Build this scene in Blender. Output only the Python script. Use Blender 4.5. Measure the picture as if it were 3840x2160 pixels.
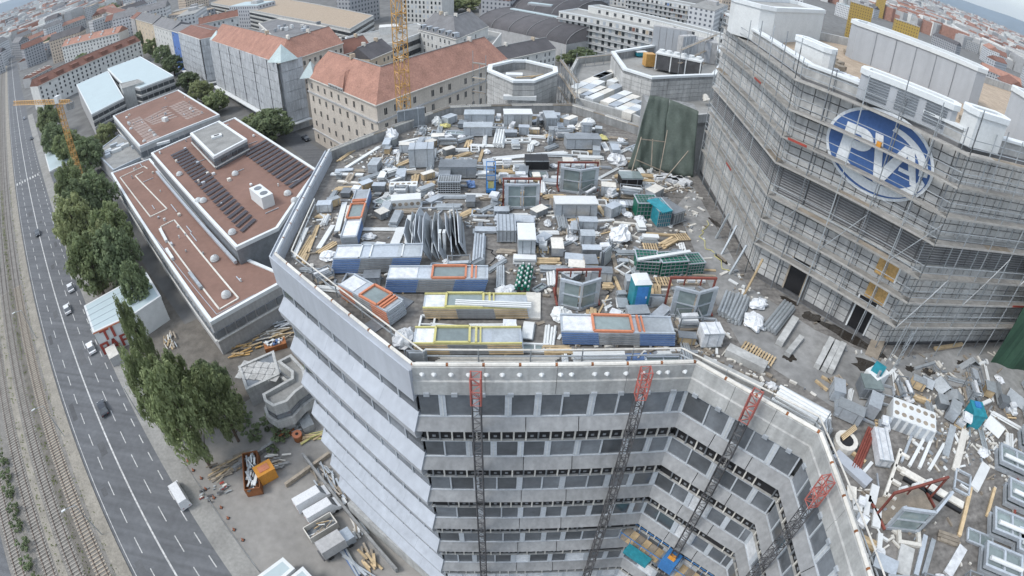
import bpy, math, random
from mathutils import Matrix, Vector
R = math.radians
random.seed(7)
for o in list(bpy.data.objects): bpy.data.objects.remove(o)
SC = bpy.context.scene
COL = SC.collection

# ---------------------------------------------------------------- camera
cd = bpy.data.cameras.new('camera'); cam = bpy.data.objects.new('camera', cd); COL.objects.link(cam)
cd.type = 'PANO'; cd.sensor_fit = 'HORIZONTAL'; cd.sensor_width = 36.0; cd.sensor_height = 20.25
cd.panorama_type = 'FISHEYE_LENS_POLYNOMIAL'
cd.fisheye_fov = R(180)
cd.fisheye_polynomial_k0 = 0.0
cd.fisheye_polynomial_k1 = -1.0/(2117.116*36.0/3840.0)
cd.fisheye_polynomial_k2 = 0.0; cd.fisheye_polynomial_k3 = 0.0; cd.fisheye_polynomial_k4 = 0.0
cd.clip_start = 0.1; cd.clip_end = 40000
cam.matrix_world = Matrix.Translation((0, 0, 72)) @ Matrix.Rotation(R(90-37.2935), 4, 'X') @ Matrix.Rotation(R(1.53484), 4, 'Z')
SC.camera = cam

# ---------------------------------------------------------------- sky, sun, exposure
SUN_EL, SUN_AZ = 52.0, 250.0
w = bpy.data.worlds.new('World'); SC.world = w; w.use_nodes = True
nt = w.node_tree; bg = nt.nodes['Background']
sky = nt.nodes.new('ShaderNodeTexSky'); sky.sky_type = 'NISHITA'; sky.sun_disc = False
sky.sun_elevation = R(SUN_EL); sky.sun_rotation = R(SUN_AZ); sky.air_density = 1.0; sky.dust_density = 1.5; sky.ozone_density = 1.5
cl = nt.nodes.new('ShaderNodeMix'); cl.data_type = 'RGBA'; cl.inputs[0].default_value = .6      # thin even cloud cover
cl.inputs[7].default_value = (5.0, 5.35, 5.65, 1)
nt.links.new(sky.outputs[0], cl.inputs[6]); nt.links.new(cl.outputs[2], bg.inputs[0]); bg.inputs[1].default_value = 0.15
sl = bpy.data.lights.new('sun', 'SUN'); sl.energy = 1.25; sl.angle = R(16); sl.color = (1.0, .96, .9)
so = bpy.data.objects.new('sun', sl); COL.objects.link(so)
az = R(SUN_AZ); el = R(SUN_EL)
so.rotation_euler = Vector((-math.sin(az)*math.cos(el), -math.cos(az)*math.cos(el), -math.sin(el))).to_track_quat('-Z', 'Y').to_euler()
vs = SC.view_settings; vs.view_transform = 'Standard'; vs.look = 'None'; vs.gamma = 1.0; vs.use_curve_mapping = False
vs.exposure = 0.75
SC.cycles.max_bounces = 5; SC.cycles.diffuse_bounces = 2; SC.cycles.glossy_bounces = 2; SC.cycles.transmission_bounces = 3
SC.cycles.use_denoising = True

# ---------------------------------------------------------------- materials
M = {}
def mat(name, c, rough=.8, metal=0., var=.18, scale=.8, obj=.08, bump=0., fine=.12, spec=.35, streak=0., aniso=None, trans=0.):
    m = bpy.data.materials.new(name); m.use_nodes = True; n = m.node_tree; b = n.nodes['Principled BSDF']
    b.inputs['Roughness'].default_value = rough; b.inputs['Metallic'].default_value = metal
    b.inputs['Specular IOR Level'].default_value = spec
    g = n.nodes.new('ShaderNodeNewGeometry')
    def noise(sc, det, a, vec=None):
        t = n.nodes.new('ShaderNodeTexNoise'); t.inputs['Scale'].default_value = sc; t.inputs['Detail'].default_value = det
        n.links.new(vec or g.outputs['Position'], t.inputs['Vector'])
        r = n.nodes.new('ShaderNodeMapRange'); r.inputs[1].default_value = .25; r.inputs[2].default_value = .75
        r.inputs[3].default_value = 1-a; r.inputs[4].default_value = 1+a
        n.links.new(t.outputs['Fac'], r.inputs[0]); return r.outputs[0]
    def mul(a, b_):
        x = n.nodes.new('ShaderNodeMath'); x.operation = 'MULTIPLY'; n.links.new(a, x.inputs[0]); n.links.new(b_, x.inputs[1]); return x.outputs[0]
    f = mul(noise(scale, 4, var), noise(scale*7, 3, fine))
    if streak:
        mp = n.nodes.new('ShaderNodeMapping'); mp.inputs['Scale'].default_value = (1, 1, .08)
        n.links.new(g.outputs['Position'], mp.inputs['Vector']); f = mul(f, noise(2.2, 3, streak, mp.outputs[0]))
    if aniso:
        mp = n.nodes.new('ShaderNodeMapping'); mp.inputs['Rotation'].default_value = (0, 0, -aniso[0]); mp.inputs['Scale'].default_value = (aniso[1], aniso[2], 1)
        n.links.new(g.outputs['Position'], mp.inputs['Vector']); f = mul(f, noise(1., 3, aniso[3], mp.outputs[0]))
    if obj:
        oi = n.nodes.new('ShaderNodeObjectInfo'); r = n.nodes.new('ShaderNodeMapRange')
        r.inputs[3].default_value = 1-obj; r.inputs[4].default_value = 1+obj
        n.links.new(oi.outputs['Random'], r.inputs[0]); f = mul(f, r.outputs[0])
    vm = n.nodes.new('ShaderNodeVectorMath'); vm.operation = 'SCALE'; vm.inputs[0].default_value = c
    n.links.new(f, vm.inputs['Scale']); n.links.new(vm.outputs[0], b.inputs['Base Color'])
    if bump:
        t = n.nodes.new('ShaderNodeTexNoise'); t.inputs['Scale'].default_value = scale*10
        n.links.new(g.outputs['Position'], t.inputs['Vector'])
        bp = n.nodes.new('ShaderNodeBump'); bp.inputs['Strength'].default_value = bump; bp.inputs['Distance'].default_value = .05
        n.links.new(t.outputs['Fac'], bp.inputs['Height']); n.links.new(bp.outputs[0], b.inputs['Normal'])
    if trans:
        tl = n.nodes.new('ShaderNodeBsdfTranslucent'); n.links.new(vm.outputs[0], tl.inputs['Color']); ms_ = n.nodes.new('ShaderNodeMixShader'); ms_.inputs[0].default_value = trans
        n.links.new(b.outputs[0], ms_.inputs[1]); n.links.new(tl.outputs[0], ms_.inputs[2]); n.links.new(ms_.outputs[0], n.nodes['Material Output'].inputs['Surface'])
    M[name] = m; return m
mat('deck', (.165, .157, .147), .9, var=.3, scale=.45, fine=.35, bump=.4, obj=0, aniso=(.04, .08, 2.6, .28))
mat('deck_clean', (.24, .24, .235), .75, var=.3, scale=.3, fine=.2, obj=0)
mat('wet', (.035, .03, .025), .12, var=.2, spec=.6)
mat('concrete', (.26, .265, .265), .85, var=.2, scale=.5, streak=.25)
mat('concrete_panel', (.42, .42, .41), .8, var=.12, scale=.6, obj=.1, streak=.2)
mat('concrete_pale', (.4, .405, .395), .85, var=.15, scale=.7, streak=.18)
mat('pale_clad', (.4, .43, .475), .45, var=.08, scale=.3, obj=.015, fine=.04, streak=.08)
mat('pale_clad_low', (.4, .42, .445), .5, var=.05, scale=.3, obj=.03, fine=.03, streak=.06)
mat('spandrel', (.265, .272, .278), .6, var=.12, scale=.5, obj=.07, streak=.15)
mat('alu', (.48, .52, .56), .4, .4, var=.1, obj=.1)
mat('alu_dark', (.22, .24, .26), .5, .4, var=.2, obj=.15)
mat('steel', (.3, .32, .34), .5, .5, var=.2, obj=.2)
mat('louvre_grey', (.27, .275, .28), .6, var=.1)
mat('steel_dark', (.1, .1, .105), .6, .2, var=.3, obj=.2)
mat('galv', (.42, .45, .47), .45, .5, var=.2, obj=.15)
mat('white', (.64, .66, .66), .6, var=.07, obj=.06, fine=.06)
mat('alu_bright', (.56, .6, .64), .4, .2, var=.08, obj=.06)
mat('paving_pink', (.3, .235, .21), .9, var=.12, obj=.1)
mat('white_cap', (.66, .69, .7), .5, var=.06, obj=.03, fine=.05)
mat('offwhite', (.62, .6, .55), .75, var=.12, obj=.1)
mat('plastic_film', (.66, .68, .7), .3, var=.2, scale=3, obj=.1, bump=.5)
mat('timber', (.47, .36, .22), .8, var=.25, scale=2, obj=.25)
mat('scaffold_board', (.33, .32, .3), .85, var=.2, scale=2, obj=.15)
mat('joint', (.15, .15, .152), .9)
mat('timber_grey', (.3, .26, .21), .85, var=.25, scale=2, obj=.25)
mat('osb', (.5, .32, .13), .8, var=.3, scale=6, obj=.05)
mat('blue_film', (.12, .2, .38), .4, var=.15, scale=2, obj=.12)
mat('blue', (.05, .19, .45), .45, var=.15, obj=.05)
mat('cyan', (.03, .24, .3), .45, var=.25, scale=3, obj=.1)
mat('logo_blue', (.06, .125, .3), .4, var=.06, obj=0)
mat('logo_white', (.68, .71, .73), .45, var=.05, obj=0)
mat('orange', (.52, .2, .11), .5, var=.12, obj=.08)
mat('orange_machine', (.65, .29, .05), .5, var=.15, obj=.08)
mat('crane_yellow', (.52, .3, .1), .5, var=.15, obj=.08)
mat('yellow', (.52, .48, .2), .5, var=.12, obj=.05)
mat('red', (.3, .06, .045), .5, var=.15, obj=.1)
mat('mast_red', (.38, .12, .1), .5, var=.2, obj=.1)
mat('red_steel', (.2, .06, .045), .6, var=.25, obj=.15)
mat('rust', (.25, .1, .04), .8, var=.3, obj=.2)
mat('green_tarp', (.1, .125, .108), .6, var=.2, scale=.8, obj=.04, bump=.3)
mat('green_net', (.03, .07, .045), .7, var=.2, scale=.5, obj=.05)
mat('green_sheet', (.01, .13, .085), .4, var=.2, scale=2, obj=.05)
mat('black', (.02, .02, .022), .5, var=.2, obj=.1)
mat('terracotta', (.34, .185, .14), .85, var=.2, scale=.3, fine=.22, obj=.04)
mat('red_brown_tile', (.19, .095, .072), .85, var=.2, scale=.4, obj=.08)
mat('flat_red', (.215, .13, .103), .9, var=.14, scale=.12, fine=.08, obj=.03)
mat('grey_roof', (.17, .17, .175), .8, var=.2, scale=.3, obj=.1)
mat('dark_roof', (.1, .095, .1), .8, var=.2, scale=.2, obj=.08)
mat('bitumen', (.28, .28, .27), .9, var=.2, scale=.3, obj=.1)
mat('white_roof', (.42, .5, .52), .6, var=.04, scale=.2, obj=.02, fine=.02)
mat('gravel_roof', (.36, .29, .22), .95, var=.2, scale=1.5, fine=.25, obj=.03)
mat('plaster_tan', (.52, .47, .41), .85, var=.08, scale=.3, obj=.02, streak=.08)
mat('plaster_white', (.58, .58, .56), .85, var=.1, scale=.3, obj=.06, streak=.1)
mat('plaster_grey', (.4, .4, .4), .85, var=.12, scale=.3, obj=.08, streak=.1)
mat('plaster_warm', (.5, .42, .32), .85, var=.12, scale=.3, obj=.1, streak=.1)
mat('plaster_blue', (.1, .19, .45), .8, var=.1, scale=.3, obj=.02)
mat('yellow_facade', (.5, .35, .08), .8, var=.15, scale=.4, obj=.1)
mat('sheeting', (.43, .45, .47), .6, var=.16, scale=.35, obj=.06, streak=.2)
mat('verdigris', (.47, .56, .56), .6, var=.1, scale=.4, obj=.03)
mat('glass', (.125, .138, .152), .08, var=.35, scale=.5, obj=.45, spec=.8)
mat('glass_green', (.2, .245, .245), .08, var=.2, scale=.5, obj=.2, spec=.7)
mat('win_dark', (.045, .05, .055), .2, var=.2, obj=.5, spec=.5)
mat('solar', (.055, .05, .06), .25, var=.1, obj=.15, spec=.5)
mat('asphalt', (.125, .13, .138), .9, var=.12, scale=.15, fine=.12, obj=0, aniso=(2.427, .012, .9, .2))
mat('asphalt_patch', (.1, .103, .108), .9, var=.15, scale=.6, obj=.2)
mat('paint', (.5, .5, .49), .8, var=.4, scale=1.5, obj=0)
mat('pavement', (.26, .255, .24), .9, var=.2, scale=.3, fine=.15, obj=.05)
mat('yard', (.27, .26, .245), .95, var=.18, scale=.12, fine=.12, obj=0, bump=.2)
mat('city_ground', (.15, .15, .147), .95, var=.1, scale=.02, fine=.3, obj=0)
mat('ballast', (.2, .19, .175), .95, var=.2, scale=.4, fine=.3, obj=0)
mat('gravel_strip', (.27, .25, .215), .95, var=.2, scale=.4, fine=.2, obj=0)
mat('rail', (.16, .12, .1), .5, .5, var=.2)
mat('sleeper', (.3, .28, .25), .9, var=.2, obj=.2)
mat('soil', (.15, .138, .122), .95, var=.3, scale=.5, obj=0, bump=.3)
mat('leaf', (.24, .285, .14), .7, trans=.35, var=.45, scale=.5, obj=.15, fine=.3, spec=.2)
mat('leaf_dark', (.18, .225, .12), .7, trans=.3, var=.45, scale=.5, obj=.15, fine=.3, spec=.2)
mat('leaf_light', (.28, .31, .155), .7, trans=.35, var=.4, scale=.5, obj=.15, fine=.3, spec=.2)
mat('bark', (.12, .09, .07), .9, var=.3)
mat('car_white', (.7, .71, .72), .25, var=.02, spec=.6)
mat('car_silver', (.38, .42, .46), .25, .4, var=.02, spec=.6)
mat('car_dark', (.03, .035, .045), .2, var=.02, spec=.6)
mat('tyre', (.02, .02, .02), .8)
mat('hill', (.12, .17, .22), .95, var=.2, scale=.002, obj=0)
def facade_mat(name, wall, win, px=3.2, pz=3.1, fw=.42, fh=.5):
    m = bpy.data.materials.new(name); m.use_nodes = True; n = m.node_tree; b = n.nodes['Principled BSDF']; b.inputs['Roughness'].default_value = .8
    uv = n.nodes.new('ShaderNodeUVMap'); sp = n.nodes.new('ShaderNodeSeparateXYZ'); n.links.new(uv.outputs[0], sp.inputs[0])
    def band(sock, p, f):
        d = n.nodes.new('ShaderNodeMath'); d.operation = 'DIVIDE'; n.links.new(sock, d.inputs[0]); d.inputs[1].default_value = p
        fr = n.nodes.new('ShaderNodeMath'); fr.operation = 'FRACT'; n.links.new(d.outputs[0], fr.inputs[0])
        s = n.nodes.new('ShaderNodeMath'); s.operation = 'SUBTRACT'; n.links.new(fr.outputs[0], s.inputs[0]); s.inputs[1].default_value = .5
        a = n.nodes.new('ShaderNodeMath'); a.operation = 'ABSOLUTE'; n.links.new(s.outputs[0], a.inputs[0])
        l = n.nodes.new('ShaderNodeMath'); l.operation = 'LESS_THAN'; n.links.new(a.outputs[0], l.inputs[0]); l.inputs[1].default_value = f/2
        return l.outputs[0]
    x = n.nodes.new('ShaderNodeMath'); x.operation = 'MULTIPLY'; n.links.new(band(sp.outputs[0], px, fw), x.inputs[0]); n.links.new(band(sp.outputs[1], pz, fh), x.inputs[1])
    mx = n.nodes.new('ShaderNodeMix'); mx.data_type = 'RGBA'; n.links.new(x.outputs[0], mx.inputs[0])
    mx.inputs[6].default_value = (*wall, 1); mx.inputs[7].default_value = (*win, 1)
    oi = n.nodes.new('ShaderNodeObjectInfo'); r = n.nodes.new('ShaderNodeMapRange'); r.inputs[3].default_value = .75; r.inputs[4].default_value = 1.2; n.links.new(oi.outputs['Random'], r.inputs[0])
    vm = n.nodes.new('ShaderNodeVectorMath'); vm.operation = 'SCALE'; n.links.new(mx.outputs[2], vm.inputs[0]); n.links.new(r.outputs[0], vm.inputs['Scale'])
    n.links.new(vm.outputs[0], b.inputs['Base Color']); M[name] = m; return m
facade_mat('far_white', (.5, .51, .52), (.09, .1, .12))
facade_mat('far_grey', (.36, .37, .39), (.07, .08, .1))
facade_mat('far_warm', (.48, .4, .32), (.09, .08, .08))
facade_mat('far_yellow', (.48, .33, .08), (.2, .14, .06), 2.6, 3, .4, .45)
facade_mat('far_strip', (.5, .52, .53), (.1, .12, .14), 4, 3.2, .9, .45)

# ---------------------------------------------------------------- mesh helpers
class MB:
    def __init__(s): s.v = []; s.f = []; s.mi = []
    def add(s, vs, fs, mi=0):
        k = len(s.v); s.v += [tuple(p) for p in vs]; s.f += [tuple(i+k for i in f) for f in fs]; s.mi += [mi]*len(fs); return s
    def box(s, c, d, rz=0., mi=0, mx=None):
        hx, hy, hz = d[0]/2, d[1]/2, d[2]/2; co, si = math.cos(rz), math.sin(rz); vs = []
        for z in (-hz, hz):
            for x, y in ((-hx, -hy), (hx, -hy), (hx, hy), (-hx, hy)):
                vs.append((c[0]+x*co-y*si, c[1]+x*si+y*co, c[2]+z))
        if mx: vs = [mx @ Vector(p) for p in vs]
        return s.add(vs, [(3, 2, 1, 0), (4, 5, 6, 7), (0, 1, 5, 4), (1, 2, 6, 5), (2, 3, 7, 6), (3, 0, 4, 7)], mi)
    def cyl(s, a, b, r, n=8, mi=0, r2=None):
        a = Vector(a); b = Vector(b); d = (b-a); r2 = r if r2 is None else r2
        if d.length < 1e-6: return s
        q = d.to_track_quat('Z', 'Y'); vs = []
        for p, rr in ((a, r), (b, r2)):
            for i in range(n):
                t = 2*math.pi*i/n; vs.append(p+q @ Vector((rr*math.cos(t), rr*math.sin(t), 0)))
        return s.add(vs, [tuple(range(n-1, -1, -1)), tuple(range(n, 2*n))]+[(i, (i+1) % n, n+(i+1) % n, n+i) for i in range(n)], mi)
    def bar(s, a, b, w, h=None, mi=0):
        return s.cyl(a, b, w*.7071, 4, mi) if h is None else s.beam(a, b, w, h, mi)
    def beam(s, a, b, w, h, mi=0):
        a = Vector(a); b = Vector(b); d = (b-a).normalized(); up = Vector((0, 0, 1))
        if abs(d.z) > .95: up = Vector((0, 1, 0))
        x = d.cross(up).normalized(); y = x.cross(d).normalized(); vs = []
        for p in (a, b):
            for i, j in ((-1, -1), (1, -1), (1, 1), (-1, 1)): vs.append(p+x*i*w/2+y*j*h/2)
        return s.add(vs, [(3, 2, 1, 0), (4, 5, 6, 7), (0, 1, 5, 4), (1, 2, 6, 5), (2, 3, 7, 6), (3, 0, 4, 7)], mi)
    def prism(s, poly, z0, z1, mi=0, top=None):
        n = len(poly); ar = sum(poly[i][0]*poly[(i+1) % n][1]-poly[(i+1) % n][0]*poly[i][1] for i in range(n))
        if ar < 0: poly = poly[::-1]
        t = poly if top is None else top
        return s.add([(p[0], p[1], z0) for p in poly]+[(p[0], p[1], z1) for p in t],
                     [tuple(range(n-1, -1, -1)), tuple(range(n, 2*n))]+[(i, (i+1) % n, n+(i+1) % n, n+i) for i in range(n)], mi)
    def ring(s, poly, wd, z0, z1, mi=0):
        inn = offset_poly(poly, wd); n = len(poly)
        s.add([(p[0], p[1], z0) for p in poly]+[(p[0], p[1], z1) for p in poly]+[(p[0], p[1], z0) for p in inn]+[(p[0], p[1], z1) for p in inn],
              [f for i in range(n) for j in [(i+1) % n] for f in ((i, j, n+j, n+i), (2*n+j, 2*n+i, 3*n+i, 3*n+j), (n+i, n+j, 3*n+j, 3*n+i), (2*n+i, 2*n+j, j, i))], mi)
        return s
    def build(s, name, m, parent=None, loc=None, rz=0., smooth=False):
        me = bpy.data.meshes.new(name); me.from_pydata(s.v, [], s.f)
        ms = m if isinstance(m, (list, tuple)) else [m]
        for x in ms: me.materials.append(M[x])
        if len(ms) > 1: me.polygons.foreach_set('material_index', s.mi)
        if smooth: me.polygons.foreach_set('use_smooth', [True]*len(me.polygons))
        me.update(); o = bpy.data.objects.new(name, me); COL.objects.link(o)
        if loc: o.location = loc
        if rz: o.rotation_euler = (0, 0, rz)
        if parent: o.parent = parent
        return o
def offset_poly(poly, d):
    n = len(poly); ar = sum(poly[i][0]*poly[(i+1) % n][1]-poly[(i+1) % n][0]*poly[i][1] for i in range(n)); sg = 1 if ar > 0 else -1; out = []
    for i in range(n):
        a, b, c = Vector(poly[i-1][:2]), Vector(poly[i][:2]), Vector(poly[(i+1) % n][:2])
        e1 = (b-a).normalized(); e2 = (c-b).normalized(); n1 = Vector((-e1.y, e1.x))*sg; n2 = Vector((-e2.y, e2.x))*sg
        m = (n1+n2)/max(.2, 1+n1.dot(n2)); out.append((b.x+m.x*d, b.y+m.y*d))
    return out
def tag(o, label, cat, group=None, kind=None):
    if kind: o['kind'] = kind
    if label: o['label'] = label
    if cat: o['category'] = cat
    if group: o['group'] = group
    return o
def thing(name, label, cat, loc=(0, 0, 0), rz=0., group=None):
    o = bpy.data.objects.new(name, None); o.empty_display_size = .2; COL.objects.link(o); o.location = loc; o.rotation_euler = (0, 0, rz)
    return tag(o, label, cat, group)
def struct(o): o['kind'] = 'structure'; return o
_uc = {}
def ucube(name, parent, m, c, d, rz=0., rx=0., ry=0.):
    if m not in _uc:
        _uc[m] = MB().box((0, 0, 0), (1, 1, 1)).build(name, m).data
        bpy.data.objects.remove(bpy.data.objects[-1] if False else [x for x in COL.objects if x.data == _uc[m]][0])
    o = bpy.data.objects.new(name, _uc[m]); COL.objects.link(o); o.location = c; o.scale = d; o.rotation_euler = (rx, ry, rz)
    if parent: o.parent = parent
    return o
def inst(name, me, parent, loc, rz=0., sc=None, rot=None):
    o = bpy.data.objects.new(name, me); COL.objects.link(o); o.location = loc; o.rotation_euler = rot or (0, 0, rz)
    if sc: o.scale = sc
    if parent: o.parent = parent
    return o
def mesh_only(mb, name, m):
    o = mb.build(name, m); me = o.data; bpy.data.objects.remove(o); return me
def copy_tree(root, loc, rz, label=None, group=None):
    r = root.copy(); COL.objects.link(r); r.location = loc; r.rotation_euler = (0, 0, rz)
    if label: r['label'] = label
    if group: r['group'] = group
    for ch in root.children:
        c = ch.copy(); COL.objects.link(c); c.parent = r
        for g in ch.children:
            e = g.copy(); COL.objects.link(e); e.parent = c
    return r
def ang(a, b): return math.atan2(b[1]-a[1], b[0]-a[0])
def lerp(a, b, t): return tuple(x+(y-x)*t for x, y in zip(a, b))
def dist(a, b): return math.hypot(b[0]-a[0], b[1]-a[1])

# ================================================================ ground, road, railway
RDX = Vector((-.7556, .655)); RNX = Vector((.655, .7556)); RANG = math.atan2(.655, -.7556)
def RD(s, n, z=0.): return (RDX.x*s+RNX.x*n, RDX.y*s+RNX.y*n, z)
def sheet(name, pts, z, m, kind='structure', th=0.):
    mb = MB()
    if th: mb.prism([p[:2] for p in pts], z-th, z)
    else:
        ar = sum(pts[i][0]*pts[(i+1) % len(pts)][1]-pts[(i+1) % len(pts)][0]*pts[i][1] for i in range(len(pts)))
        q = pts if ar > 0 else pts[::-1]
        mb.add([(p[0], p[1], z) for p in q], [tuple(range(len(q)))])
    o = mb.build(name, m)
    if kind: o['kind'] = kind
    return o
def strip(name, s0, s1, n0, n1, z, m, th=0.): return sheet(name, [RD(s0, n0), RD(s1, n0), RD(s1, n1), RD(s0, n1)], z, m, th=th)
sheet('ground', [(-16000, -9000), (16000, -9000), (16000, 16000), (-16000, 16000)], 0, 'city_ground')
road = strip('road', 20, 1500, -18.2, -4.6, .02, 'asphalt')
strip('railway_ballast', 20, 1500, -44, -20.4, .012, 'ballast')
strip('verge', 20, 1500, -20.6, -18.2, .14, 'gravel_strip', .13)
strip('service_path', 20, 900, -30.3, -28.7, .03, 'gravel_strip')
strip('verge', 20, 900, -25.6, -24.1, .035, 'soil')
strip('service_path', 20, 600, -60, -39.6, .03, 'asphalt')
strip('pavement', 20, 400, -4.6, -1.0, .13, 'pavement', .12)
sheet('yard', [RD(20, -1), RD(74, -1), RD(74, 44), RD(20, 44)], .02, 'yard')
sheet('site_ground', [RD(74, -1), RD(150, -1), RD(150, 14), RD(104, 14), RD(100, 44), RD(74, 44)], .024, 'soil')
# lane markings: each dash a piece of the road
dash = mesh_only(MB().add([(-1.75, -.08, 0), (1.75, -.08, 0), (1.75, .08, 0), (-1.75, .08, 0)], [(0, 1, 2, 3)]), 'lane_dash', 'paint')
for n_, per, off in ((-15.0, 6.72, 0), (-8.85, 6.72, 2.6)):
    for k in range(64): inst('lane_dash', dash, road, RD(40+off+k*per, n_, .034), RANG)
for k in range(60): inst('edge_dash', dash, road, RD(40+k*5.0, -5.85, .034), RANG, (.7, 1.1, 1))
mb = MB()
mb.add([RD(20, -12.02, .034), RD(900, -12.02, .034), RD(900, -11.72, .034), RD(20, -11.72, .034)][::-1], [(0, 1, 2, 3)])
mb.build('centre_line', 'paint', road)
MB().add([RD(20, -17.7, .034), RD(900, -17.7, .034), RD(900, -17.58, .034), RD(20, -17.58, .034)][::-1], [(0, 1, 2, 3)]).build('edge_line', 'paint', road)
# zebra crossing far along the road
for k in range(9): inst('crossing_stripe', dash, road, RD(258, -17+k*1.3, .036), RANG, (1, 3.4, 1))
for i, (off, nm) in enumerate(((-22.7, 'rusty railway track beside the road verge'), (-27.1, 'railway track left of the soil strip, between two gravel paths'), (-31.8, 'railway track next to the green hedge'), (-37.6, 'outer railway track beyond the hedge'))):
    t = thing('railway_track', nm, 'railway track', RD(30, off), RANG, 'parallel railway tracks')
    for sgn in (-1, 1):
        MB().box((400, sgn*.76, .13), (840, .09, .16)).build('rail', 'rail', t)
    mb = MB()
    for k in range(190):
        mb.box((k*.75-10, 0, .05), (.28, 2.6, .14))
    so_ = mb.build('sleepers', 'sleeper' if i else 'timber_grey', t); so_['kind'] = 'stuff'
for k in range(14):
    r2 = random.Random(k); s_, n_ = 44+k*13+r2.uniform(-3, 3), r2.choice((-16.4, -13.5, -10.3, -7.3)); strip('road_patch', s_, s_+r2.uniform(1.5, 7), n_-r2.uniform(.4, .9), n_+r2.uniform(.4, .9), .026, 'asphalt_patch')
# street behind the flat red roofs
sheet('street', [(-151.37, 260.59), (-123.75, 224.03), (-89.4, 185.11), (-60.49, 151.2), (-57.59, 159.87), (-73.55, 176.99), (-112.49, 221.68), (-145.65, 263.64)], .02, 'asphalt')
sheet('street', [(-151.37, 260.59), (-145.65, 263.64), (-305.97, 447.46), (-391.99, 549.54), (-372.5, 502.02), (-200.98, 304.69)], .022, 'asphalt')

# ================================================================ main block (unfinished office building round a courtyard)
ZD = 49.2; ZP = 50.28; ZS = 46.14; FH = 4.08
V0 = (-5.3, 21.25); V1 = (10.5, 21.9); V2 = (16.45, 16.45); V3 = (16.1, 2.0)
VL = (-17.3, 31.7); VB = (-18.7, 50.4); VC = (-7.9, 63.3); VD = (6.7, 65.2); VE = (13.9, 58.8)
block = thing('office_block', 'unfinished grey office block with pale ribbed side and roof covered in building material', 'building', (0, 30, 0))
block.location = (0, 0, 0)
roofpoly = [V0, V1, V2, V3, (62, 2), (62, 24.5), (24.6, 24.5), (18.2, 32), (18, 50), (13.9, 58.8), VD, VC, VB, VL]
MB().prism(roofpoly, ZD-.5, ZD).build('roof_deck', 'deck', block)
MB().prism(offset_poly(roofpoly, .6), 19.2, ZD-.51).build('core', 'concrete', block)
lowpoly = [(1.5, 22.2), V1, V2, V3, (62, 2), (62, 24.5), (24.6, 24.5), (18.2, 32), (18, 50), (13.4, 58.2), (6.5, 64.4), (-5.5, 60.5), (-14.2, 50), (-13.0, 34.2)]
MB().prism(lowpoly, 0, 19.2).build('lower_core', 'plaster_grey', block)
def nrm(a, b):
    e = Vector((b[0]-a[0], b[1]-a[1])).normalized(); return Vector((e.y, -e.x))
def mit(n1, n2): return (n1+n2)/max(.2, 1+n1.dot(n2))
chain = [VB, VL, V0, V1, V2, V3]
ns = [nrm(chain[i], chain[i+1]) for i in range(5)]          # outward normals
mits = [ns[0]]+[mit(ns[i], ns[i+1]) for i in range(4)]+[ns[4]]
def sweep(name, m, seg, t0, t1, prof, parent, gap=0.):
    """one panel: a profile of (outward offset, height) run along a part of a facade line, mitred at the corners"""
    a = Vector(chain[seg]); b = Vector(chain[seg+1]); ln = (b-a).length
    m0 = mits[seg] if t0 <= 0 else ns[seg]; m1 = mits[seg+1] if t1 >= 1 else ns[seg]
    p0 = a.lerp(b, t0+(gap/ln if t0 > 0 else 0)); p1 = a.lerp(b, t1-(gap/ln if t1 < 1 else 0)); n = len(prof)
    vs = [(p0.x+m0.x*o_, p0.y+m0.y*o_, z) for o_, z in prof]+[(p1.x+m1.x*o_, p1.y+m1.y*o_, z) for o_, z in prof]
    fs = [tuple(range(n-1, -1, -1)), tuple(range(n, 2*n))]+[(i, (i+1) % n, n+(i+1) % n, n+i) for i in range(n)]
    fs = [f[::-1] for f in fs]
    return MB().add(vs, fs).build(name, m, parent)
def on(seg, t, off, z):
    a = Vector(chain[seg]); b = Vector(chain[seg+1]); p = a.lerp(b, t)+ns[seg]*off; return (p.x, p.y, z)
rng = random.Random(3)
# parapets
for seg in range(5):
    if seg < 2:
        sweep('parapet', 'pale_clad', seg, 0, 1, [(-.3, 47.75), (.3, 47.75), (.36, ZP), (.26, ZP), (.26, ZP-.12), (-.3, ZP-.12)], block)
    else:
        k = 4 if seg == 2 else 3
        for i in range(k):
            sweep('parapet', 'concrete_pale', seg, i/k, (i+1)/k, [(-.4, 48.2), (.16, 48.2), (.16, 49.25), (.06, 49.3), (.06, ZP), (-.4, ZP)], block, .012)
back = [VE, VD, VC, VB]
for i in range(3):
    a, b = back[i], back[i+1]; n_ = nrm(b, a); n_ = -n_
    c = lerp(a, b, .5); ucube('parapet', block, 'concrete', (c[0], c[1], ZD+.3), (dist(a, b)+.2, .42, 1.6), ang(a, b))
    for j in range(6):
        p = lerp(a, b, (j+.5)/6); ucube('coping_board', block, 'offwhite' if j % 3 else 'timber_grey', (p[0], p[1], ZP-.05), (dist(a, b)/6-.06, .5, .14), ang(a, b))
# white coping tubes with rusty couplers
for seg in range(5):
    ln = dist(chain[seg], chain[seg+1]); k = max(3, int(ln/1.9))
    for i in range(k):
        a = on(seg, i/k, -.12, ZP+.07); b = on(seg, (i+.93)/k, -.12, ZP+.07)
        if seg == 4 and a[1] < 5: continue
        MB().cyl(a, b, .11, 6).build('coping_tube', 'offwhite' if seg else 'white', block)
        j = on(seg, (i+.965)/k, -.12, ZP+.06); ucube('coupler', block, 'rust', j, (.16, .16, .14), ang(chain[seg], chain[seg+1]))
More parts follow.
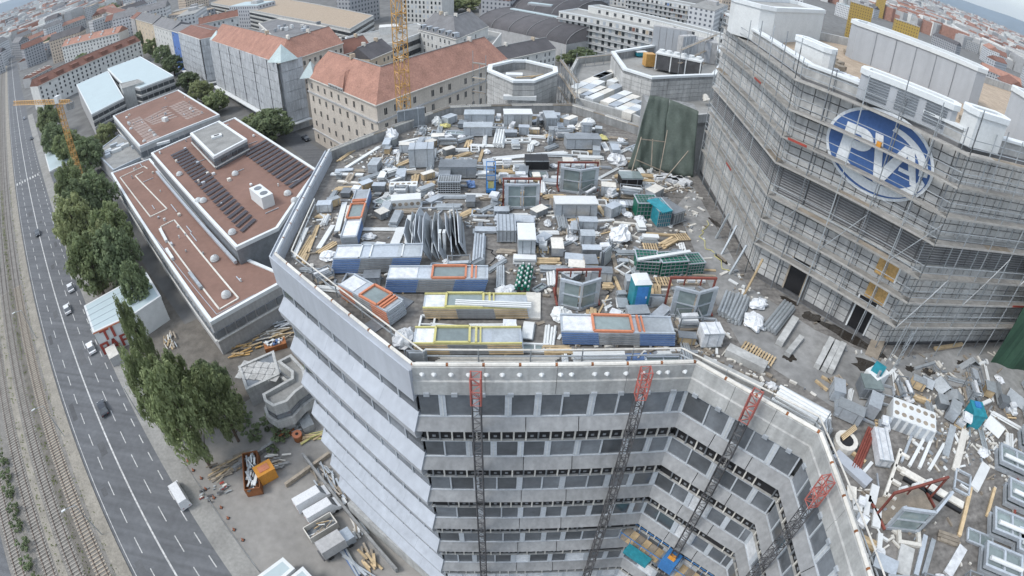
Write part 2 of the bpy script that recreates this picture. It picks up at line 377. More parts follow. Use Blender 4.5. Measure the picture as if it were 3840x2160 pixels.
# pale finished side: sloping and upright cladding panels, strip windows
for seg in (0, 1):
    npan = 5
    for fl in range(12):
        z = ZS+.3-FH*fl
        if z < 21: continue
        for i in range(npan):
            sweep('cladding_panel', 'pale_clad', seg, i/npan, (i+1)/npan, [(-.2, z), (.0, z), (.72, z-1.05), (.66, z-1.1), (-.2, z-1.1)], block, .004)
            sweep('lower_panel', 'pale_clad_low', seg, i/npan, (i+1)/npan, [(-.2, z-1.12), (.7, z-1.12), (.6, z-1.75), (.25, z-2.1), (-.2, z-2.15)], block, .004)
        if seg == 1:
            for i in range(9):
                c = on(seg, (i+.5)/9, -.03, z-FH+.85 if False else z+.8); L_ = dist(chain[1], chain[2])/9
                if fl < 8:
                    ucube('window_pane', block, 'glass', c, (L_-.14, .05, 1.7), ang(chain[1], chain[2]))
                    ucube('mullion', block, 'alu', on(seg, (i+.5)/9-.5/9, 0.0, z+.8), (.13, .1, 1.6), ang(chain[1], chain[2]))
# courtyard facades: windows, piers, sloping spandrels, open bays with brackets
glass_me = None
for seg in (2, 3, 4):
    A_, B_ = chain[seg], chain[seg+1]; ln = dist(A_, B_); ra = ang(A_, B_)
    for fl in range(11):
        z = ZS-FH*fl
        if z < 4: continue
        hw = 2.0 if fl == 0 else 1.7
        near = fl < 9
        # sill and head rails
        sweep('sill_rail', 'alu_bright', seg, 0, 1, [(-.2, z-.02), (.07, z-.02), (.07, z+.06), (-.2, z+.06)], block)
        sweep('head_rail', 'alu_bright', seg, 0, 1, [(-.2, z+hw-.08), (.05, z+hw-.08), (.05, z+hw), (-.2, z+hw)], block)
        x = .12; state = 0
        while x < ln-.3:
            wpn = rng.choice((1.15, 1.3, 1.5)); wpn = min(wpn, ln-.15-x)
            t = (x+wpn/2)/ln
            mm = 'glass'
            r_ = rng.random()
            if (fl == 6 and seg != 4) or (fl > 1 and r_ < .1): mm = 'plastic_film'
            ucube('window_pane', block, mm, on(seg, t, -.04, z+hw/2), (wpn-.02, .04, hw-.12), ra)
            x += wpn; state += 1
            if state % 2 == 0 or rng.random() < .25:
                ucube('pier', block, 'alu_bright', on(seg, (x+.2)/ln, .0, z+hw/2), (.4, .12, hw-.15), ra); x += .4
                if fl < 2: ucube('pier_rib', block, 'white', on(seg, (x-.2)/ln, .07, z+hw/2), (.05, .03, hw-.2), ra)
            else:
                ucube('mullion', block, 'alu_bright', on(seg, (x+.05)/ln, .0, z+hw/2), (.1, .12, hw-.15), ra); x += .1
        nsp = max(2, int(round(ln/2.9)))
        for i in range(nsp):
            sweep('spandrel_panel', 'spandrel', seg, i/nsp, (i+1)/nsp, [(-.2, z-.04), (.05, z-.04), (.6, z-.78), (.5, z-.8), (-.2, z-.82)], block, .025)
        if fl < 10:
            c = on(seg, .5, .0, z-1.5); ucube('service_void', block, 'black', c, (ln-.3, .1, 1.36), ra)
            nb = int(ln/.72)
            for i in range(nb):
                if rng.random() < .12: continue
                ucube('bracket', block, 'offwhite' if rng.random() < .75 else 'steel', on(seg, (i+.5)/nb, .14, z-1.5), (.1, .12, 1.3), ra)
                if fl < 5: ucube('cable_plate', block, 'steel', on(seg, (i+1.0)/nb if i < nb-1 else .98, .07, z-1.85), (.2, .04, .16), ra)
            sweep('bracket_rail', 'concrete_pale', seg, 0, 1, [(.0, z-2.22), (.2, z-2.22), (.2, z-2.14), (.0, z-2.14)], block)
    # anchor plates and white cones on the parapet
    k = int(ln/1.5)
    for i in range(k):
        ucube('anchor_box', block, 'alu', on(seg, (i+.4)/k, .12, 48.25), (.34, .3, .26), ra)
    if seg == 2:
        cone = mesh_only(MB().cyl((0, 0, 0), (0, 0, .16), .17, 8, 0, .03), 'anchor_cone', 'white')
        for i in range(17):
            inst('anchor_cone', cone, block, on(seg, (i+.5+rng.uniform(-.25, .25))/17, .07, 49.75), 0, None, (R(90), 0, ra))
# inner guard rails: tubes on posts
gr = thing('guard_rail', 'galvanised tube guard rail running inside the front parapet', 'railing', (0, 0, ZD)); gr.location = (0, 0, 0)
path = [on(0, .55, -1.1, 0), on(1, .03, -1.25, 0), on(1, .97, -1.25, 0), on(2, .04, -1.4, 0), on(2, .97, -1.35, 0), on(3, .95, -1.3, 0), on(4, .9, -1.2, 0)]
for a, b in zip(path, path[1:]):
    n_ = max(2, int(dist(a, b)/2.6))
    for h in (.55, 1.05):
        MB().cyl((a[0], a[1], ZD+h), (b[0], b[1], ZD+h), .055, 6).build('rail_tube', 'offwhite' if h > 1 else 'galv', gr)
    for i in range(n_):
        p = lerp(a, b, i/n_); MB().cyl((p[0], p[1], ZD), (p[0], p[1], ZD+1.1), .045, 6).build('post', 'galv', gr)
# wet patches
def blob(name, c, rx, ry, z, m, seed, rz=0.):
    r_ = random.Random(seed); n = 18; pts = []
    for i in range(n):
        t = 2*math.pi*i/n; k = r_.uniform(.65, 1.15); x, y = rx*k*math.cos(t), ry*k*math.sin(t)
        pts.append((c[0]+x*math.cos(rz)-y*math.sin(rz), c[1]+x*math.sin(rz)+y*math.cos(rz)))
    return sheet(name, pts, z, m)
sheet('roof_walkway', [(16.84, 46.41), (16.99, 30.9), (20.69, 26.14), (24.88, 23.08), (43.26, 24.91), (37.37, 18.46), (27.88, 20.82), (19.59, 18.66), (14.53, 24.21), (13.92, 28.96), (14.06, 42.24)], ZD+.006, 'deck_clean')
for i, (x, y, a, b, rz) in enumerate(((2140,850,2.6,.55,-.7),(2195,930,1.3,.8,-.3),(2035,795,.6,.5,0),(2085,770,.5,.4,.3),(1985,760,.6,.3,-.6),(1800,560,.7,.25,-1.2),(1815,650,.55,.22,-1.2),(2330,930,.5,.35,0),(2290,925,.35,.25,0),(2120,880,.9,.4,-.6),(1880,800,.8,.4,-.8))):
    pass
for i, (p, a, b, rz) in enumerate((((23.37, 25.31),2.8,.6,-.75),((23.61, 22.36),1.5,.8,-.5),((20.97, 27.53),.8,.6,0),((23.11, 28.78),.6,.45,.3),((19.85, 29.29),.8,.35,-.6),((17.04, 39.7),1.0,.3,-1.2),((15.93, 34.28),.8,.3,-1.2),((28.67, 21.74),.7,.45,0),((27.11, 22.09),.5,.35,0),((32.73, 22.33),.6,.4,0),((15.78, 27.23),1.1,.5,-.8),((17.57, 23.46),.5,.4,0))):
    blob('puddle', p, a, b, ZD+.011, 'wet', i, rz)

# ================================================================ tower with the oval emblem
ZT = 65.2
tower = thing('office_tower', 'tall concrete tower block with blue oval PV emblem rising from the roof', 'building', (25, 30, 0)); tower.location = (0, 0, 0)
W0 = (18.7, 50.5); W1 = (18.3, 32.9); W2 = (25.3, 24.9); W3 = (62, 24.6); W4 = (62, 50.5)
twp = [W0, W1, W2, W3, W4]
MB().prism(twp, ZD-.4, ZT-.9).build('wall_core', 'joint', tower)
MB().ring(twp, .45, ZT-.9, ZT-.05).build('parapet', 'concrete_panel', tower)
MB().prism(offset_poly(twp, .5), ZT-.9, ZT-.82).build('roof', 'gravel_roof', tower)
for a, b in ((W0, W1), (W1, W2), (W2, W3)):
    k = max(2, int(dist(a, b)/3.0))
    for i in range(k):
        p = lerp(a, b, (i+.5)/k); n_ = nrm(a, b)
        ucube('parapet_cap', tower, 'white_cap', (p[0]-n_.x*.2, p[1]-n_.y*.2, ZT+.03), (dist(a, b)/k-.015, .68, .16), ang(a, b))
panel_me = mesh_only(MB().box((0, 0, 0), (1, 1, 1)), 'wall_panel', 'concrete_panel')
def on2(a, b, t, off, z):
    p = lerp(a, b, t); n_ = nrm(a, b); return (p[0]+n_.x*off, p[1]+n_.y*off, z)
cnt = 0
lv = [ZD+.05+i*.62 for i in range(26)]
far_mb = MB()
for a, b in ((W1, W2), (W2, (40, 24.78)), (W0, W1)):
    ln = dist(a, b); k = int(round(ln/.86)); ra = ang(a, b)
    for j in range(28):
        z = ZD+.3+j*.545
        if z > ZT-1.0: continue
        if 55.9 < z < 58.1: continue                              # louvre band
        for i in range(k):
            t = (i+.5)/k
            if (a, b) == (W1, W2):
                d_ = t*ln
                if z < 52.2 and (2.6 < d_ < 4.1 or 8.2 < d_ < 9.7): continue   # door openings
            c = on2(a, b, t, .05+rng.uniform(-.006, .006), z)
            if cnt < 296:
                inst('wall_panel', panel_me, tower, c, ra, (ln/k-.07, .1, .47)); cnt += 1
            else: far_mb.box(c, (ln/k-.07, .1, .47), ra)
o_ = far_mb.build('wall_panels', 'concrete_panel', tower); o_['kind'] = 'stuff'
# louvre band
for a, b in ((W1, W2), (W2, (40, 24.78)), (W0, W1)):
    ln = dist(a, b); ra = ang(a, b); k = int(round(ln/2.3))
    for i in range(k):
        ucube('louvre_back', tower, 'joint', on2(a, b, (i+.5)/k, .02, 57.0), (ln/k-.06, .08, 2.1), ra)
        mb = MB()
        for q in range(11): mb.box(on2(a, b, (i+.5)/k, .09, 56.05+q*.19), (ln/k-.1, .08, .05), ra)
        mb.build('louvre', 'louvre_grey', tower)
    ucube('band_sill', tower, 'concrete_pale', on2(a, b, .5, .12, 55.85), (ln, .3, .14), ra)
    ucube('band_head', tower, 'concrete_pale', on2(a, b, .5, .12, 58.12), (ln, .3, .14), ra)
# door openings and boarded windows on the front
ra = ang(W1, W2); ln = dist(W1, W2)
for d_ in (3.35, 8.95):
    ucube('door_opening', tower, 'black', on2(W1, W2, d_/ln, .04, 50.6), (1.35, .14, 2.6), ra)
    for q in (-.75, .75): ucube('door_jamb', tower, 'white' if d_ > 5 else 'timber_grey', on2(W1, W2, (d_+q)/ln, .12, 50.6), (.12, .16, 2.7), ra)
for z in (54.8, 52.85):
    ucube('boarded_window', tower, 'osb', on2(W1, W2, 9.3/ln, .16, z), (1.6, .06, 1.5), ra)
    ucube('window_reveal', tower, 'white', on2(W1, W2, 10.1/ln, .16, z), (.14, .1, 1.5), ra)
# oval emblem: white rim, blue field, white letters
def oval(cx, cz, rx, rz_, n=48, a0=0., a1=2*math.pi): return [(cx+rx*math.cos(a0+(a1-a0)*i/n), cz+rz_*math.sin(a0+(a1-a0)*i/n)) for i in range(n if a1-a0 > 6.2 else n+1)]
EC = on2(W1, W2, .575, 0, 61.55); ex = Vector(((W2[0]-W1[0])/ln, (W2[1]-W1[1])/ln, 0)); en = Vector((nrm(W1, W2).x, nrm(W1, W2).y, 0))
emb = thing('emblem', 'blue oval emblem with white PV letters fixed on the tower wall', 'sign', (EC[0], EC[1], EC[2])); 
def plate(name, m, poly, off, th=.06, tilt=0.):
    vs = []
    for o2 in (off, off+th):
        for x, z in poly:
            p = ex*x+Vector((0, 0, z))+en*o2; vs.append(p)
    n = len(poly); ar = sum(poly[i][0]*poly[(i+1) % n][1]-poly[(i+1) % n][0]*poly[i][1] for i in range(n))
    fs = [tuple(range(n)), tuple(range(2*n-1, n-1, -1))]+[(i, n+i, n+(i+1) % n, (i+1) % n) for i in range(n)]
    if ar > 0: fs = [f[::-1] for f in fs]
    return MB().add(vs, fs).build(name, m, emb)
RX, RZ = 3.75, 2.8
plate('rim', 'logo_white', oval(0, 0, RX, RZ), .16, .1)
plate('field', 'logo_blue', oval(0, 0, RX-.2, RZ-.2), .27, .03)
# inner white swoosh ring: two crescents
def crescent(x0, z0, r1x, r1z, dx, dz, a0, a1, r2x, r2z, n=30):
    o1 = [(x0+r1x*math.cos(a0+(a1-a0)*i/n), z0+r1z*math.sin(a0+(a1-a0)*i/n)) for i in range(n+1)]
    i1 = [(x0+dx+r2x*math.cos(a1+(a0-a1)*i/n), z0+dz+r2z*math.sin(a1+(a0-a1)*i/n)) for i in range(n+1)]
    return o1+i1
plate('swoosh', 'logo_white', crescent(.1, -.15, 3.35, 2.3, .12, .22, R(212), R(352), 2.85, 1.9), .31, .03)
plate('swoosh', 'logo_white', crescent(.1, -.1, 3.3, 2.2, -.12, -.1, R(2), R(82), 2.85, 2.0), .31, .03)
P_out = [(-2.7, -1.25), (-1.95, -1.25), (-1.9, -.3)]+[(-1.4+.85*math.cos(t), .45+.75*math.sin(t)) for t in [R(-90+180*i/12) for i in range(13)]]+[(-2.55, 1.2)]
plate('letter_p', 'logo_white', P_out, .31, .06)
plate('letter_p_counter', 'logo_blue', [(-1.85, .25), (-1.45, .25), (-1.28, .45), (-1.45, .68), (-1.85, .68)], .371, .004)
plate('letter_v', 'logo_white', [(-.6, 1.25), (-.05, 1.25), (.45, -.75), (1.45, 1.25), (2.05, 1.25), (.7, -1.8), (.15, -1.8)], .31, .06)
plate('letter_a', 'logo_white', [(1.6, 1.25), (2.1, 1.25), (2.95, -.9), (2.5, -.9), (2.3, -.4), (1.5, -.4), (1.5, -.15), (2.15, -.15), (1.85, .6)], .31, .055)
ucube('lamp_box', emb, 'orange_machine', ex*(-.1)+Vector((0, 0, .75))+en*.75, (.3, .3, .35), ra)
# roof housings on the tower
def housing(label, pts, h, m='pale_clad_low', seams=0, louv=False, cap=True, z0=ZT-.82):
    c = (sum(p[0] for p in pts)/len(pts), sum(p[1] for p in pts)/len(pts))
    t = thing('roof_housing', label, 'roof housing', (c[0], c[1], z0), 0)
    lp = [(p[0]-c[0], p[1]-c[1]) for p in pts]
    MB().prism(lp, 0, h).build('wall', m, t)
    if cap:
        MB().ring(offset_poly(lp, -.1), .5, h, h+.35).build('cap', 'white_cap', t)
        MB().prism(offset_poly(lp, .42), h, h+.02).build('roof_surface', 'bitumen', t)
    n = len(lp)
    for i in range(n):
        a, b = lp[i], lp[(i+1) % n]; k = int(dist(a, b)/1.7)
        for q in range(1, k): 
            if seams: ucube('seam', t, 'alu_dark', (*lerp(a, b, q/k), h/2), (.05, .09, h-.1), ang(a, b))
        if louv and dist(a, b) > 3.5:
            for q in range(3): 
                mb = MB(); 
                for r_ in range(8): mb.box((*lerp(a, b, (q+.5)/3), .35+r_*.17), (dist(a, b)/3-.5, .14, .06), ang(a, b))
                mb.build('louvre', 'alu_dark', t)
    return t
def bevel_rect(p, q, wd, ch):
    """four or more corners of a long body from p to q, width wd towards the far side, chamfered ends"""
    d = Vector((q[0]-p[0], q[1]-p[1])).normalized(); n_ = Vector((-d.y, d.x)); L_ = dist(p, q)
    loc = [(ch, 0), (L_-ch, 0), (L_, ch), (L_, wd-ch), (L_-ch, wd), (ch, wd), (0, wd-ch), (0, ch)]
    return [(p[0]+d.x*x+n_.x*y, p[1]+d.y*x+n_.y*y) for x, y in loc]
housing('long seamed pale housing stretching across the tower roof', bevel_rect((27.48, 43.7), (36.05, 34.75), 3.2, .8), 3.0, seams=1)
housing('low louvred housing just behind the tower parapet above the emblem', bevel_rect((20.3, 29.81), (24.93, 25.39), 1.6, .35), 1.6, louv=True)
housing('white rounded-corner box housing at the far end of the tower roof', bevel_rect((19.33, 42.45), (29.09, 50.48), 4.2, .9), 2.7, 'white')
housing('small curved housing at the parapet by the far tower corner', bevel_rect((19.21, 37.58), (20.3, 34.23), 1.2, .35), 1.6, 'white')
housing('tall angled housing at the outer end of the tower roof', bevel_rect((34.14, 30.48), (33.84, 27.39), 3.0, .7), 3.2)
housing('small curved housing beside the tall angled one', bevel_rect((25.34, 24.45), (28.77, 24.25), 1.4, .4), 1.9, 'white')
for i, p in enumerate(((28.87, 44.58), (22.29, 34.8), (23.12, 37.16), (22.28, 33.91), (23.61, 39), (22.27, 33.05), (27.03, 32.15), (26.48, 33.48), (29.07, 29.78))):
    mb = MB(); r_ = random.Random(i)
    for q in range(5): mb.box((r_.uniform(-.6, .6), r_.uniform(-.6, .6), .15+r_.random()*.2), (r_.uniform(.4, 1.2), r_.uniform(.3, .6), .3), r_.uniform(0, 3))
    tag(mb.build('rubble_heap', 'plastic_film' if i % 2 else 'timber_grey', None, (p[0], p[1], ZT-.82)), 'small heap of packaging and offcuts on the tower roof gravel', 'debris', 'heaps on the tower roof')

# ================================================================ scaffolding round the tower
scf = thing('scaffolding', 'grey tube scaffolding wrapped round the concrete tower', 'scaffolding', (20, 30, ZD)); scf.location = (0, 0, 0)
S0 = (18.0, 49.5); S1 = (17.35, 32.6); S2 = (24.9, 23.3); S3 = (46, 23.0)
LIFT = [51.85, 53.85, 55.75, 58.25, 60.15, 62.1, 64.15]
plank_me = mesh_only(MB().box((0, 0, 0), (1, 1, 1)), 'plank', 'timber_grey')
plank2 = mesh_only(MB().box((0, 0, 0), (1, 1, 1)), 'plank', 'scaffold_board')
for a, b in ((S0, S1), (S1, S2), (S2, S3)):
    ln = dist(a, b); k = int(round(ln/2.55)); ra = ang(a, b); nn = nrm(a, b)
    for i in range(k+1):
        for off in (0, -.85):
            x, y, _ = on2(a, b, i/k, off, 0)
            if i == k and (a, b) != (S2, S3) and off < 0: continue
            MB().cyl((x, y, ZD), (x, y, 66.4+rng.uniform(-.3, .8) if off == 0 else 65.6), .04, 6).build('standard', 'galv' if rng.random() < .7 else 'steel', scf)
    for li, z in enumerate(LIFT):
        for i in range(k):
            c = on2(a, b, (i+.5)/k, -.42, z)
            r_ = rng.random()
            inst('plank', plank_me if r_ < .12 else plank2, scf, c, ra, (ln/k-.03, .62, .06))
            if rng.random() < .04: ucube('toe_board', scf, 'red', on2(a, b, (i+.5)/k, .06, z+.12), (ln/k*.6, .03, .16), ra)
        for h in (.5, 1.0):
            p = on2(a, b, 0, .0, z+h); q = on2(a, b, 1, .0, z+h); MB().cyl(p, q, .028, 5).build('ledger', 'galv', scf)
        p = on2(a, b, 0, .02, z+.05); q = on2(a, b, 1, .02, z+.05); MB().beam(p, q, .04, .14).build('toe_rail', 'scaffold_board', scf)
    for i in range(0, k, 2):
        z0 = LIFT[(i*3) % 5]; z1 = z0+4.0
        MB().cyl(on2(a, b, i/k, .03, z0), on2(a, b, (i+1)/k, .03, z1), .03, 5).build('brace', 'galv', scf)
# ladder tower at the scaffold corner
mb = MB()
for sx in (-.35, .35):
    for sy in (0, .6): mb.cyl((sx, sy, 0), (sx, sy, 3.4), .04, 5)
for q in range(7): mb.cyl((-.35, 0, .3+q*.45), (.35, 0, .3+q*.45), .03, 5)
tag(mb.build('access_ladder', 'galv', None, (25.71, 22.27, 49.2), .5), 'small galvanised ladder frame at the foot of the tower scaffolding', 'ladder')
# raking props at the scaffold foot
for i, (p, q) in enumerate((((16.31, 37.25, 49.2), (16.8, 37.19, 51.5)), ((16.14, 34.94, 49.2), (16.89, 35.39, 51.5)), ((15.99, 32.31, 49.2), (16.77, 32.61, 51.5)), ((16.28, 29.71, 49.2), (17.19, 30.44, 51.8)))):
    MB().beam(p, (q[0]+.2, q[1]+.2, q[2]), .14, .14).build('raking_prop', 'galv' if i < 3 else 'timber', scf)
# green netting round the neighbouring scaffold at the right
mb = MB(); n = 14
b0 = (36.18, 22.27, 49.2); b1 = (44.0, 19.5, 49.2)
vs = []
for i in range(n+1):
    t = i/n
    for z in (0, 4, 8, 11.5):
        x = b0[0]+(b1[0]-b0[0])*t; y = b0[1]+(b1[1]-b0[1])*t; k = math.sin(t*19+z)*.12
        vs.append((x-b0[0]+k, y-b0[1]+k, z))
fs = [(i*4+j, (i+1)*4+j, (i+1)*4+j+1, i*4+j+1) for i in range(n) for j in range(3)]
mb.add(vs, fs)
o_ = mb.build('safety_net', 'green_net', None, (b0[0], b0[1], ZD)); o_.modifiers.new('th', 'SOLIDIFY').thickness = .04
tag(o_, 'dark green safety net hanging beside the far end of the tower', 'net')

# ================================================================ town houses
def win_mesh(fr='white', gl='win_dark', cross=True):
    mb = MB(); mb.box((0, -.02, 0), (1.0, .04, 1.0), 0, 0)
    mb.add([(-.42, -.045, -.44), (.42, -.045, -.44), (.42, -.045, .44), (-.42, -.045, .44)], [(0, 1, 2, 3)], 1)
    if cross: mb.box((0, -.05, 0), (.07, .02, .9), 0, 0)
    mb.box((0, -.07, -.53), (1.15, .14, .06), 0, 0)
    return mesh_only(mb, 'window', [fr, gl])
WIN = {'tan': win_mesh('plaster_tan'), 'white': win_mesh('white'), 'plain': win_mesh('plaster_grey', 'win_dark', False), 'red': win_mesh('white', 'red_steel')}
def windows(parent, a, b, z0, z1, rows, cols, w_, h_, kind='white', skip=0., jit=0., m0=.0, seed=1):
    r_ = random.Random(seed); ra = ang(a, b); n_ = nrm(a, b); L_ = dist(a, b)
    for i in range(cols):
        for j in range(rows):
            if r_.random() < skip: continue
            t = m0+(1-2*m0)*(i+.5)/cols; p = lerp(a, b, t); z = z0+(z1-z0)*(j+.5)/rows
            inst('window', WIN[kind], parent, (p[0]+n_.x*.015, p[1]+n_.y*.015, z), ra, (w_, 1, h_))
def house(name, label, pts, depth, ze, rh, wall, roof, cat='building', group=None, kind='gable', hip=0., eave=.5, chim=0, z0=0., rim=None):
    """pts: visible eave line in plan, left to right as seen from the photographed side; the body runs back by depth"""
    pts = [tuple(p[:2]) for p in pts]; c = pts[len(pts)//2]
    t = thing(name, label, cat, (c[0], c[1], z0), 0, group)
    P_ = [(p[0]-c[0], p[1]-c[1]) for p in pts]; n = len(P_)
    nn = [nrm(P_[i], P_[i+1]) for i in range(n-1)]; mm = [nn[0]]+[mit(nn[i], nn[i+1]) for i in range(n-2)]+[nn[-1]]
    def line(d): return [(p[0]-m_.x*d, p[1]-m_.y*d) for p, m_ in zip(P_, mm)]
    o_, i_ = line(0), line(depth); ring = o_+i_[::-1]
    MB().prism(ring, 0, ze-z0).build('wall', wall, t)
    H = ze-z0
    if kind == 'flat':
        oo = line(-.15); ii = line(depth+.15); rg = oo+ii[::-1]
        MB().prism(offset_poly(rg, .3), H, H+.05).build('roof', roof, t)
        MB().ring(rg, .45, H-.1, H+rh).build('parapet', rim or wall, t)
    else:
        oe, ie, rd = line(-eave), line(depth+eave), line(depth*.5)
        if hip:
            d0 = Vector((rd[1][0]-rd[0][0], rd[1][1]-rd[0][1])).normalized(); rd[0] = (rd[0][0]+d0.x*hip, rd[0][1]+d0.y*hip)
            d1 = Vector((rd[-2][0]-rd[-1][0], rd[-2][1]-rd[-1][1])).normalized(); rd[-1] = (rd[-1][0]+d1.x*hip, rd[-1][1]+d1.y*hip)
        mb = MB(); V_ = [(p[0], p[1], H) for p in oe]+[(p[0], p[1], H+rh) for p in rd]+[(p[0], p[1], H) for p in ie]
        fs = []
        for i in range(n-1):
            fs += [(i, i+1, n+i+1, n+i), (n+i, n+i+1, 2*n+i+1, 2*n+i), (2*n+i, 2*n+i+1, i+1, i)]
        fs += [(0, n, 2*n), (n-1, 3*n-1, 2*n-1)]
        mb.add(V_, fs); ro = mb.build('roof', roof, t)
        for i in range(n-1):
            a = (*oe[i], H-.12); b = (*oe[i+1], H-.12); MB().beam(a, b, .35, .3).build('eave', 'offwhite', t)
            a = (*rd[i], H+rh+.05); b = (*rd[i+1], H+rh+.05); MB().beam(a, b, .4, .22).build('ridge', 'concrete', ro)
        r_ = random.Random(int(c[0]*7) & 1023)
        for k in range(chim):
            i = r_.randrange(n-1); p = lerp(rd[i], rd[i+1], (k+.5)/chim); ucube('chimney', ro, 'plaster_warm' if k % 2 else 'offwhite', (p[0], p[1], H+rh+.5), (.8, 1.6, 1.6), ang(rd[i], rd[i+1]))
    t['c0'] = 0; del t['c0']
    return t, [(p[0]-c[0], p[1]-c[1]) for p in pts]
def rectback(a, b, z=0): return [a, b]
# --- tan corner house with terracotta roof
ze = 23.9
t, Pq = house('corner_house', 'long tan stone house with terracotta hipped roof on the street corner', [(-69.39, 175.39), (-37.47, 142.33), (-3.86, 192.13)], 15, ze, 7.5, 'plaster_tan', 'terracotta', hip=3, chim=3)
for sg, cols in ((0, 9), (1, 15)):
    windows(t, Pq[sg], Pq[sg+1], 5.5, 23.2, 4, cols, 1.35, 2.2, 'tan', .06, m0=.02, seed=sg)
    windows(t, Pq[sg], Pq[sg+1], 1.0, 4.6, 1, cols, 1.3, 1.9, 'tan', .1, m0=.02, seed=sg)
    for z, dd in ((18.7, .45), (5.0, .3)):
        a, b = Pq[sg], Pq[sg+1]; n_ = nrm(a, b)
        MB().beam((a[0]+n_.x*.2, a[1]+n_.y*.2, z), (b[0]+n_.x*.2, b[1]+n_.y*.2, z), .5, dd).build('cornice', 'plaster_grey', t)
a, b = Pq[0], Pq[1]
# street-side gable with balustrade, corner turret roof
p = lerp(a, b, .5); ra = ang(a, b)
mb = MB(); mx = Matrix.Translation((p[0], p[1], ze)) @ Matrix.Rotation(ra, 4, 'Z')
mb.add([mx @ Vector(q) for q in ((-4.5, -.6, 0), (4.5, -.6, 0), (0, 5.8, 5.2), (-4.5, -.6, .9), (4.5, -.6, .9), (0, 3, 4.6))], [(0, 1, 4, 3), (3, 4, 5), (1, 2, 5, 4), (0, 3, 5, 2)])
mb.build('gable_roof', 'terracotta', t)
ucube('balustrade', t, 'concrete_pale', mx @ Vector((0, -.7, .5)), (9.4, .3, 1.0), ra)
for q in range(9): ucube('baluster_gap', t, 'win_dark', mx @ Vector((-4.2+q*1.05, -.87, .45)), (.6, .04, .55), ra)
ucube('door', t, 'timber_grey', mx @ Vector((-6.5, -.05, 1.6-ze)), (1.8, .2, 3.2), ra)
q0 = a; mb = MB(); mb.add([(q0[0]-1.5, q0[1]-3.2, ze), (q0[0]+3.4, q0[1]-2.6, ze), (q0[0]+4.2, q0[1]+3.2, ze), (q0[0]-1.6, q0[1]+3.0, ze), (q0[0]+1.6, q0[1]+.6, ze+5)], [(0, 1, 4), (1, 2, 4), (2, 3, 4), (3, 0, 4), (3, 2, 1, 0)])
mb.build('turret_roof', 'verdigris', t)
# --- house wrapped in scaffold sheeting
t, Pq = house('sheeted_house', 'tall house wrapped in pale scaffold sheeting with terracotta roof and green copper turret', [(-145.94, 247.18), (-82.81, 184.52), (-76.99, 190.97)], 14, 27.0, 6.5, 'sheeting', 'terracotta', chim=2)
for sg in (0, 1):
    a, b = Pq[sg], Pq[sg+1]; L_ = dist(a, b); k = int(L_/2.6); ra = ang(a, b); n_ = nrm(a, b)
    for i in range(k):
        for j in range(6):
            p = lerp(a, b, (i+.5)/k); ucube('sheeting_panel', t, 'sheeting', (p[0]+n_.x*(.9+(.25 if (i//3) % 2 else 0)), p[1]+n_.y*(.9+(.25 if (i//3) % 2 else 0)), 4.2+j*3.9+1.7), (L_/k-.06, .06, 3.75), ra, R(rng.uniform(-2, 2)))
    MB().beam((a[0]+n_.x*2, a[1]+n_.y*2, 3.6), (b[0]+n_.x*2, b[1]+n_.y*2, 3.6), 2.2, .35).build('walkway_roof', 'white', t)
b = Pq[1]; mb = MB(); z = 27.2
mb.add([(b[0]-5.5, b[1]+1.5, z), (b[0]+1.0, b[1]-1.2, z), (b[0]+6, b[1]+3.5, z), (b[0]-.5, b[1]+6.5, z), (b[0]+.2, b[1]+2.8, z+6)], [(0, 1, 4), (1, 2, 4), (2, 3, 4), (3, 0, 4), (3, 2, 1, 0)])
mb.build('turret_roof', 'verdigris', t)
a = Pq[0]; mb = MB()
mb.add([(a[0]-.5, a[1]-1, z), (a[0]+5, a[1]-3.0, z), (a[0]+7, a[1]+2.5, z), (a[0]+1, a[1]+4.5, z), (a[0]+3.2, a[1]+1, z+4)], [(0, 1, 4), (1, 2, 4), (2, 3, 4), (3, 0, 4), (3, 2, 1, 0)]); mb.build('turret_roof', 'verdigris', t)
t, Pq = house('rear_wing', 'terracotta roofed wing behind the sheeted house and the tan house', [(-76.99, 190.97), (-66.81, 209.87)], 14, 27.0, 6.5, 'plaster_tan', 'terracotta', chim=1)
windows(t, Pq[0], Pq[1], 12, 26, 4, 8, 1.2, 1.9, 'tan', .1)
t, Pq = house('sheeted_house', 'grey sheeted corner block between the blue facade and the sheeted terracotta house', [(-191.25, 288.94), (-155.76, 253.71), (-147.67, 256.17)], 16, 27.0, 2.2, 'sheeting', 'red_brown_tile')
for sg in (0, 1):
    a, b = Pq[sg], Pq[sg+1]; L_ = dist(a, b); k = int(L_/2.8); n_ = nrm(a, b)
    for i in range(k):
        for j in range(6):
            p = lerp(a, b, (i+.5)/k); ucube('sheeting_panel', t, 'sheeting', (p[0]+n_.x*.8, p[1]+n_.y*.8, 5+j*3.7+1.6), (L_/k-.08, .06, 3.5), ang(a, b), R(rng.uniform(-2, 2)))
    MB().beam((a[0]+n_.x*1.6, a[1]+n_.y*1.6, 3.6), (b[0]+n_.x*1.6, b[1]+n_.y*1.6, 3.6), 2.0, .35).build('walkway_roof', 'white', t)
t, Pq = house('town_house', 'narrow house front painted bright blue beside the grey sheeting', [(-213.77, 314.12), (-194.05, 294.58)], 14, 25.0, 2.0, 'plaster_blue', 'grey_roof')
windows(t, Pq[0], Pq[1], 4, 24, 5, 3, 1.2, 1.7, 'plain', .3)
row = (((266,31),(300,38),'plaster_white','red_brown_tile','cream town house with red roof at the tree-lined street end'), ((300,38),(338,47),'plaster_grey','grey_roof','grey town house with dark roof between the cream and warm houses'), ((338,47),(385,60),'plaster_warm','grey_roof','warm beige town house next to the pale row house'), ((385,60),(431,76),'plaster_white','grey_roof','pale row house standing beside the blue house'))
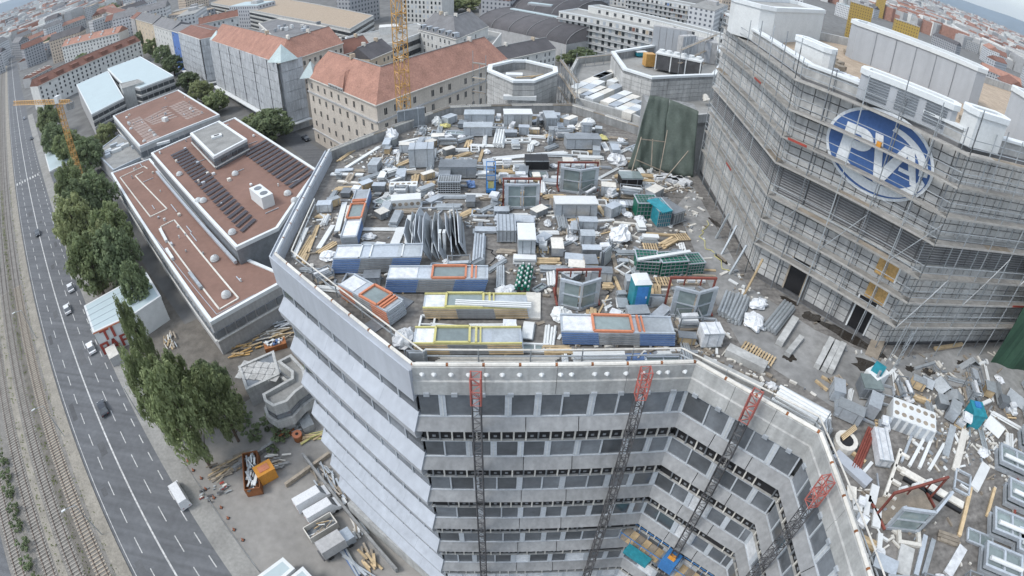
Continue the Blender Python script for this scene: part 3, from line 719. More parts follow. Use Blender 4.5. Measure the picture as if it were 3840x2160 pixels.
for i, (a, b, wl, rf, lb) in enumerate((
    ((-502.03, 592.08), (-401.63, 497.11), 'plaster_warm', 'red_brown_tile', 'cream town house with red roof at the tree-lined street end'),
    ((-397.45, 491.93), (-328.23, 426.67), 'plaster_grey', 'red_brown_tile', 'grey town house between the cream and the beige one'),
    ((-331.69, 431.16), (-266.69, 368.63), 'plaster_warm', 'grey_roof', 'beige town house next to the pale row house'),
    ((-261.13, 360.95), (-215.41, 316.15), 'plaster_white', 'grey_roof', 'pale row house standing beside the blue house'))):
    t, Pq = house('town_house', lb, [a, b], 15, a and 24.5, 4, wl, rf, chim=2)
    windows(t, Pq[0], Pq[1], 4, 23.5, 5, 6, 1.3, 1.9, 'white', .05, seed=i)
# --- white flat-roofed school block (two staggered roofs and a stair core)
def flat_block(name, label, pts, ze, wall, roof, rim='white_cap', rh=.5, z0=0., rw=.5):
    pts = [tuple(p[:2]) for p in pts]; c = (sum(p[0] for p in pts)/len(pts), sum(p[1] for p in pts)/len(pts))
    t = thing(name, label, 'building', (c[0], c[1], z0)); lp = [(p[0]-c[0], p[1]-c[1]) for p in pts]
    ar = sum(lp[i][0]*lp[(i+1) % len(lp)][1]-lp[(i+1) % len(lp)][0]*lp[i][1] for i in range(len(lp)))
    if ar < 0: lp = lp[::-1]
    MB().prism(offset_poly(lp, .1), 0, ze-z0).build('wall', wall, t)
    MB().prism(offset_poly(lp, rw*.8), ze-z0, ze-z0+.05).build('roof', roof, t)
    MB().ring(lp, rw, ze-z0-.5, ze-z0+rh).build('parapet', rim, t)
    return t, lp
t, lp = flat_block('school_block', 'white flat-roofed block with ribbon windows, lower of two staggered halves', [(-253.42, 259.19), (-184.98, 193.96), (-179, 212.61), (-243.72, 280.14)], 13, 'plaster_grey', 'white_roof', rh=.12)
def ribbon(t, lp, z0, z1, rows, m='win_dark', gap=3.0):
    n = len(lp)
    for i in range(n):
        a, b = lp[i], lp[(i+1) % n]; n_ = nrm(a, b); L_ = dist(a, b); k = int(L_/gap)
        w0 = Vector((lerp(a, b, .5)[0], lerp(a, b, .5)[1]))+t.location.xy
        if n_.dot(-w0.normalized()) < .05: continue
        for j in range(rows):
            z = z0+(z1-z0)*(j+.5)/rows
            for q in range(k):
                p = lerp(a, b, (q+.5)/k); ucube('window', t, m, (p[0]+n_.x*.0, p[1]+n_.y*.0, z), (L_/k-.35, .3, (z1-z0)/rows*.5), ang(a, b))
            c_ = lerp(a, b, .5); ucube('ledge', t, 'plaster_white', (c_[0]+n_.x*.1, c_[1]+n_.y*.1, z-(z1-z0)/rows*.42), (L_, .5, .25), ang(a, b))
ribbon(t, lp, .5, 12.3, 4)
t, lp = flat_block('school_block', 'white flat-roofed block with ribbon windows, higher of two staggered halves', [(-243.31, 279.33), (-230.27, 298.36), (-163.11, 234.69), (-173.79, 219.73), (-195.32, 233.23)], 14.5, 'plaster_grey', 'white_roof', rh=.12)
ribbon(t, lp, .5, 13.8, 4)
t, lp = flat_block('stair_core', 'blank concrete stair core between the two white flat roofs', [(-185, 219.79), (-175.54, 226.06), (-184.55, 233.59), (-194.98, 230.32)], 15.5, 'concrete_pale', 'bitumen', 'concrete_pale', .3)
# --- long white house with brown roof, red roofed villas behind it
t, Pq = house('long_house', 'long white apartment house with dark red-brown roof beside the white flat roofs', [(-295.09, 265.47), (-267.71, 350.45)], 13, 16, 5, 'plaster_white', 'red_brown_tile', chim=0)
windows(t, Pq[0], Pq[1], 1, 15.5, 5, 24, 1.4, 1.7, 'plain', .08)
for i in range(7):
    p = lerp(Pq[0], Pq[1], (i+.5)/7); n_ = nrm(Pq[0], Pq[1]); ucube('dormer', t, 'red_brown_tile', (p[0]-n_.x*2.5, p[1]-n_.y*2.5, 18.2), (6, 3.2, 2.4), ang(Pq[0], Pq[1]))
for i, (a, b, d_, z, wl, rf, lb) in enumerate((
    ((-411.45, 412.65), (-338.04, 412.87), 15, 17, 'plaster_white', 'terracotta', 'white house with red roof full of dormers behind the long brown-roofed house'),
    ((-653.84, 594.34), (-619.44, 684.52), 10, 15, 'plaster_grey', 'terracotta', 'long grey house with light orange roof behind the dormer house'),
    ((-1033.04, 1017.99), (-1075.6, 1141.04), 9, 17, 'plaster_white', 'terracotta', 'small house with light orange roof near the far railway bend'),
    ((-501.85, 446.6), (-514.71, 507.13), 14, 9, 'plaster_grey', 'red_brown_tile', 'low shed with reddish roof strips near the pale rail bridge'),
    ((-388.79, 343.61), (-384.75, 369.04), 13, 8, 'plaster_grey', 'red_brown_tile', 'low shed with pale skylight bars next to the long white house'),
    ((-973.4, 905.6), (-976.55, 951.33), 10, 14, 'plaster_white', 'red_brown_tile', 'white house with dark red roof beside the curved rails'))):
    t, Pq = house('house', lb, [a, b], d_, z, 5 if z > 10 else 2.5, wl, rf, chim=3 if z > 10 else 0)
    windows(t, Pq[0], Pq[1], 1, z-.5, max(2, int(z/3.4)), max(4, int(dist(a, b)/4)), 1.4, 1.7, 'plain', .1, seed=i)
    if i == 0:
        for k in range(10):
            p = lerp(Pq[0], Pq[1], (k % 5+.5)/5); n_ = nrm(Pq[0], Pq[1]); q = 2.4+(k//5)*2.6
            ucube('dormer', t, 'white', (p[0]-n_.x*q, p[1]-n_.y*q, 17+q*.75+.3), (1.5, 1.8, 1.5), ang(Pq[0], Pq[1]))
    if i in (3, 4):
        for k in range(5):
            p = lerp(Pq[0], Pq[1], (k+.5)/5); n_ = nrm(Pq[0], Pq[1]); ucube('skylight_bar', t, 'offwhite', (p[0]-n_.x*5.5, p[1]-n_.y*5.5, z+2.2), (.9, 10, .5), ang(Pq[0], Pq[1]))
# rail bridge
a = (-750.18, 586.01); b = (-721.32, 652.22); br = thing('rail_bridge', 'pale flat bridge crossing the railway in the distance', 'bridge', (a[0], a[1], 0))
L_ = dist(a, b); ra = ang(a, b); br.rotation_euler = (0, 0, ra)
MB().box((L_/2, 0, 6.6), (L_, 9, .9)).build('deck', 'plaster_white', br)
for q in (-4.3, 4.3): MB().box((L_/2, q, 7.5), (L_, .3, .9)).build('railing', 'galv', br)
for q in range(4): MB().box((L_*(q+.5)/4, 0, 3.1), (1.2, 7, 6.2)).build('pier', 'concrete', br)
# --- low complex with flat red roofs
low, lpl = flat_block('low_hall', 'low hall with red flat roof, white rim and pale duct loops', [(-132.11, 139.63), (-55.82, 70.38), (-43.66, 85.03), (-60.22, 93.18), (-120.85, 148.93)], 8.2, 'plaster_grey', 'flat_red', rh=.35, rw=.7)
ribbon(low, lpl, 3.5, 6.5, 1, 'alu_dark', 2.2)
upp, lpu = flat_block('upper_hall', 'higher hall with red flat roof carrying dark solar panels', [(-115.34, 143.26), (-57.17, 89.08), (-50.24, 96.85), (-50.07, 125.16), (-96.16, 169.97)], 12.4, 'alu_dark', 'flat_red', rh=.35, rw=.7)
midh, lpm = flat_block('middle_hall', 'hall with red flat roof and pale paving grid beside the white flat roofs', [(-172.55, 194.21), (-128.8, 154.5), (-108.16, 179.93), (-152.77, 221.27)], 10.5, 'plaster_grey', 'flat_red', rh=.35, rw=.7)
ribbon(midh, lpm, 5.5, 9.5, 1, 'alu_dark', 2.5)
pent, lpp = flat_block('penthouse', 'square glazed penthouse with white-rimmed flat roof on the solar hall', [(-101.29, 147.81), (-81.75, 127.85), (-76.32, 139.35), (-95.16, 157.29)], 16.2, 'alu_dark', 'bitumen', rh=.3, rw=.8, z0=12.4)
ribbon(pent, lpp, .8, 3.0, 1, 'glass', 2.0)
MB().box((0, 0, 3.9), (3.2, 2.2, 1.1), .6).build('roof_light', 'white', pent); MB().box((0, 0, 4.5), (1.6, .8, .1), .6).build('roof_light_pane', 'black', pent)
low2, lq = flat_block('link_roof', 'grey lower link roof with pipes between the red flat roofs', [(-161.09, 164.98), (-137.13, 146.57), (-128.65, 157.81), (-141.32, 168.49), (-160.77, 181.82)], 6.0, 'plaster_grey', 'bitumen', 'alu', .4)
for i in range(9):
    p = lerp((-158.83, 166.34, 6), (-137.08, 162.51, 6), rng.random()); ucube('duct', low2, 'white' if i % 2 else 'alu', (p[0]-low2.location.x+rng.uniform(-5, 5), p[1]-low2.location.y+rng.uniform(-6, 6), 6.6), (rng.uniform(1, 2.4), rng.uniform(1, 4), 1.2), -.8)
# duct loops on the lower red roof (pale strips)
def strips(parent, pts, z, w_=.35, h_=.22, m='offwhite', name='duct_strip'):
    L0 = parent.location
    for a, b in zip(pts, pts[1:]):
        MB().beam((a[0]-L0.x, a[1]-L0.y, z-L0.z), (b[0]-L0.x, b[1]-L0.y, z-L0.z), w_, h_).build(name, m, parent)
strips(low, [(-116.6, 140.91), (-119.57, 143.01), (-124.99, 135.85), (-95.16, 110.14), (-91.86, 114.1), (-118.61, 136.18), (-116.98, 138.72)], 8.35)
strips(low, [(-88.39, 104.99), (-85.89, 108.18), (-80.09, 102.94), (-52.84, 77.93), (-55.61, 74.36), (-85.31, 101.23), (-88.39, 104.99)], 8.35)
strips(low, [(-126.06, 134.89), (-99.25, 110.33), (-55.58, 72.94), (-49.84, 79.33)], 8.3, .12, .1, 'alu', 'cable_tray')
strips(low, [(-109.73, 136.6), (-58.24, 89.07)], 9.0, .7, .7, 'alu', 'wall_duct')
def dome(label, p, r, z, group='white roof domes'):
    mb = MB(); n = 10
    mb.cyl((0, 0, 0), (0, 0, r*.5), r, n); 
    prev = r
    for k in range(1, 5):
        a_ = k*math.pi/8; rr = r*math.cos(a_); mb.cyl((0, 0, r*.5+r*.7*math.sin(a_-math.pi/8)), (0, 0, r*.5+r*.7*math.sin(a_)), prev, n, 0, max(.02, rr)); prev = rr
    return tag(mb.build('roof_dome', 'white', None, (p[0], p[1], z), 0, True), label, 'skylight', group)
for p in ((-64.55, 90.82), (-55.89, 78.53)): dome('white skylight dome on the low red roof with duct loops', p, 1.05, 8.26, 'domes on the low red roof')
for p in ((-60.78, 94.96), (-93.23, 125.88), (-77.79, 109.85), (-73.91, 124.35), (-53.73, 112.37), (-50.55, 108.78), (-76.29, 109.77)): dome('white skylight dome on the red roof with solar panels', p, .95, 12.46, 'domes on the solar roof')
for p in ((-147.31, 174.58), (-129.96, 159.38), (-153.17, 181.11), (-134.27, 169.84), (-128.21, 164.26), (-134.16, 181.54), (-127.6, 190.62)): dome('small white vent dome on the red roof with the paving grid', p, .7, 10.56, 'domes on the grid roof')
def boxthing(name, label, cat, p, d, m, rz=0., group=None, z=None, lid=None):
    t = thing(name, label, cat, (p[0], p[1], p[2] if z is None else z), rz, group)
    MB().box((0, 0, d[2]/2), d).build('body', m, t)
    if lid: MB().box((0, 0, d[2]+.06), (d[0]+.1, d[1]+.1, .12)).build('lid', lid, t)
    return t
t = boxthing('air_handler', 'large pale two-fan air unit on the red roof next to the solar panels', 'air unit', (-58.91, 108.91, 12.46), (7.6, 3.0, 3.0), 'white', -.75)
for q in (-1.8, 1.8): MB().cyl((q, 0, 3.0), (q, 0, 3.12), .95, 12).build('fan', 'alu_dark', t)
boxthing('roof_cabinet', 'white cabinet on the paving-grid roof', 'cabinet', (-132.95, 179.09, 10.56), (2.4, 1.6, 1.6), 'white', -.4)
boxthing('roof_cabinet', 'long white cabinet at the rim of the solar roof', 'cabinet', (-114.82, 150.71, 12.46), (4.6, 1.0, .8), 'white', .45)
for i, (a, b) in enumerate((((-80.03, 94.45, 8.3), (-75.84, 90.48, 8.3)), ((-68.41, 85.42, 8.3), (-62.74, 80.4, 8.3)), ((-87.36, 103.26, 8.3), (-82.04, 97.82, 8.3)))):
    mb = MB(); mb.beam((0, 0, .4), (b[0]-a[0], b[1]-a[1], .4), .7, .7)
    tag(mb.build('duct_bundle', 'white' if i != 1 else 'galv', None, (a[0], a[1], 8.27)), ['short white duct piece on the low red roof', 'bundle of silvery ducts lying along the cable tray', 'white packaging along the first duct loop'][i], 'duct')
# solar rows: tilted panels
def solar(l0, l1, r0, r1, n, label, z):
    t = thing('solar_array', label, 'solar array', ((l0[0]+r1[0])/2, (l0[1]+r1[1])/2, z)); L0 = t.location
    for i in range(n):
        a = lerp(l0, l1, (i+.5)/n); b = lerp(r0, r1, (i+.5)/n); k = max(1, int(dist(a, b)/3.2)); c = lerp(a, b, .5)
        for q in range(k):
            p = lerp(a, b, (q+.5)/k); ucube('solar_panel', t, 'solar', (p[0]-L0.x, p[1]-L0.y, .45), (dist(a, b)/k-.06, dist(l0, l1)/n*.33, .08), ang(a, b), R(14))
solar((-105.48, 140.12), (-57.56, 94.14), (-102.12, 144.88), (-56.34, 99.39), 24, 'long field of dark solar panel rows between the roof edge and the penthouse', 12.46)
solar((-78.77, 138.64), (-53.23, 114.19), (-74.68, 147.75), (-50.01, 123.33), 13, 'field of dark solar panel rows beyond the penthouse', 12.46)
for hall, z, n_, bx in ((low, 8.3, 22, lpl), (upp, 12.5, 26, lpu), (midh, 10.6, 22, lpm)):
    rr = random.Random(int(z)); ip = offset_poly(bx, 2.0); xs = [q[0] for q in ip]; ys = [q[1] for q in ip]; got = 0
    while got < n_:
        x, y = rr.uniform(min(xs), max(xs)), rr.uniform(min(ys), max(ys)); c_ = False
        for i in range(len(ip)):
            (x1, y1), (x2, y2) = ip[i], ip[(i+1) % len(ip)]
            if (y1 > y) != (y2 > y) and x < (x2-x1)*(y-y1)/(y2-y1)+x1: c_ = not c_
        if not c_: continue
        got += 1; k = rr.random()
        if k < .4: ucube('vent_box', hall, rr.choice(('white', 'alu', 'offwhite')), (x, y, z-hall.location.z+.3), (rr.uniform(.4, 1.2), rr.uniform(.4, 1.0), rr.uniform(.4, .9)), -.75)
        elif k < .7: MB().cyl((x, y, z-hall.location.z), (x, y, z-hall.location.z+rr.uniform(.5, 1.1)), .18, 8).build('vent_pipe', rr.choice(('white', 'galv')), hall)
        else: ucube('cable_duct', hall, 'alu', (x, y, z-hall.location.z+.1), (rr.uniform(2, 6), .2, .15), -.75+1.57*(rr.random() < .4))
# paving grid on the middle hall
for g0, g1, h0, h1, nr, nc in (((-157.05, 184.3), (-127.03, 157.61), (-153.16, 189.31), (-124.66, 162.29), 10, 5), ((-148.12, 184.62), (-136.98, 175.93), (-144.77, 196.98), (-128.6, 182.07), 5, 9), ((-142.93, 197.42), (-121.81, 177.72), (-139.29, 204.07), (-116.92, 183.59), 8, 5)):
    for i in range(nr):
        for j in range(nc):
            p = lerp(lerp(g0, g1, (i+.5)/nr), lerp(h0, h1, (i+.5)/nr), (j+.5)/nc)
            ucube('paving_tile', midh, 'paving_pink', (p[0]-midh.location.x, p[1]-midh.location.y, 10.6), (dist(g0, h0)/nc*.82, dist(g0, g1)/nr*.82, .08), ang(g0, h0))
# --- grey mansard house with dormers
t, Pq = house('mansard_house', 'white house with grey mansard roof and a row of dormers', [(-46.3, 261.21), (-26.21, 237.47), (-14.39, 267.93)], 18, 21, 7, 'plaster_white', 'grey_roof', chim=4, eave=.3)
windows(t, Pq[0], Pq[1], 6, 20.5, 4, 9, 1.3, 2.0, 'white', .05)
windows(t, Pq[1], Pq[2], 6, 20.5, 4, 6, 1.3, 2.0, 'white', .4)
a, b = Pq[0], Pq[1]; n_ = nrm(a, b)
for i in range(6):
    p = lerp(a, b, (i+.5)/6); ucube('dormer', t, 'alu', (p[0]-n_.x*1.6, p[1]-n_.y*1.6, 22.4), (2.0, 2.6, 2.0), ang(a, b)); ucube('dormer_window', t, 'win_dark', (p[0]-n_.x*.28, p[1]-n_.y*.28, 22.4), (1.4, .06, 1.4), ang(a, b))
t, lp = flat_block('white_annexe', 'white annexe with flat grey roof beside the mansard gable', [(-28.64, 264.48), (-12.02, 247.8), (-8.38, 279.56), (-23.6, 294.64)], 15, 'plaster_white', 'bitumen', 'plaster_white', .4)
# brown-roofed court wings
for i, (a, b, lb) in enumerate((((-68.19, 210.83), (-58.68, 222.24), 'brown-roofed wing in the yard behind the terracotta house'), ((-56.24, 208.71), (-50.17, 224.23), 'dark-roofed low wing beside the crane in the rear yard'))):
    t, Pq = house('court_wing', lb, [a, b], 11, 22-2*i, 4.5, 'plaster_warm', 'red_brown_tile' if i == 0 else 'dark_roof', chim=2)
    windows(t, Pq[0], Pq[1], 10, 21-2*i, 3, 6, 1.2, 1.8, 'tan', .1)
t, Pq = house('ruined_roof_house', 'house with weathered grey-brown roof behind the octagonal concrete core', [(-6.45, 220.86), (16.17, 245.64)], 12, 16, 4, 'plaster_white', 'dark_roof', chim=2)
windows(t, Pq[0], Pq[1], 7, 15.5, 3, 12, 1.2, 1.8, 'white', .2)
# --- barrel-roofed halls
def barrel(label, a, b, wid, zb, rise, m='dark_roof'):
    t = thing('barrel_hall', label, 'hall', (a[0], a[1], 0), ang(a, b)); L_ = dist(a, b); n = 12; vs = []
    for x in (0, L_):
        for i in range(n+1):
            th = math.pi*i/n; vs.append((x, wid/2-wid/2*math.cos(th), zb+rise*math.sin(th)))
    mb = MB(); mb.add(vs, [(i, i+1, n+1+i+1, n+1+i) for i in range(n)]+[tuple(range(n, -1, -1)), tuple(range(n+1, 2*n+2))]); mb.build('vault', m, t, None, 0, True)
    MB().box((L_/2, wid/2, zb/2), (L_-.1, wid-.1, zb)).build('wall', 'plaster_grey', t)
    for k in range(6):
        mb = MB(); prev = None
        for i in range(n+1):
            th = math.pi*i/n; p = (L_*k/5, wid/2-wid/2*1.01*math.cos(th), zb+rise*1.01*math.sin(th))
            if prev: mb.beam(prev, p, .5, .3)
            prev = p
        mb.build('rib', 'grey_roof', t)
    MB().box((L_*.5, wid/2, zb+rise+.2), (L_*.8, 3, .6)).build('roof_light', 'white_roof', t)
barrel('large dark barrel-vaulted hall behind the apartment block', (-25.73, 335.83), (24.21, 286.85), 46, 9, 8)
barrel('second dark barrel-vaulted hall with white roof light further back', (-27.73, 397.47), (31.97, 359.41), 60, 9, 10)
# --- apartment slabs with balcony bands
def slab(label, a, b, dep, ze, fl, rz0=0, cols=20, colour=True, seed=0, band=True):
    t, Pq = house('apartment_slab', label, [a, b], dep, ze, .6, 'plaster_white', 'bitumen', kind='flat', rim='white_cap')
    A__, B__ = Pq; L_ = dist(A__, B__); ra = ang(A__, B__); n_ = nrm(A__, B__); r_ = random.Random(seed)
    H_ = (ze-1)/fl
    for j in range(fl):
        z = 1+H_*j; c = lerp(A__, B__, .5)
        if band:
            ucube('balcony_slab', t, 'white', (c[0]+n_.x*.7, c[1]+n_.y*.7, z), (L_+.8, 1.5, .28), ra)
            ucube('balcony_rail', t, 'plaster_grey', (c[0]+n_.x*1.4, c[1]+n_.y*1.4, z+.6), (L_+.6, .06, .7), ra)
        for i in range(cols):
            p = lerp(A__, B__, (i+.5)/cols)
            mm = 'win_dark' if r_.random() < .75 else 'alu'
            ucube('window', t, mm, (p[0]+n_.x*.03, p[1]+n_.y*.03, z+H_*.48), (L_/cols*.42, .1, H_*.62), ra)
            if colour and i > cols*.28 and r_.random() < .25:
                ucube('coloured_panel', t, r_.choice(('red_brown_tile', 'orange', 'blue_film', 'plaster_warm')), (lerp(A__, B__, (i+.98)/cols)[0]+n_.x*.06, lerp(A__, B__, (i+.98)/cols)[1]+n_.y*.06, z+H_*.48), (L_/cols*.4, .08, H_*.6), ra)
    return t, Pq
t, Pq = slab('long white apartment slab with balcony bands and coloured panels', (21.23, 311.66), (98.71, 248.13), 18, 22, 6, cols=26, seed=1)
tt, P2 = house('attic_storey', 'set-back white attic storey along the top of the long apartment slab', [(37.35, 315.44), (104.56, 249.41)], 10, 25.6, .5, 'plaster_white', 'bitumen', kind='flat', rim='white_cap', z0=22)
windows(tt, P2[0], P2[1], .4, 3.2, 1, 18, 1.8, 1.9, 'plain', .15)
slab('rear apartment slab with long balcony bands', (73.63, 395.26), (140.04, 354.3), 16, 24, 7, cols=24, seed=2)
slab('far apartment slab beyond the barrel halls', (46.85, 518.13), (96.77, 495.32), 16, 26, 8, cols=16, colour=False, seed=3, band=False)
slab('white tower slab with reddish windows behind the crane', (-80.14, 394.29), (-51.35, 381.45), 16, 30, 9, cols=10, colour=False, seed=4, band=False)
slab('far white slab behind the garden trees', (4.17, 466.9), (38.83, 459.62), 16, 30, 9, cols=14, colour=False, seed=5, band=False)
t, lp = flat_block('parking_deck', 'long pale parking building with dark openings', [(-302.72, 522.38), (-164.79, 374.81), (-90.66, 299.45), (-87.69, 341.57), (-306.16, 593.07)], 15, 'plaster_white', 'gravel_roof', 'concrete_pale', .5)
ribbon(t, lp, .5, 14, 4, 'win_dark', 3.5)
t, lp = flat_block('flat_roof_house', 'pale flat-roofed house with roof boxes between the parking building and terracotta wing', [(-80.98, 258.72), (-76.08, 263.67), (-51.12, 286.67), (-41.49, 269.69), (-53.6, 240.22), (-72.62, 237.84)], 19, 'plaster_white', 'bitumen', 'white', .4)
ribbon(t, lp, 5, 18, 3, 'win_dark', 3)
MB().box((2, 4, 21), (9, 7, 4), .2).build('lift_house', 'plaster_white', t)
t, lp = flat_block('flat_roof_house', 'flat-roofed house cluttered with vents behind the sheeted house', [(-111.06, 245.03), (-83.23, 227.31), (-88.76, 260.88), (-133.62, 303.43), (-142.09, 294.53)], 24, 'plaster_grey', 'grey_roof', 'offwhite', .5)
for i in range(14):
    ucube('roof_vent', t, rng.choice(('white', 'alu', 'offwhite', 'steel')), (rng.uniform(-14, 14), rng.uniform(-9, 9), 24.8), (rng.uniform(.8, 3), rng.uniform(.8, 2), rng.uniform(1, 2.2)), rng.uniform(0, 3))
t, Pq = house('town_house', 'house with red tiled terrace roof above the grey sheeting', [(-190.82, 311.08), (-168.71, 322.97)], 13, 26, 3.5, 'plaster_white', 'red_brown_tile', chim=5)
windows(t, Pq[0], Pq[1], 15, 25.5, 3, 9, 1.3, 1.9, 'white', .1)

# ================================================================ far town: one building each, repeated by kind
def far_mesh(name, m, roofm, rt=0.):
    vs = [(-.5, -.5, 0), (.5, -.5, 0), (.5, .5, 0), (-.5, .5, 0), (-.5, -.5, 1), (.5, -.5, 1), (.5, .5, 1), (-.5, .5, 1)]
    return vs
def far_building(label, group, p, w_, d_, h_, rz, m, roofm, gable):
    t = thing('far_building', label, 'building', (p[0], p[1], 0), rz, group)
    mb = MB().box((0, 0, h_/2), (w_, d_, h_)); o = mb.build('wall', m, t); me = o.data
    uv = me.uv_layers.new(name='UVMap')
    for poly in me.polygons:
        nz = poly.normal
        for li in poly.loop_indices:
            v = me.vertices[me.loops[li].vertex_index].co
            uv.data[li].uv = ((v.x if abs(nz.y) > .5 else v.y)+100.5, v.z) if abs(nz.z) < .5 else (0, 0)
    if gable:
        MB().add([(-w_/2-.3, -d_/2-.4, h_), (w_/2+.3, -d_/2-.4, h_), (w_/2+.3, d_/2+.4, h_), (-w_/2-.3, d_/2+.4, h_), (-w_/2, 0, h_+d_*.35), (w_/2, 0, h_+d_*.35)], [(0, 1, 5, 4), (2, 3, 4, 5), (0, 4, 3), (1, 2, 5), (3, 2, 1, 0)]).build('roof', roofm, t)
    else:
        MB().box((0, 0, h_+.25), (w_-.6, d_-.6, .5)).build('roof', roofm, t)
        MB().box((w_*.2, 0, h_+1.6), (w_*.2, d_*.4, 2.6)).build('lift_house', 'plaster_grey', t)
    return t
r_ = random.Random(11)
def fill(n, region, group, label, rf):
    """scatter buildings over a plan quad, keeping them apart"""
    done = []
    q0, q1, q2, q3 = region
    for _ in range(n*6):
        if len(done) >= n: break
        u, v = r_.random(), r_.random(); v = v**1.6
        p = lerp(lerp(q0, q1, u), lerp(q3, q2, u), v)
        w_, d_, h_ = r_.uniform(22, 55), r_.uniform(13, 20), r_.uniform(15, 27)
        if any(dist(p, e[0]) < (w_+e[1])*.5 for e in done): continue
        done.append((p, w_)); rf(p, w_, d_, h_)
def fb_top(p, w_, d_, h_):
    k = r_.random(); g = r_.random() < .5
    wm = r_.choice(('far_white', 'far_white', 'far_grey', 'far_warm')); rm = r_.choice(('terracotta', 'red_brown_tile', 'grey_roof', 'dark_roof')) if g else r_.choice(('bitumen', 'bitumen', 'white_roof', 'gravel_roof'))
    sz = 'long' if w_ > 42 else 'short' if w_ < 31 else 'mid-sized'
    lb = '%s %s %s building with %s roof in the distant town' % (sz, {'far_white': 'white', 'far_grey': 'grey', 'far_warm': 'beige'}[wm], 'gabled' if g else 'flat-roofed', {'terracotta': 'orange tile', 'red_brown_tile': 'dark red tile', 'grey_roof': 'mid grey', 'dark_roof': 'nearly black', 'bitumen': 'plain grey', 'white_roof': 'bright white', 'gravel_roof': 'sandy gravel'}[rm])
    far_building(lb, lb[:60], p, w_, d_, h_, r_.choice((.3, .3+1.57, -.5, 1.07)), wm, rm, g)
fill(110, ((210, 150), (900, 330), (3200, 1500), (900, 2600)), None, None, fb_top)
fill(95, ((-600, 470), (-230, 400), (-600, 1700), (-2100, 1600)), None, None, fb_top)
fill(55, ((-220, 420), (260, 330), (900, 2200), (-700, 2200)), None, None, fb_top)
for i, (x, y, w_, d_, h_, lb) in enumerate((((347.42, 534.76)[0], (347.42, 534.76)[1], 24, 15, 38, 'ochre yellow tower block beyond the tower, next to the grey lift shaft'), ((351.7, 457.23)[0], (351.7, 457.23)[1], 24, 15, 38, 'ochre yellow slab block with speckled front beyond the tower roof'), ((624.3, 900.82)[0], (624.3, 900.82)[1], 16, 15, 40, 'narrow ochre yellow block behind the white one'))):
    far_building(lb, None, (x, y), w_, d_, h_, -.5, 'far_yellow', 'bitumen', False)
# low hills on the horizon
mb = MB(); n = 90
for i in range(n):
    pass
vs = []; fs = []
for i in range(n+1):
    a_ = R(-75)+R(150)*i/n; d_ = 11500
    h_ = 90+120*max(0, math.sin(i*.21+.6))+70*math.sin(i*.53)+60*max(0, math.sin(a_*1.3+.2))
    for k, (dd, hh) in enumerate(((-1200, -5), (0, max(40, h_)), (2500, max(60, h_*1.2)))):
        vs.append(((d_+dd)*math.sin(a_), (d_+dd)*math.cos(a_), hh))
for i in range(n):
    for k in range(2): fs.append((i*3+k, (i+1)*3+k, (i+1)*3+k+1, i*3+k+1))
struct(MB().add(vs, [f for f in fs]).build('hills', 'hill', None, None, 0, True))

# ================================================================ structures behind the main roof
def oct_core(label, rim, zt, zb, name='concrete_core'):
    pts = [tuple(p[:2]) for p in rim]; c = (sum(p[0] for p in pts)/len(pts), sum(p[1] for p in pts)/len(pts))
    t = thing(name, label, 'building', (c[0], c[1], zb)); lp = [(p[0]-c[0], p[1]-c[1]) for p in pts]
    ar = sum(lp[i][0]*lp[(i+1) % len(lp)][1]-lp[(i+1) % len(lp)][0]*lp[i][1] for i in range(len(lp)))
    if ar < 0: lp = lp[::-1]
    MB().ring(offset_poly(lp, .12), .4, 0, zt-zb-.15).build('wall', 'concrete', t)
    MB().prism(offset_poly(lp, .3), 0, zt-zb-1.2).build('roof', 'bitumen', t)
    MB().ring(lp, .62, zt-zb-.15, zt-zb+.15).build('coping', 'white_cap', t)
    n = len(lp)
    for i in range(n):
        a, b = lp[i], lp[(i+1) % n]; n_ = nrm(a, b); L_ = dist(a, b); k = max(1, int(L_/1.4))
        mid = Vector(lerp(a, b, .5))+t.location.xy
        if n_.dot(-mid) < 0: continue
        for j in range(int((zt-zb-.3)/.62)):
            for q in range(k):
                p = lerp(a, b, (q+.5)/k); inst('wall_panel', panel_me, t, (p[0]-n_.x*.09, p[1]-n_.y*.09, .35+j*.62), ang(a, b), (L_/k-.04, .1, .58))
    return t
core = oct_core('octagonal concrete stair core with white coping behind the roof parapet', [(-3.92, 70.91), (-0.56, 66), (2.05, 66.28), (5.13, 70.94), (5.18, 73.57), (1.18, 76.87), (-0.83, 76.64), (-3.92, 73.56)], 52.6, 44)
L0 = core.location
ucube('doorway', core, 'black', (-.2, -5.0, 4.6), (1.9, .3, 3.0)); ucube('door_canopy', core, 'white', (-.2, -5.4, 6.5), (4.0, .9, .5))
for q, (x, y) in enumerate(((-1, 1), (.5, .2), (2, .8))): ucube('roof_hatch' if q == 0 else 'board', core, 'white' if q == 0 else 'timber', (x, y, 7.6), (2.2, 1.2, .3) if q == 0 else (2.6, .15, .1), .4*q)
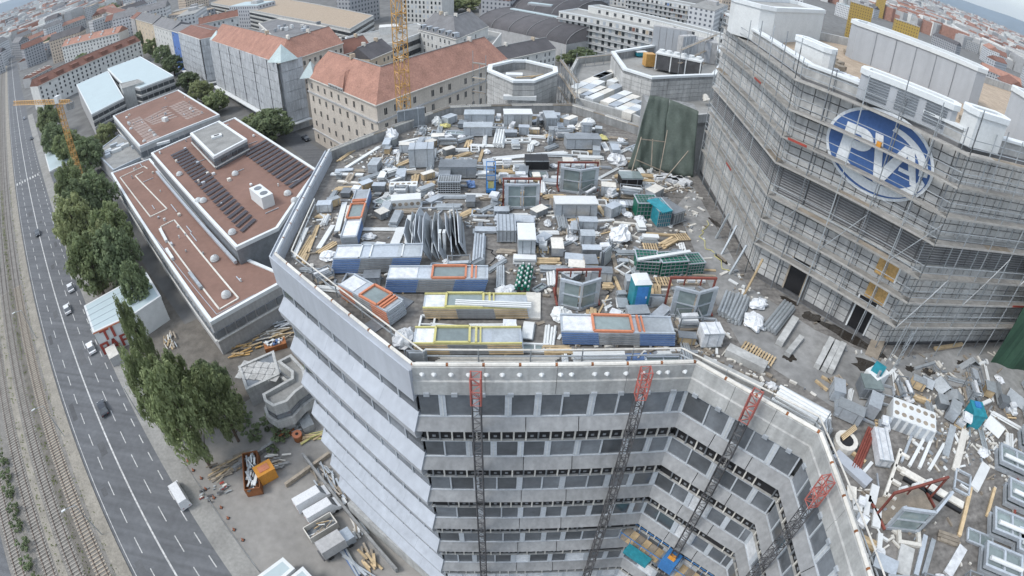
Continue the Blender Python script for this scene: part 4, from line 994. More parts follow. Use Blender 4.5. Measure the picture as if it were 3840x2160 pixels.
# rear roof with pale ducts
rear = thing('rear_wing', 'rear wing of the office block with rows of white roof ducts', 'building', (20, 75, 0)); rear.location = (0, 0, 0)
rp = [(7.46, 80.26), (9.25, 88.83), (15.65, 93.13), (19.47, 78.96), (41.47, 103.49), (28.32, 66.99), (14.6, 60.31), (13.5, 62.05), (7.35, 67)]
MB().prism(rp, 0, 49.4).build('roof', 'bitumen', rear)
MB().ring(rp, .4, 48.9, 50.5).build('parapet', 'concrete_pale', rear)
k = 0
for i, (a, b) in enumerate((((7.14, 71.05, 50), (13.15, 80.45, 50)), ((7.57, 68.91, 50), (11.47, 75.56, 50)), ((8.32, 68.21, 50), (11.52, 72.58, 50)), ((8.79, 67.02, 50), (13.93, 74.22, 50)), ((10.62, 65.8, 50), (14.51, 71.13, 50)), ((11.42, 64.47, 50), (15.3, 69.63, 50)), ((12.04, 63.44, 50), (15.14, 67.66, 50)), ((12.77, 62.32, 50), (15.15, 65.52, 50)), ((10.96, 76.83, 50), (14.2, 81.6, 50)), ((12.7, 75.26, 50), (15.56, 78.95, 50)))):
    t = thing('roof_duct', 'white insulated duct in the rows on the rear wing roof', 'duct', (a[0], a[1], 49.45), ang(a, b), 'ducts on the rear wing')
    L_ = dist(a, b)
    for q in range(3): MB().box((L_*(q+.5)/3, 0, .7), (L_/3-.06, 1.25, .9)).build('duct_section', ('white', 'offwhite', 'alu')[(i+q) % 3], t)
    for q in (0, 1): MB().box((L_*(.2+.6*q), 0, .13), (.2, 1.3, .26)).build('support', 'yellow' if i % 3 == 0 else 'timber', t)
# air plant terrace with concrete octagon wall
ter = oct_core('concrete plant terrace with air coolers behind the tarpaulin', [(13.69, 83.1), (13.87, 73.27), (17.09, 69.76), (27.38, 74.73), (33.17, 86.19), (35.12, 98.44), (22.82, 91.79)], 53, 49.3, 'plant_terrace')
t = thing('air_cooler', 'long dark air cooler with white fan tops on the plant terrace', 'air cooler', (19.81, 79.19, 52), ang((19.81, 79.19, 52), (25.67, 76.43, 52)))
cl = dist((19.81, 79.19, 52), (25.67, 76.43, 52))
MB().box((cl/2, 0, 1.3), (cl, 2.0, 2.2)).build('coil', 'steel_dark', t); MB().box((cl/2, 0, 2.5), (cl+.2, 2.2, .22)).build('top', 'white', t)
for q in range(4): MB().box((cl*(q+.02)/3.0 if q < 3 else cl, -1.02, 1.3), (.16, .08, 2.4)).build('post', 'white', t)
for q in range(6): MB().cyl((cl*(q+.5)/6, .3, 2.6), (cl*(q+.5)/6, .3, 2.95), .42, 10).build('fan_cowl', 'white', t)
boxthing('tank', 'ochre yellow tank standing beside the dark air cooler', 'tank', (18.95, 80.47, 52), (1.5, 1.3, 1.9), 'crane_yellow', .2)
boxthing('packaging_pile', 'cyan and white packaging on the plant terrace corner', 'packaging', (19.01, 86.61, 52), (1.8, 1.0, .6), 'cyan', .3, lid='white')
for i, (p, d, lb) in enumerate((((24.57, 90.1, 52), (6.2, 1.0, 4.6), 'wide grey panel screen behind the air cooler'), ((26.2, 86.82, 52), (3.4, 1.0, 4.2), 'narrow grey panel screen next to the wide one'), ((29.51, 88.23, 52), (4.2, 3, 3.6), 'grey plant cabin beside the tower wall'))):
    t = thing('plant_screen', lb, 'screen', (p[0], p[1], 51.85), -.25+.9*(i == 1))
    MB().box((0, 0, d[2]/2), d).build('body', 'plaster_grey', t)
    for q in range(int(d[0]/1.1)): MB().box((-d[0]/2+.55+q*1.1, -d[1]/2-.03, d[2]/2), (1.0, .06, d[2]-.3)).build('panel', 'pale_clad_low', t)
for i, (a, b) in enumerate((((21.14, 77.16, 49.5), (33.1, 91.68, 49.5)), ((17.33, 74.25, 49.5), (20.68, 71.64, 49.5)))):
    o_ = MB().beam((0, 0, 0), (b[0]-a[0], b[1]-a[1], 0), .5, .5).build('pipe_run', 'white' if i == 0 else 'offwhite', None, (a[0], a[1], 50.6))
    tag(o_, ['thick white pipe run rising above the tarpaulin', 'white sandbag row along the tarpaulin top edge'][i], 'pipe')
for i, (p, m_, s_) in enumerate((((25.89, 80.63, 49.5), 'plastic_film', 1.3), ((23.2, 75.88, 49.5), 'white', .9), ((24.22, 75.28, 49.5), 'yellow', .7), ((26.79, 78.92, 49.5), 'timber_grey', 1.0), ((27.9, 76.44, 49.5), 'timber', .6), ((25.27, 71.76, 49.5), 'offwhite', .7))):
    mb = MB(); r_ = random.Random(i)
    for q in range(5): mb.cyl((r_.uniform(-.5, .5), r_.uniform(-.4, .4), 0), (r_.uniform(-.4, .4), r_.uniform(-.3, .3), s_*r_.uniform(.6, 1.1)), s_*.55, 7, 0, s_*.25)
    tag(mb.build('waste_bag', m_, None, (p[0], p[1], 50.2)), ['big white foil bundle above the tarpaulin', 'white bag leaning on the foil bundle', 'yellow bag below the foil bundle', 'brown sack pile next to the tower scaffolding', 'tan bag squeezed against the tower', 'pale bag beneath the tan one'][i], 'bag')
plat = MB().box((0, 0, 0), (7, 5, 1.2)).build('terrace_slab', 'concrete', None, ((26.19, 80.4, 48)[0], (26.19, 80.4, 48)[1]+1, 49.6), -.3); struct(plat)
# thin scaffold standards round the rear roofs
rs = thing('rear_scaffolding', 'thin tube scaffolding around the rear wing and stair core', 'scaffolding', (8, 66, 44)); rs.location = (0, 0, 0)
for a, b, z0, z1 in (((5.84, 76.86), (7.19, 65.68), 44, 54), ((9.01, 86.47), (15.23, 90.65), 44, 52), ((22.25, 75.91), (32.68, 91.78), 47, 57), ((-5.94, 73.76), (-4.18, 72.88), 40, 54)):
    k = max(2, int(dist(a, b)/1.8))
    for i in range(k+1):
        p = lerp(a, b, i/k); MB().cyl((p[0], p[1], z0), (p[0], p[1], z1+rng.uniform(-1, 1)), .045, 5).build('standard', 'galv', rs)
    for j in range(int((z1-z0)/2)):
        MB().cyl((a[0], a[1], z0+1+j*2), (b[0], b[1], z0+1+j*2), .035, 5).build('ledger', 'galv', rs)
        MB().beam((a[0], a[1], z0+.9+j*2), (b[0], b[1], z0+.9+j*2), .5, .06).build('plank', 'timber_grey', rs)
# ================================================================ green tarpaulin hung on timber battens
tp = thing('tarpaulin', 'tall dark green tarpaulin on timber battens at the foot of the tower', 'tarpaulin', (12.5, 51, ZD))
L0 = tp.location
def cloth(name, bl, br, tl, tr, m, amp=.22, seed=0, nx=22, ny=16):
    r_ = random.Random(seed); ph = [r_.uniform(0, 6) for _ in range(6)]; vs = []
    for j in range(ny+1):
        for i in range(nx+1):
            u, v = i/nx, j/ny; p = lerp(lerp(bl, br, u), lerp(tl, tr, u), v)
            d = amp*(1-v*.75)*(math.sin(u*6+ph[0]+v*2.2)+.5*math.sin(u*13+ph[1]-v*4)+.35*math.sin(u*21+v*9+ph[3]))+.08*math.sin(v*9+ph[2]+u*7)
            vs.append((p[0]+d*.25-L0.x, p[1]-d-L0.y, p[2]-L0.z))
    o = MB().add(vs, [(j*(nx+1)+i, j*(nx+1)+i+1, (j+1)*(nx+1)+i+1, (j+1)*(nx+1)+i) for j in range(ny) for i in range(nx)]).build(name, m, tp, None, 0, True)
    o.modifiers.new('th', 'SOLIDIFY').thickness = .02; return o
# the hidden frame the sheets hang on stands upright: tops above the feet
bl, bm, br = (10.87, 49.48, 49.2), (14.12, 49.29, 49.2), (17.37, 48.35, 49.2)
def above(p, dx, dy, z): return (p[0]+dx, p[1]+dy, z)
cloth('sheet', bl, bm, above(bl, 1.6, 1.6, 56.4), above(bm, .3, 1.8, 56.25), 'green_tarp', .15, 1)
cloth('sheet', above(bm, -.2, -.1, 49.25), br, above(bm, .35, 1.7, 56.2), above(br, -.1, 1.9, 55.5), 'green_tarp', .15, 5)
for a, b in (((13.6, 47.87, 49.3), (bm[0]+.1, bm[1]+.3, 53.6)), ((13.81, 47.04, 49.3), (br[0]-1.2, br[1]-.2, 52.2)), ((bl[0]+.9, bl[1]-.2, 52.6), (bm[0]+.1, bm[1]+.2, 52.4)), ((bl[0]+.3, bl[1]-.5, 49.3), (bl[0]+1.0, bl[1]+.4, 52.6)), ((bl[0]+2.2, bl[1]-.3, 49.8), (bl[0]+2.1, bl[1]+.3, 52.5)), ((bl[0]+.6, bl[1]-.6, 50.6), (bm[0]+.2, bm[1]-.6, 49.6))):
    MB().beam((a[0]-L0.x, a[1]-L0.y-.25, a[2]-L0.z), (b[0]-L0.x, b[1]-L0.y-.25, b[2]-L0.z), .09, .07).build('batten', 'timber_grey', tp)
MB().prism([(bl[0]+1.6-L0.x, bl[1]+2.0-L0.y), (br[0]-.1-L0.x, br[1]+2.2-L0.y), (br[0]-L0.x, br[1]+4-L0.y), (bl[0]+1.6-L0.x, bl[1]+4.5-L0.y)], 0, 6.3).build('hidden_frame', 'concrete', tp)
mb = MB(); r_ = random.Random(5)
for q in range(9): mb.box((r_.uniform(-1.4, 1.4), r_.uniform(-.5, .5), .2), (r_.uniform(.6, 1.5), .5, .35), r_.uniform(-.6, .6))
tag(mb.build('foil_heap', 'plastic_film', None, (14.9, 47.39, 49.2), -.3), 'crumpled bluish foil heap at the tarpaulin foot', 'foil')
# ================================================================ lattice masts and cranes
def lattice(w_, h_, m, r=.05, name='mast_section'):
    mb = MB(); c = [(-w_/2, -w_/2), (w_/2, -w_/2), (w_/2, w_/2), (-w_/2, w_/2)]
    for x, y in c: mb.bar((x, y, 0), (x, y, h_), r*2)
    for i in range(4):
        a, b = c[i], c[(i+1) % 4]
        mb.bar((*a, .02), (*b, .02), r*1.2); mb.bar((*a, h_-.02), (*b, h_-.02), r*1.2); mb.bar((*a, 0), (*b, h_/2), r*1.1); mb.bar((*b, h_/2), (*a, h_), r*1.1)
    return mesh_only(mb, name, m)
msr = lattice(.55, 1.1, 'mast_red', .035); msd = lattice(.5, 1.1, 'steel_dark', .026)
for i, (p, lb) in enumerate((((-1.79, 20.51), 'red-topped lattice mast standing near the pale corner of the courtyard'), ((7.33, 20.83), 'red-topped lattice mast near the inner courtyard corner'), ((12.96, 18.59), 'red-topped lattice mast carrying the blue work platform'), ((15.47, 13.1), 'red-topped lattice mast along the side courtyard wall'))):
    t = thing('lattice_mast', lb, 'mast', (p[0], p[1], 0), (0, .05, -.7, -1.5)[i])
    for k in range(44 if i < 3 else 43):
        zz = (50.6, 50.9, 51.4, 51)[i]-1.1*(k+1)
        inst('mast_section', msr if k < 2 else msd, t, (0, 0, zz), 0)
    mpos = p
# work platform on the third mast
wp = thing('work_platform', 'blue mast climbing platform with plank decks hanging in the courtyard', 'work platform', (*(12.96, 18.59), 31.2), -.74)
for sx in (-1, 1):
    for q in range(6): MB().box((sx*(.9+q*.62+.3), -.1, 0), (.58, 1.3, .08)).build('deck_plank', 'timber_grey' if q % 2 else 'timber', wp)
    for y in (-.8, .6):
        MB().cyl((sx*.6, y, 1.0), (sx*4.6, y, 1.0), .04, 5).build('handrail', 'blue', wp)
        for q in range(5): MB().cyl((sx*(.7+q*.95), y, 0), (sx*(.7+q*.95), y, 1.0), .03, 5).build('rail_post', 'blue', wp)
MB().box((0, -.3, .7), (1.2, 1.3, 1.4)).build('drive_box', 'blue', wp); MB().box((0, -.3, 1.45), (.6, .5, .1)).build('drive_cover', 'orange_machine', wp)
MB().box((-2.4, -1.3, .25), (2.2, .8, .5)).build('tool_box', 'cyan', wp)
# yellow tower crane
cr = thing('tower_crane', 'orange-yellow tower crane mast rising behind the office block', 'crane', (-15.4, 73.0, 0), .62)
ms = lattice(1.45, 2.0, 'crane_yellow', .05)
for k in range(48): inst('mast_section', ms, cr, (0, 0, k*2.0), 0)
for k in range(37): MB().beam((-.5, -.5, k*2.6+.2), (.4, .4, k*2.6+2.2), .07, .07).build('ladder', 'crane_yellow', cr)
# second small crane beyond the trees
q = (-155.95, 148.18); cr2 = thing('tower_crane', 'small yellow crane with low jib standing among the roadside trees', 'crane', (q[0], q[1], 0), 0)
ms2 = lattice(1.6, 2.4, 'crane_yellow', .11)
for k in range(14): inst('mast_section', ms2, cr2, (0, 0, k*2.4), 0)
def along(a, b, n, w_, h_):
    mb = MB(); a = Vector(a); b = Vector(b); d = (b-a)/n; side = Vector((-(b-a).y, (b-a).x, 0)).normalized()*w_/2; up = Vector((0, 0, h_))
    for s_ in (side, -side): mb.bar(a+s_, b+s_, .2)
    mb.bar(a+up, b+up, .2)
    for k in range(n):
        p = a+d*k
        for s_ in (side, -side): mb.bar(p+s_, p+d*.5+up, .13); mb.bar(p+d*.5+up, p+d+s_, .13)
    return mb
jt = (-196.61, 161.04); jb = (-126.64, 128.25)
along((0, 0, 33), (jt[0]-q[0], jt[1]-q[1], 33), 18, 1.3, 1.4).build('jib', 'crane_yellow', cr2)
along((0, 0, 33), (-(jt[0]-q[0])*.22, -(jt[1]-q[1])*.22, 33), 5, 1.3, 1.2).build('counter_jib', 'crane_yellow', cr2)
MB().box((0, 0, 34.5), (2.0, 2.0, 2.6)).build('cab', 'white', cr2)
MB().box((-(jt[0]-q[0])*.2, -(jt[1]-q[1])*.2, 32), (2.5, 2, 2.4), .4).build('counterweight', 'concrete', cr2)

# ================================================================ material lying on the main roof
Z = ZD+.02
def panel_stack(label, a, b, wid, n, th, fr, ends, mid, win, name='panel_stack', step=.03, wx=(.32, .68)):
    """facade elements stacked flat; a-b is the near bottom edge, the stack runs back by wid"""
    L_ = dist(a, b); t = thing(name, label, 'panel stack', (a[0], a[1], Z), ang(a, b), 'stacks of facade elements')
    for s_ in (.15, .85): MB().box((L_*s_, wid/2, .06), (.14, wid, .12)).build('bearer', 'timber', t)
    for k in range(n):
        z = .12+k*th; dx = (n-1-k)*step
        MB().box((L_/2+dx, wid/2, z+th/2), (L_, wid, th-.025)).build('panel', 'alu', t)
        for x0, x1, m_ in ((0, wx[0], ends), (wx[0], wx[1], mid), (wx[1], 1, ends)):
            MB().box((L_*(x0+x1)/2+dx, -.012, z+th/2), (L_*(x1-x0)-.02, .02, th-.06)).build('edge_strip', m_, t)
    z = .12+n*th
    MB().box((L_*.16, wid/2, z+.012), (L_*.28, wid*.8, .02)).build('top_sheet', 'plastic_film', t)
    MB().box((L_*.85, wid/2, z+.012), (L_*.25, wid*.8, .02)).build('top_sheet', 'galv', t)
    for y in (.05, wid-.05): MB().box((L_/2, y, z+.04), (L_, .1, .1)).build('edge_frame', fr if fr != 'orange' else 'alu', t)
    if win:
        x0, x1 = win
        for y in (.06, wid-.06): MB().box((L_*(x0+x1)/2, y, z+.1), (L_*(x1-x0), .13, .14)).build('window_frame', fr, t)
        for x in (x0, x1, x1+.06): MB().box((L_*x, wid/2, z+.1), (.13, wid-.12, .14)).build('window_frame', fr, t)
        MB().box((L_*(x0+x1)/2, wid/2, z+.03), (L_*(x1-x0)-.15, wid-.3, .03)).build('glass_pane', 'glass_green', t)
        MB().box((L_*(x1+.1), wid/2, z+.06), (.1, wid-.1, .1)).build('window_frame', fr, t)
    else:
        for x in (.3, .42, .78): MB().box((L_*x, wid/2, z+.05), (.1, wid, .08)).build('cross_rail', 'white', t)
    return t
panel_stack('stack of blue-edged facade elements with plain silver top', (-12.4, 30.89, 49.2), (-6.19, 31.32, 49.2), 1.7, 8, .15, 'alu', 'blue_film', 'concrete', None, step=-.05)
panel_stack('stack of blue-edged facade elements with orange window frame, beside the plain silver one', (-8.18, 28.9, 49.2), (-1.55, 29.2, 49.2), 1.5, 7, .15, 'orange', 'blue_film', 'concrete', (.45, .78), step=-.04)
panel_stack('slanting stack of orange-edged facade elements with orange window frame', (-11.34, 28.24, 49.2), (-7.53, 25.62, 49.2), 1.5, 6, .17, 'orange', 'orange', 'concrete', (.45, .8))
panel_stack('stack of facade elements with yellow window frame and white profiles on top', (-5.43, 26.37, 49.2), (0.97, 26.66, 49.2), 1.5, 5, .16, 'yellow', 'timber', 'concrete', (.22, .58))
panel_stack('stack of facade elements with yellow window frame behind the front guard rail', (-5.56, 23.16, 49.2), (0.66, 23.46, 49.2), 1.5, 5, .16, 'yellow', 'timber', 'concrete', (.2, .52))
panel_stack('stack of blue-edged facade elements with orange window frame behind the front guard rail', (2.92, 24.41, 49.2), (9.79, 24.38, 49.2), 1.6, 6, .16, 'orange', 'blue_film', 'concrete', (.28, .62))
panel_stack('stack of facade elements with orange window frame pointing towards the rear parapet', (-11.59, 34.47, 49.2), (-12.31, 42.11, 49.2), 1.3, 5, .16, 'orange', 'blue_film', 'concrete', (.35, .65))
# profiles on the yellow stack
a = (-3.45, 26.64, 50.2); b = (1.2, 26.54, 50.2)
for q in range(3): tag(MB().beam((0, 0, .06), (b[0]-a[0], b[1]-a[1], .06), .1, .12).build('white_profile', 'white', None, (a[0], a[1]+q*.18, Z+1.08)), 'white profile lying on the yellow-framed stack', 'profile', 'profiles on the yellow stack')
# V-shaped bay window elements in red racks
def bay_window(label, a, b, h_, dip=.55, rack=True, lean=0.):
    L_ = dist(a, b); t = thing('bay_window', label, 'window element', (a[0], a[1], Z), ang(a, b))
    P_ = [(0, 0), (L_/2, -dip), (L_, 0)]
    for z in (.12, h_*.52, h_):
        for p, q in zip(P_, P_[1:]): MB().beam((*p, z), (*q, z), .16 if z != h_*.52 else .08, .18 if z != h_*.52 else .07).build('rail', 'alu', t)
    for i, p in enumerate(P_):
        wv = .3 if i != 1 else .12
        MB().box((p[0]+(.12 if i == 0 else -.12 if i == 2 else 0), p[1], h_/2+.06), (wv, .16, h_)).build('post', 'alu', t)
    for p, q in zip(P_, P_[1:]):
        c = lerp(p, q, .5); ucube('glass_pane', t, 'glass_green', (c[0], c[1]+.05, h_/2+.06), (dist(p, q)-.3, .03, h_-.2), ang(p, q))
    MB().box((L_/2, 1.0, .06), (L_-.1, 1.6, .08)).build('floor_plate', 'timber_grey', t)
    if rack:
        for x in (-.12, L_+.12):
            MB().box((x, .9, h_/2), (.12, .12, h_)).build('rack_post', 'red_steel', t); MB().beam((x, -.1, .1), (x, 1.8, .1), .12, .12).build('rack_foot', 'red_steel', t)
        MB().box((L_/2, .9, h_+.1), (L_+.4, .14, .14)).build('rack_beam', 'red_steel', t)
        for x in (.3, .7): MB().box((L_*x, .9, h_*.9), (.08, .08, .5)).build('rack_hanger', 'red_steel', t)
        for x in (.25, .5, .75): MB().cyl((L_*x-.25, 1.2, h_*.85), (L_*x+.25, 1.2, h_*.85), .14, 7).build('roll', 'white', t)
    return t
bay_window('V-shaped glazed bay element in a red rack near the green tarpaulin', (3.95, 44.05, 49.2), (7.22, 44.34, 49.2), 2.3)
bay_window('V-shaped glazed bay element in a red rack beside the pale upright panel', (3.02, 28.15, 49.2), (5.55, 28.33, 49.2), 2.1)
bay_window('V-shaped glazed bay element in a red rack next to the green mesh cages', (10.22, 27.39, 49.2), (13.07, 27.46, 49.2), 2.3)
bay_window('flat-packed glazed bay element in a red rack next to the blue lift', (-0.76, 40.68, 49.2), (2.02, 40.85, 49.2), 2.2, .08)
t = bay_window('V-shaped glazed bay element with dark rack on the side roof', (19.1, 10.74, 49.2), (22.92, 11.08, 49.2), 1.9, .8)
# containers, crates and metal boxes
def crate(label, a, b, wid, h_, m, strap='alu_dark', ribs=0, lid=None, name='crate', cat='crate', group=None, feet=True):
    L_ = dist(a, b); t = thing(name, label, cat, (a[0], a[1], Z), ang(a, b), group)
    MB().box((L_/2, wid/2, h_/2+.1), (L_, wid, h_)).build('body', m, t)
    if feet:
        for x in (.15, .85): MB().box((L_*x, wid/2, .05), (.15, wid, .1)).build('skid', 'timber_grey', t)
    for x in (.25, .75) if ribs == 0 else [(i+.5)/ribs for i in range(ribs)]:
        MB().box((L_*x, wid/2, h_/2+.1), (.06, wid+.05, h_+.05)).build('strap', strap, t)
    if lid: MB().box((L_/2, wid/2, h_+.13), (L_+.08, wid+.08, .08)).build('lid', lid, t)
    for z in (.14, h_+.06): MB().box((L_/2, -.015, z), (L_+.04, .05, .08)).build('edge_rail', 'galv', t)
    return t
crate('long galvanised box with two straps by the rear parapet, the farther of two', (-5.87, 60.21, 49.2), (-2.51, 60.34, 49.2), 1.6, 1.0, 'alu', lid='galv')
crate('long galvanised box with two straps by the rear parapet, the nearer of two', (-5.59, 56.21, 49.2), (-2.55, 56.34, 49.2), 1.5, 1.0, 'alu', lid='galv')
crate('ribbed galvanised box with white top edge near the stair core', (-1.36, 59.15, 49.2), (1.73, 59.39, 49.2), 1.7, 1.5, 'galv', ribs=4, lid='white')
crate('grey box with pale stripe near the rear parapet corner', (5.14, 53.36, 49.2), (8.72, 53.78, 49.2), 1.5, 1.1, 'alu', ribs=2, lid='steel')
crate('pale grey strapped box in front of the red-racked bay element', (3.27, 39.29, 49.2), (6.69, 39.53, 49.2), 1.3, 1.2, 'alu', ribs=3, lid='white')
crate('silver panel box with white dome lying in front, beside the timber pile', (-10.01, 48.11, 49.2), (-7.67, 48.31, 49.2), 1.7, 1.9, 'alu', ribs=2)
crate('wide low grey box behind the dark mesh cage', (-6.88, 46.02, 49.2), (-3.51, 46.12, 49.2), 1.7, 1.0, 'galv', ribs=2, lid='alu_dark')
crate('stack of grey sheet boxes left of the white-lidded box', (-1.21, 35.38, 49.2), (0.21, 35.45, 49.2), 2.4, 1.0, 'alu', ribs=5)
crate('tall box with bright white lid between the stacks and the blurred bay element', (0.37, 33.21, 49.2), (1.57, 33.26, 49.2), 2.2, 1.6, 'alu', lid='white')
crate('black low box behind the white pipes', (0.97, 47.89, 49.2), (3.13, 48.05, 49.2), 1.6, 1.0, 'black', 'black')
crate('dark open-topped crate with glass sheet at the tarpaulin foot', (9.57, 45.11, 49.2), (11.53, 45.33, 49.2), 1.4, .9, 'black', 'alu_dark', lid='glass_green')
crate('grey barred grating frame left of the green cage', (8.07, 41.3, 49.2), (10.32, 41.37, 49.2), 1.0, .25, 'galv', 'steel', ribs=9)
crate('grey cube wrapped in film with red print near the inner courtyard corner', (11.63, 24.28, 49.2), (12.98, 24.36, 49.2), 1.1, 1.1, 'plastic_film', 'alu')
crate('open rack of grey profiles near the far parapet bend', (3.21, 58.54, 49.2), (4.44, 58.67, 49.2), 2.4, 1.4, 'steel', 'alu', ribs=3, lid='galv')
crate('two grey sheets standing upright by the rear parapet', (-12.98, 57.98, 49.2), (-10.2, 59.41, 49.2), .3, 2.2, 'alu_dark', 'alu', ribs=2)
crate('dark skeleton cart with round openings beside the cyan-wrapped cage', (12.91, 38.79, 49.2), (14.05, 39.53, 49.2), 2.6, 1.0, 'alu_dark', 'galv', ribs=4, lid='steel')
# mesh cages
def cage(label, a, b, wid, h_, m='green_sheet', top='green_sheet', nx=6, nz=4):
    L_ = dist(a, b); t = thing('mesh_cage', label, 'cage', (a[0], a[1], Z), ang(a, b))
    MB().box((L_/2, wid/2, h_/2), (L_-.06, wid-.06, h_-.06)).build('panel', m, t)
    mb = MB()
    for i in range(nx+1):
        x = L_*i/nx; mb.bar((x, 0, 0), (x, 0, h_), .04); mb.bar((x, 0, h_), (x, wid, h_), .04)
    for j in range(nz+1):
        mb.bar((0, 0, h_*j/nz), (L_, 0, h_*j/nz), .04); mb.bar((0, wid*j/nz, h_), (L_, wid*j/nz, h_), .04)
    mb.build('wire_grid', 'steel' if m != 'black' else 'galv', t)
    for p, q in (((0, 0, h_), (L_, 0, h_)), ((0, wid, h_), (L_, wid, h_)), ((0, 0, h_), (0, wid, h_)), ((L_, 0, h_), (L_, wid, h_))): MB().beam(p, q, .08, .08).build('rim', 'alu', t)
    return t
cage('green mesh cage box standing beside the cyan wrapping', (10.03, 39.68, 49.2), (11.83, 39.84, 49.2), 1.5, 1.5)
t = cage('cyan plastic wrapped cage next to the green one', (11.55, 38.48, 49.2), (12.7, 38.77, 49.2), 2.2, 1.5, 'cyan'); 
MB().box((.4, .8, 1.56), (1.0, 2.2, .1), .2).build('loose_foil', 'cyan', t)
cage('left green mesh cage of the row of three', (8.67, 31.92, 49.2), (10.32, 31.86, 49.2), 1.5, 1.1)
cage('middle green mesh cage of the row of three', (10.44, 31.67, 49.2), (12.46, 32.02, 49.2), 1.3, 1.2)
cage('right green mesh cage of the row of three', (12.5, 31.93, 49.2), (13.83, 32.19, 49.2), 1.3, 1.0)
cage('dark wire mesh cage in front of the wide grey box', (-6.58, 43.14, 49.2), (-4.68, 43.19, 49.2), 1.3, 1.1, 'black', nx=9, nz=6)
tag(MB().beam((0, 0, 0), ((12.73, 32.92, 50.4)[0]-(8.69, 31.91, 50.4)[0], (12.73, 32.92, 50.4)[1]-(8.69, 31.91, 50.4)[1], .2), .28, .12).build('plank', 'white', None, (*(8.69, 31.91), Z+1.25)), 'white plank lying across the green cages', 'plank')
# foam blocks with round holes
def foam(label, a, b, wid, h_, nh=5, rows=1, side=False):
    L_ = dist(a, b); t = thing('foam_block', label, 'foam block', (a[0], a[1], Z), ang(a, b))
    MB().box((L_/2, wid/2, h_/2), (L_, wid, h_)).build('block', 'white', t)
    for i in range(nh):
        for j in range(rows):
            x = L_*(i+.5)/nh
            if side: MB().cyl((x, -.01, h_*.5), (x, -.03, h_*.5), min(.2, L_/nh*.34), 10).build('hole', 'timber_grey', t)
            else: MB().cyl((x, wid*(j+.5)/rows, h_), (x, wid*(j+.5)/rows, h_+.02), min(.2, L_/nh*.34), 10).build('hole', 'timber_grey', t)
        if not side: MB().box((L_*(i+.5)/nh, -.02, h_/2), (L_/nh*.55, .04, h_-.1)).build('rib', 'alu', t)
foam('white foam block with holes in its top near the dark mesh cage', (-10.87, 42.85, 49.2), (-8.42, 43.02, 49.2), .9, .8, 5)
foam('white foam block with holes in its side next to the first', (-10.17, 40.24, 49.2), (-7.7, 40.63, 49.2), 1.1, .8, 5, 1, True)
foam('large white foam crate with two rows of holes on the side roof', (22.28, 17.34, 49.2), (25.02, 15.78, 49.2), 1.7, 1.0, 6, 2)
# folded grey sheet-metal panels standing in a rack
t = thing('metal_sheet_rack', 'rack of folded grey sheet-metal panels standing on edge behind the silver stacks', 'metal panels', (-5.19, 33.73, 49.2)); L0 = t.location
fr = random.Random(9)
for i, (a, b, h_) in enumerate((((-7.08, 33.65, 49.2), (-7.26, 38.18, 49.2), 1.5), ((-6.59, 33.67, 49.2), (-6.98, 39.13, 49.2), 1.8), ((-5.81, 32.94, 49.2), (-6.3, 38.2, 49.2), 2.0), ((-5.33, 32.96, 49.2), (-5.83, 38.53, 49.2), 1.6), ((-4.73, 32.73, 49.2), (-5.35, 37.63, 49.2), 1.9), ((-4.25, 33, 49.2), (-4.91, 38.25, 49.2), 2.2), ((-3.72, 33.53, 49.2), (-4.5, 38.58, 49.2), 2.1), ((-3.34, 33.8, 49.2), (-3.97, 38.29, 49.2), 2.0))):
    L_ = dist(a, b); ra = ang(a, b)
    vs = []; tl = fr.uniform(-.35, .35)
    pr = [(0, 0, 0), (L_, 0, 0), (L_, .3+tl, h_*fr.uniform(.5, .8)), (L_*.5, .3+tl, h_), (0, .3+tl, h_*fr.uniform(.3, .6))]
    o_ = MB().add(pr, [(0, 1, 2, 3, 4)]).build('panel', 'alu' if i % 3 else 'galv', t, (a[0]-L0.x, a[1]-L0.y, 0), ra); o_.modifiers.new('th', 'SOLIDIFY').thickness = .06
    pr2 = [(L_*.1, .45, 0), (L_*.9, .45, 0), (L_*.7, .45+.5, h_*.8), (L_*.3, .45+.5, h_*.7)]
    o_ = MB().add(pr2, [(0, 1, 2, 3)]).build('panel', 'galv' if i % 2 else 'alu', t, (a[0]-L0.x, a[1]-L0.y, 0), ra); o_.modifiers.new('th', 'SOLIDIFY').thickness = .05
for i, x in enumerate((-1.9, -.6, .7, 1.5)): MB().cyl((x, -.2+.3*i, 0), (x, -.2+.3*i, 2.8), .05, 5).build('rack_post', 'steel', t)
for x in (0, .2): MB().box((x, .3, .9), (.3, .5, 1.8)).build('foam_spacer', 'white', t)
# blue lift
t = thing('personnel_lift', 'small blue scissor lift between the crates and the glazed rack', 'lift', (-2.03, 43.23, 49.2), .05)
MB().box((0, .8, .35), (.8, 1.9, .3)).build('chassis', 'blue', t)
for sx in (-.38, .38):
    for sy in (.1, 1.5): MB().cyl((sx-.06, sy, .2), (sx+.06, sy, .2), .2, 10).build('wheel', 'tyre', t)
    for y in (.0, 1.7): MB().box((sx, y, 1.4), (.07, .07, 1.9)).build('mast_post', 'blue', t)
    MB().beam((sx, 0, 2.3), (sx, 1.7, 2.3), .07, .07).build('rail', 'blue', t); MB().beam((sx, 0, 1.8), (sx, 1.7, 1.8), .06, .06).build('rail', 'blue', t)
for y in (0, 1.7):
    for z in (1.8, 2.3): MB().beam((-.38, y, z), (.38, y, z), .06, .06).build('rail', 'blue', t)
MB().box((0, .85, 1.25), (.7, 1.5, .1)).build('platform', 'alu_dark', t); MB().box((0, .3, .8), (.5, .4, .7)).build('battery_box', 'yellow', t)
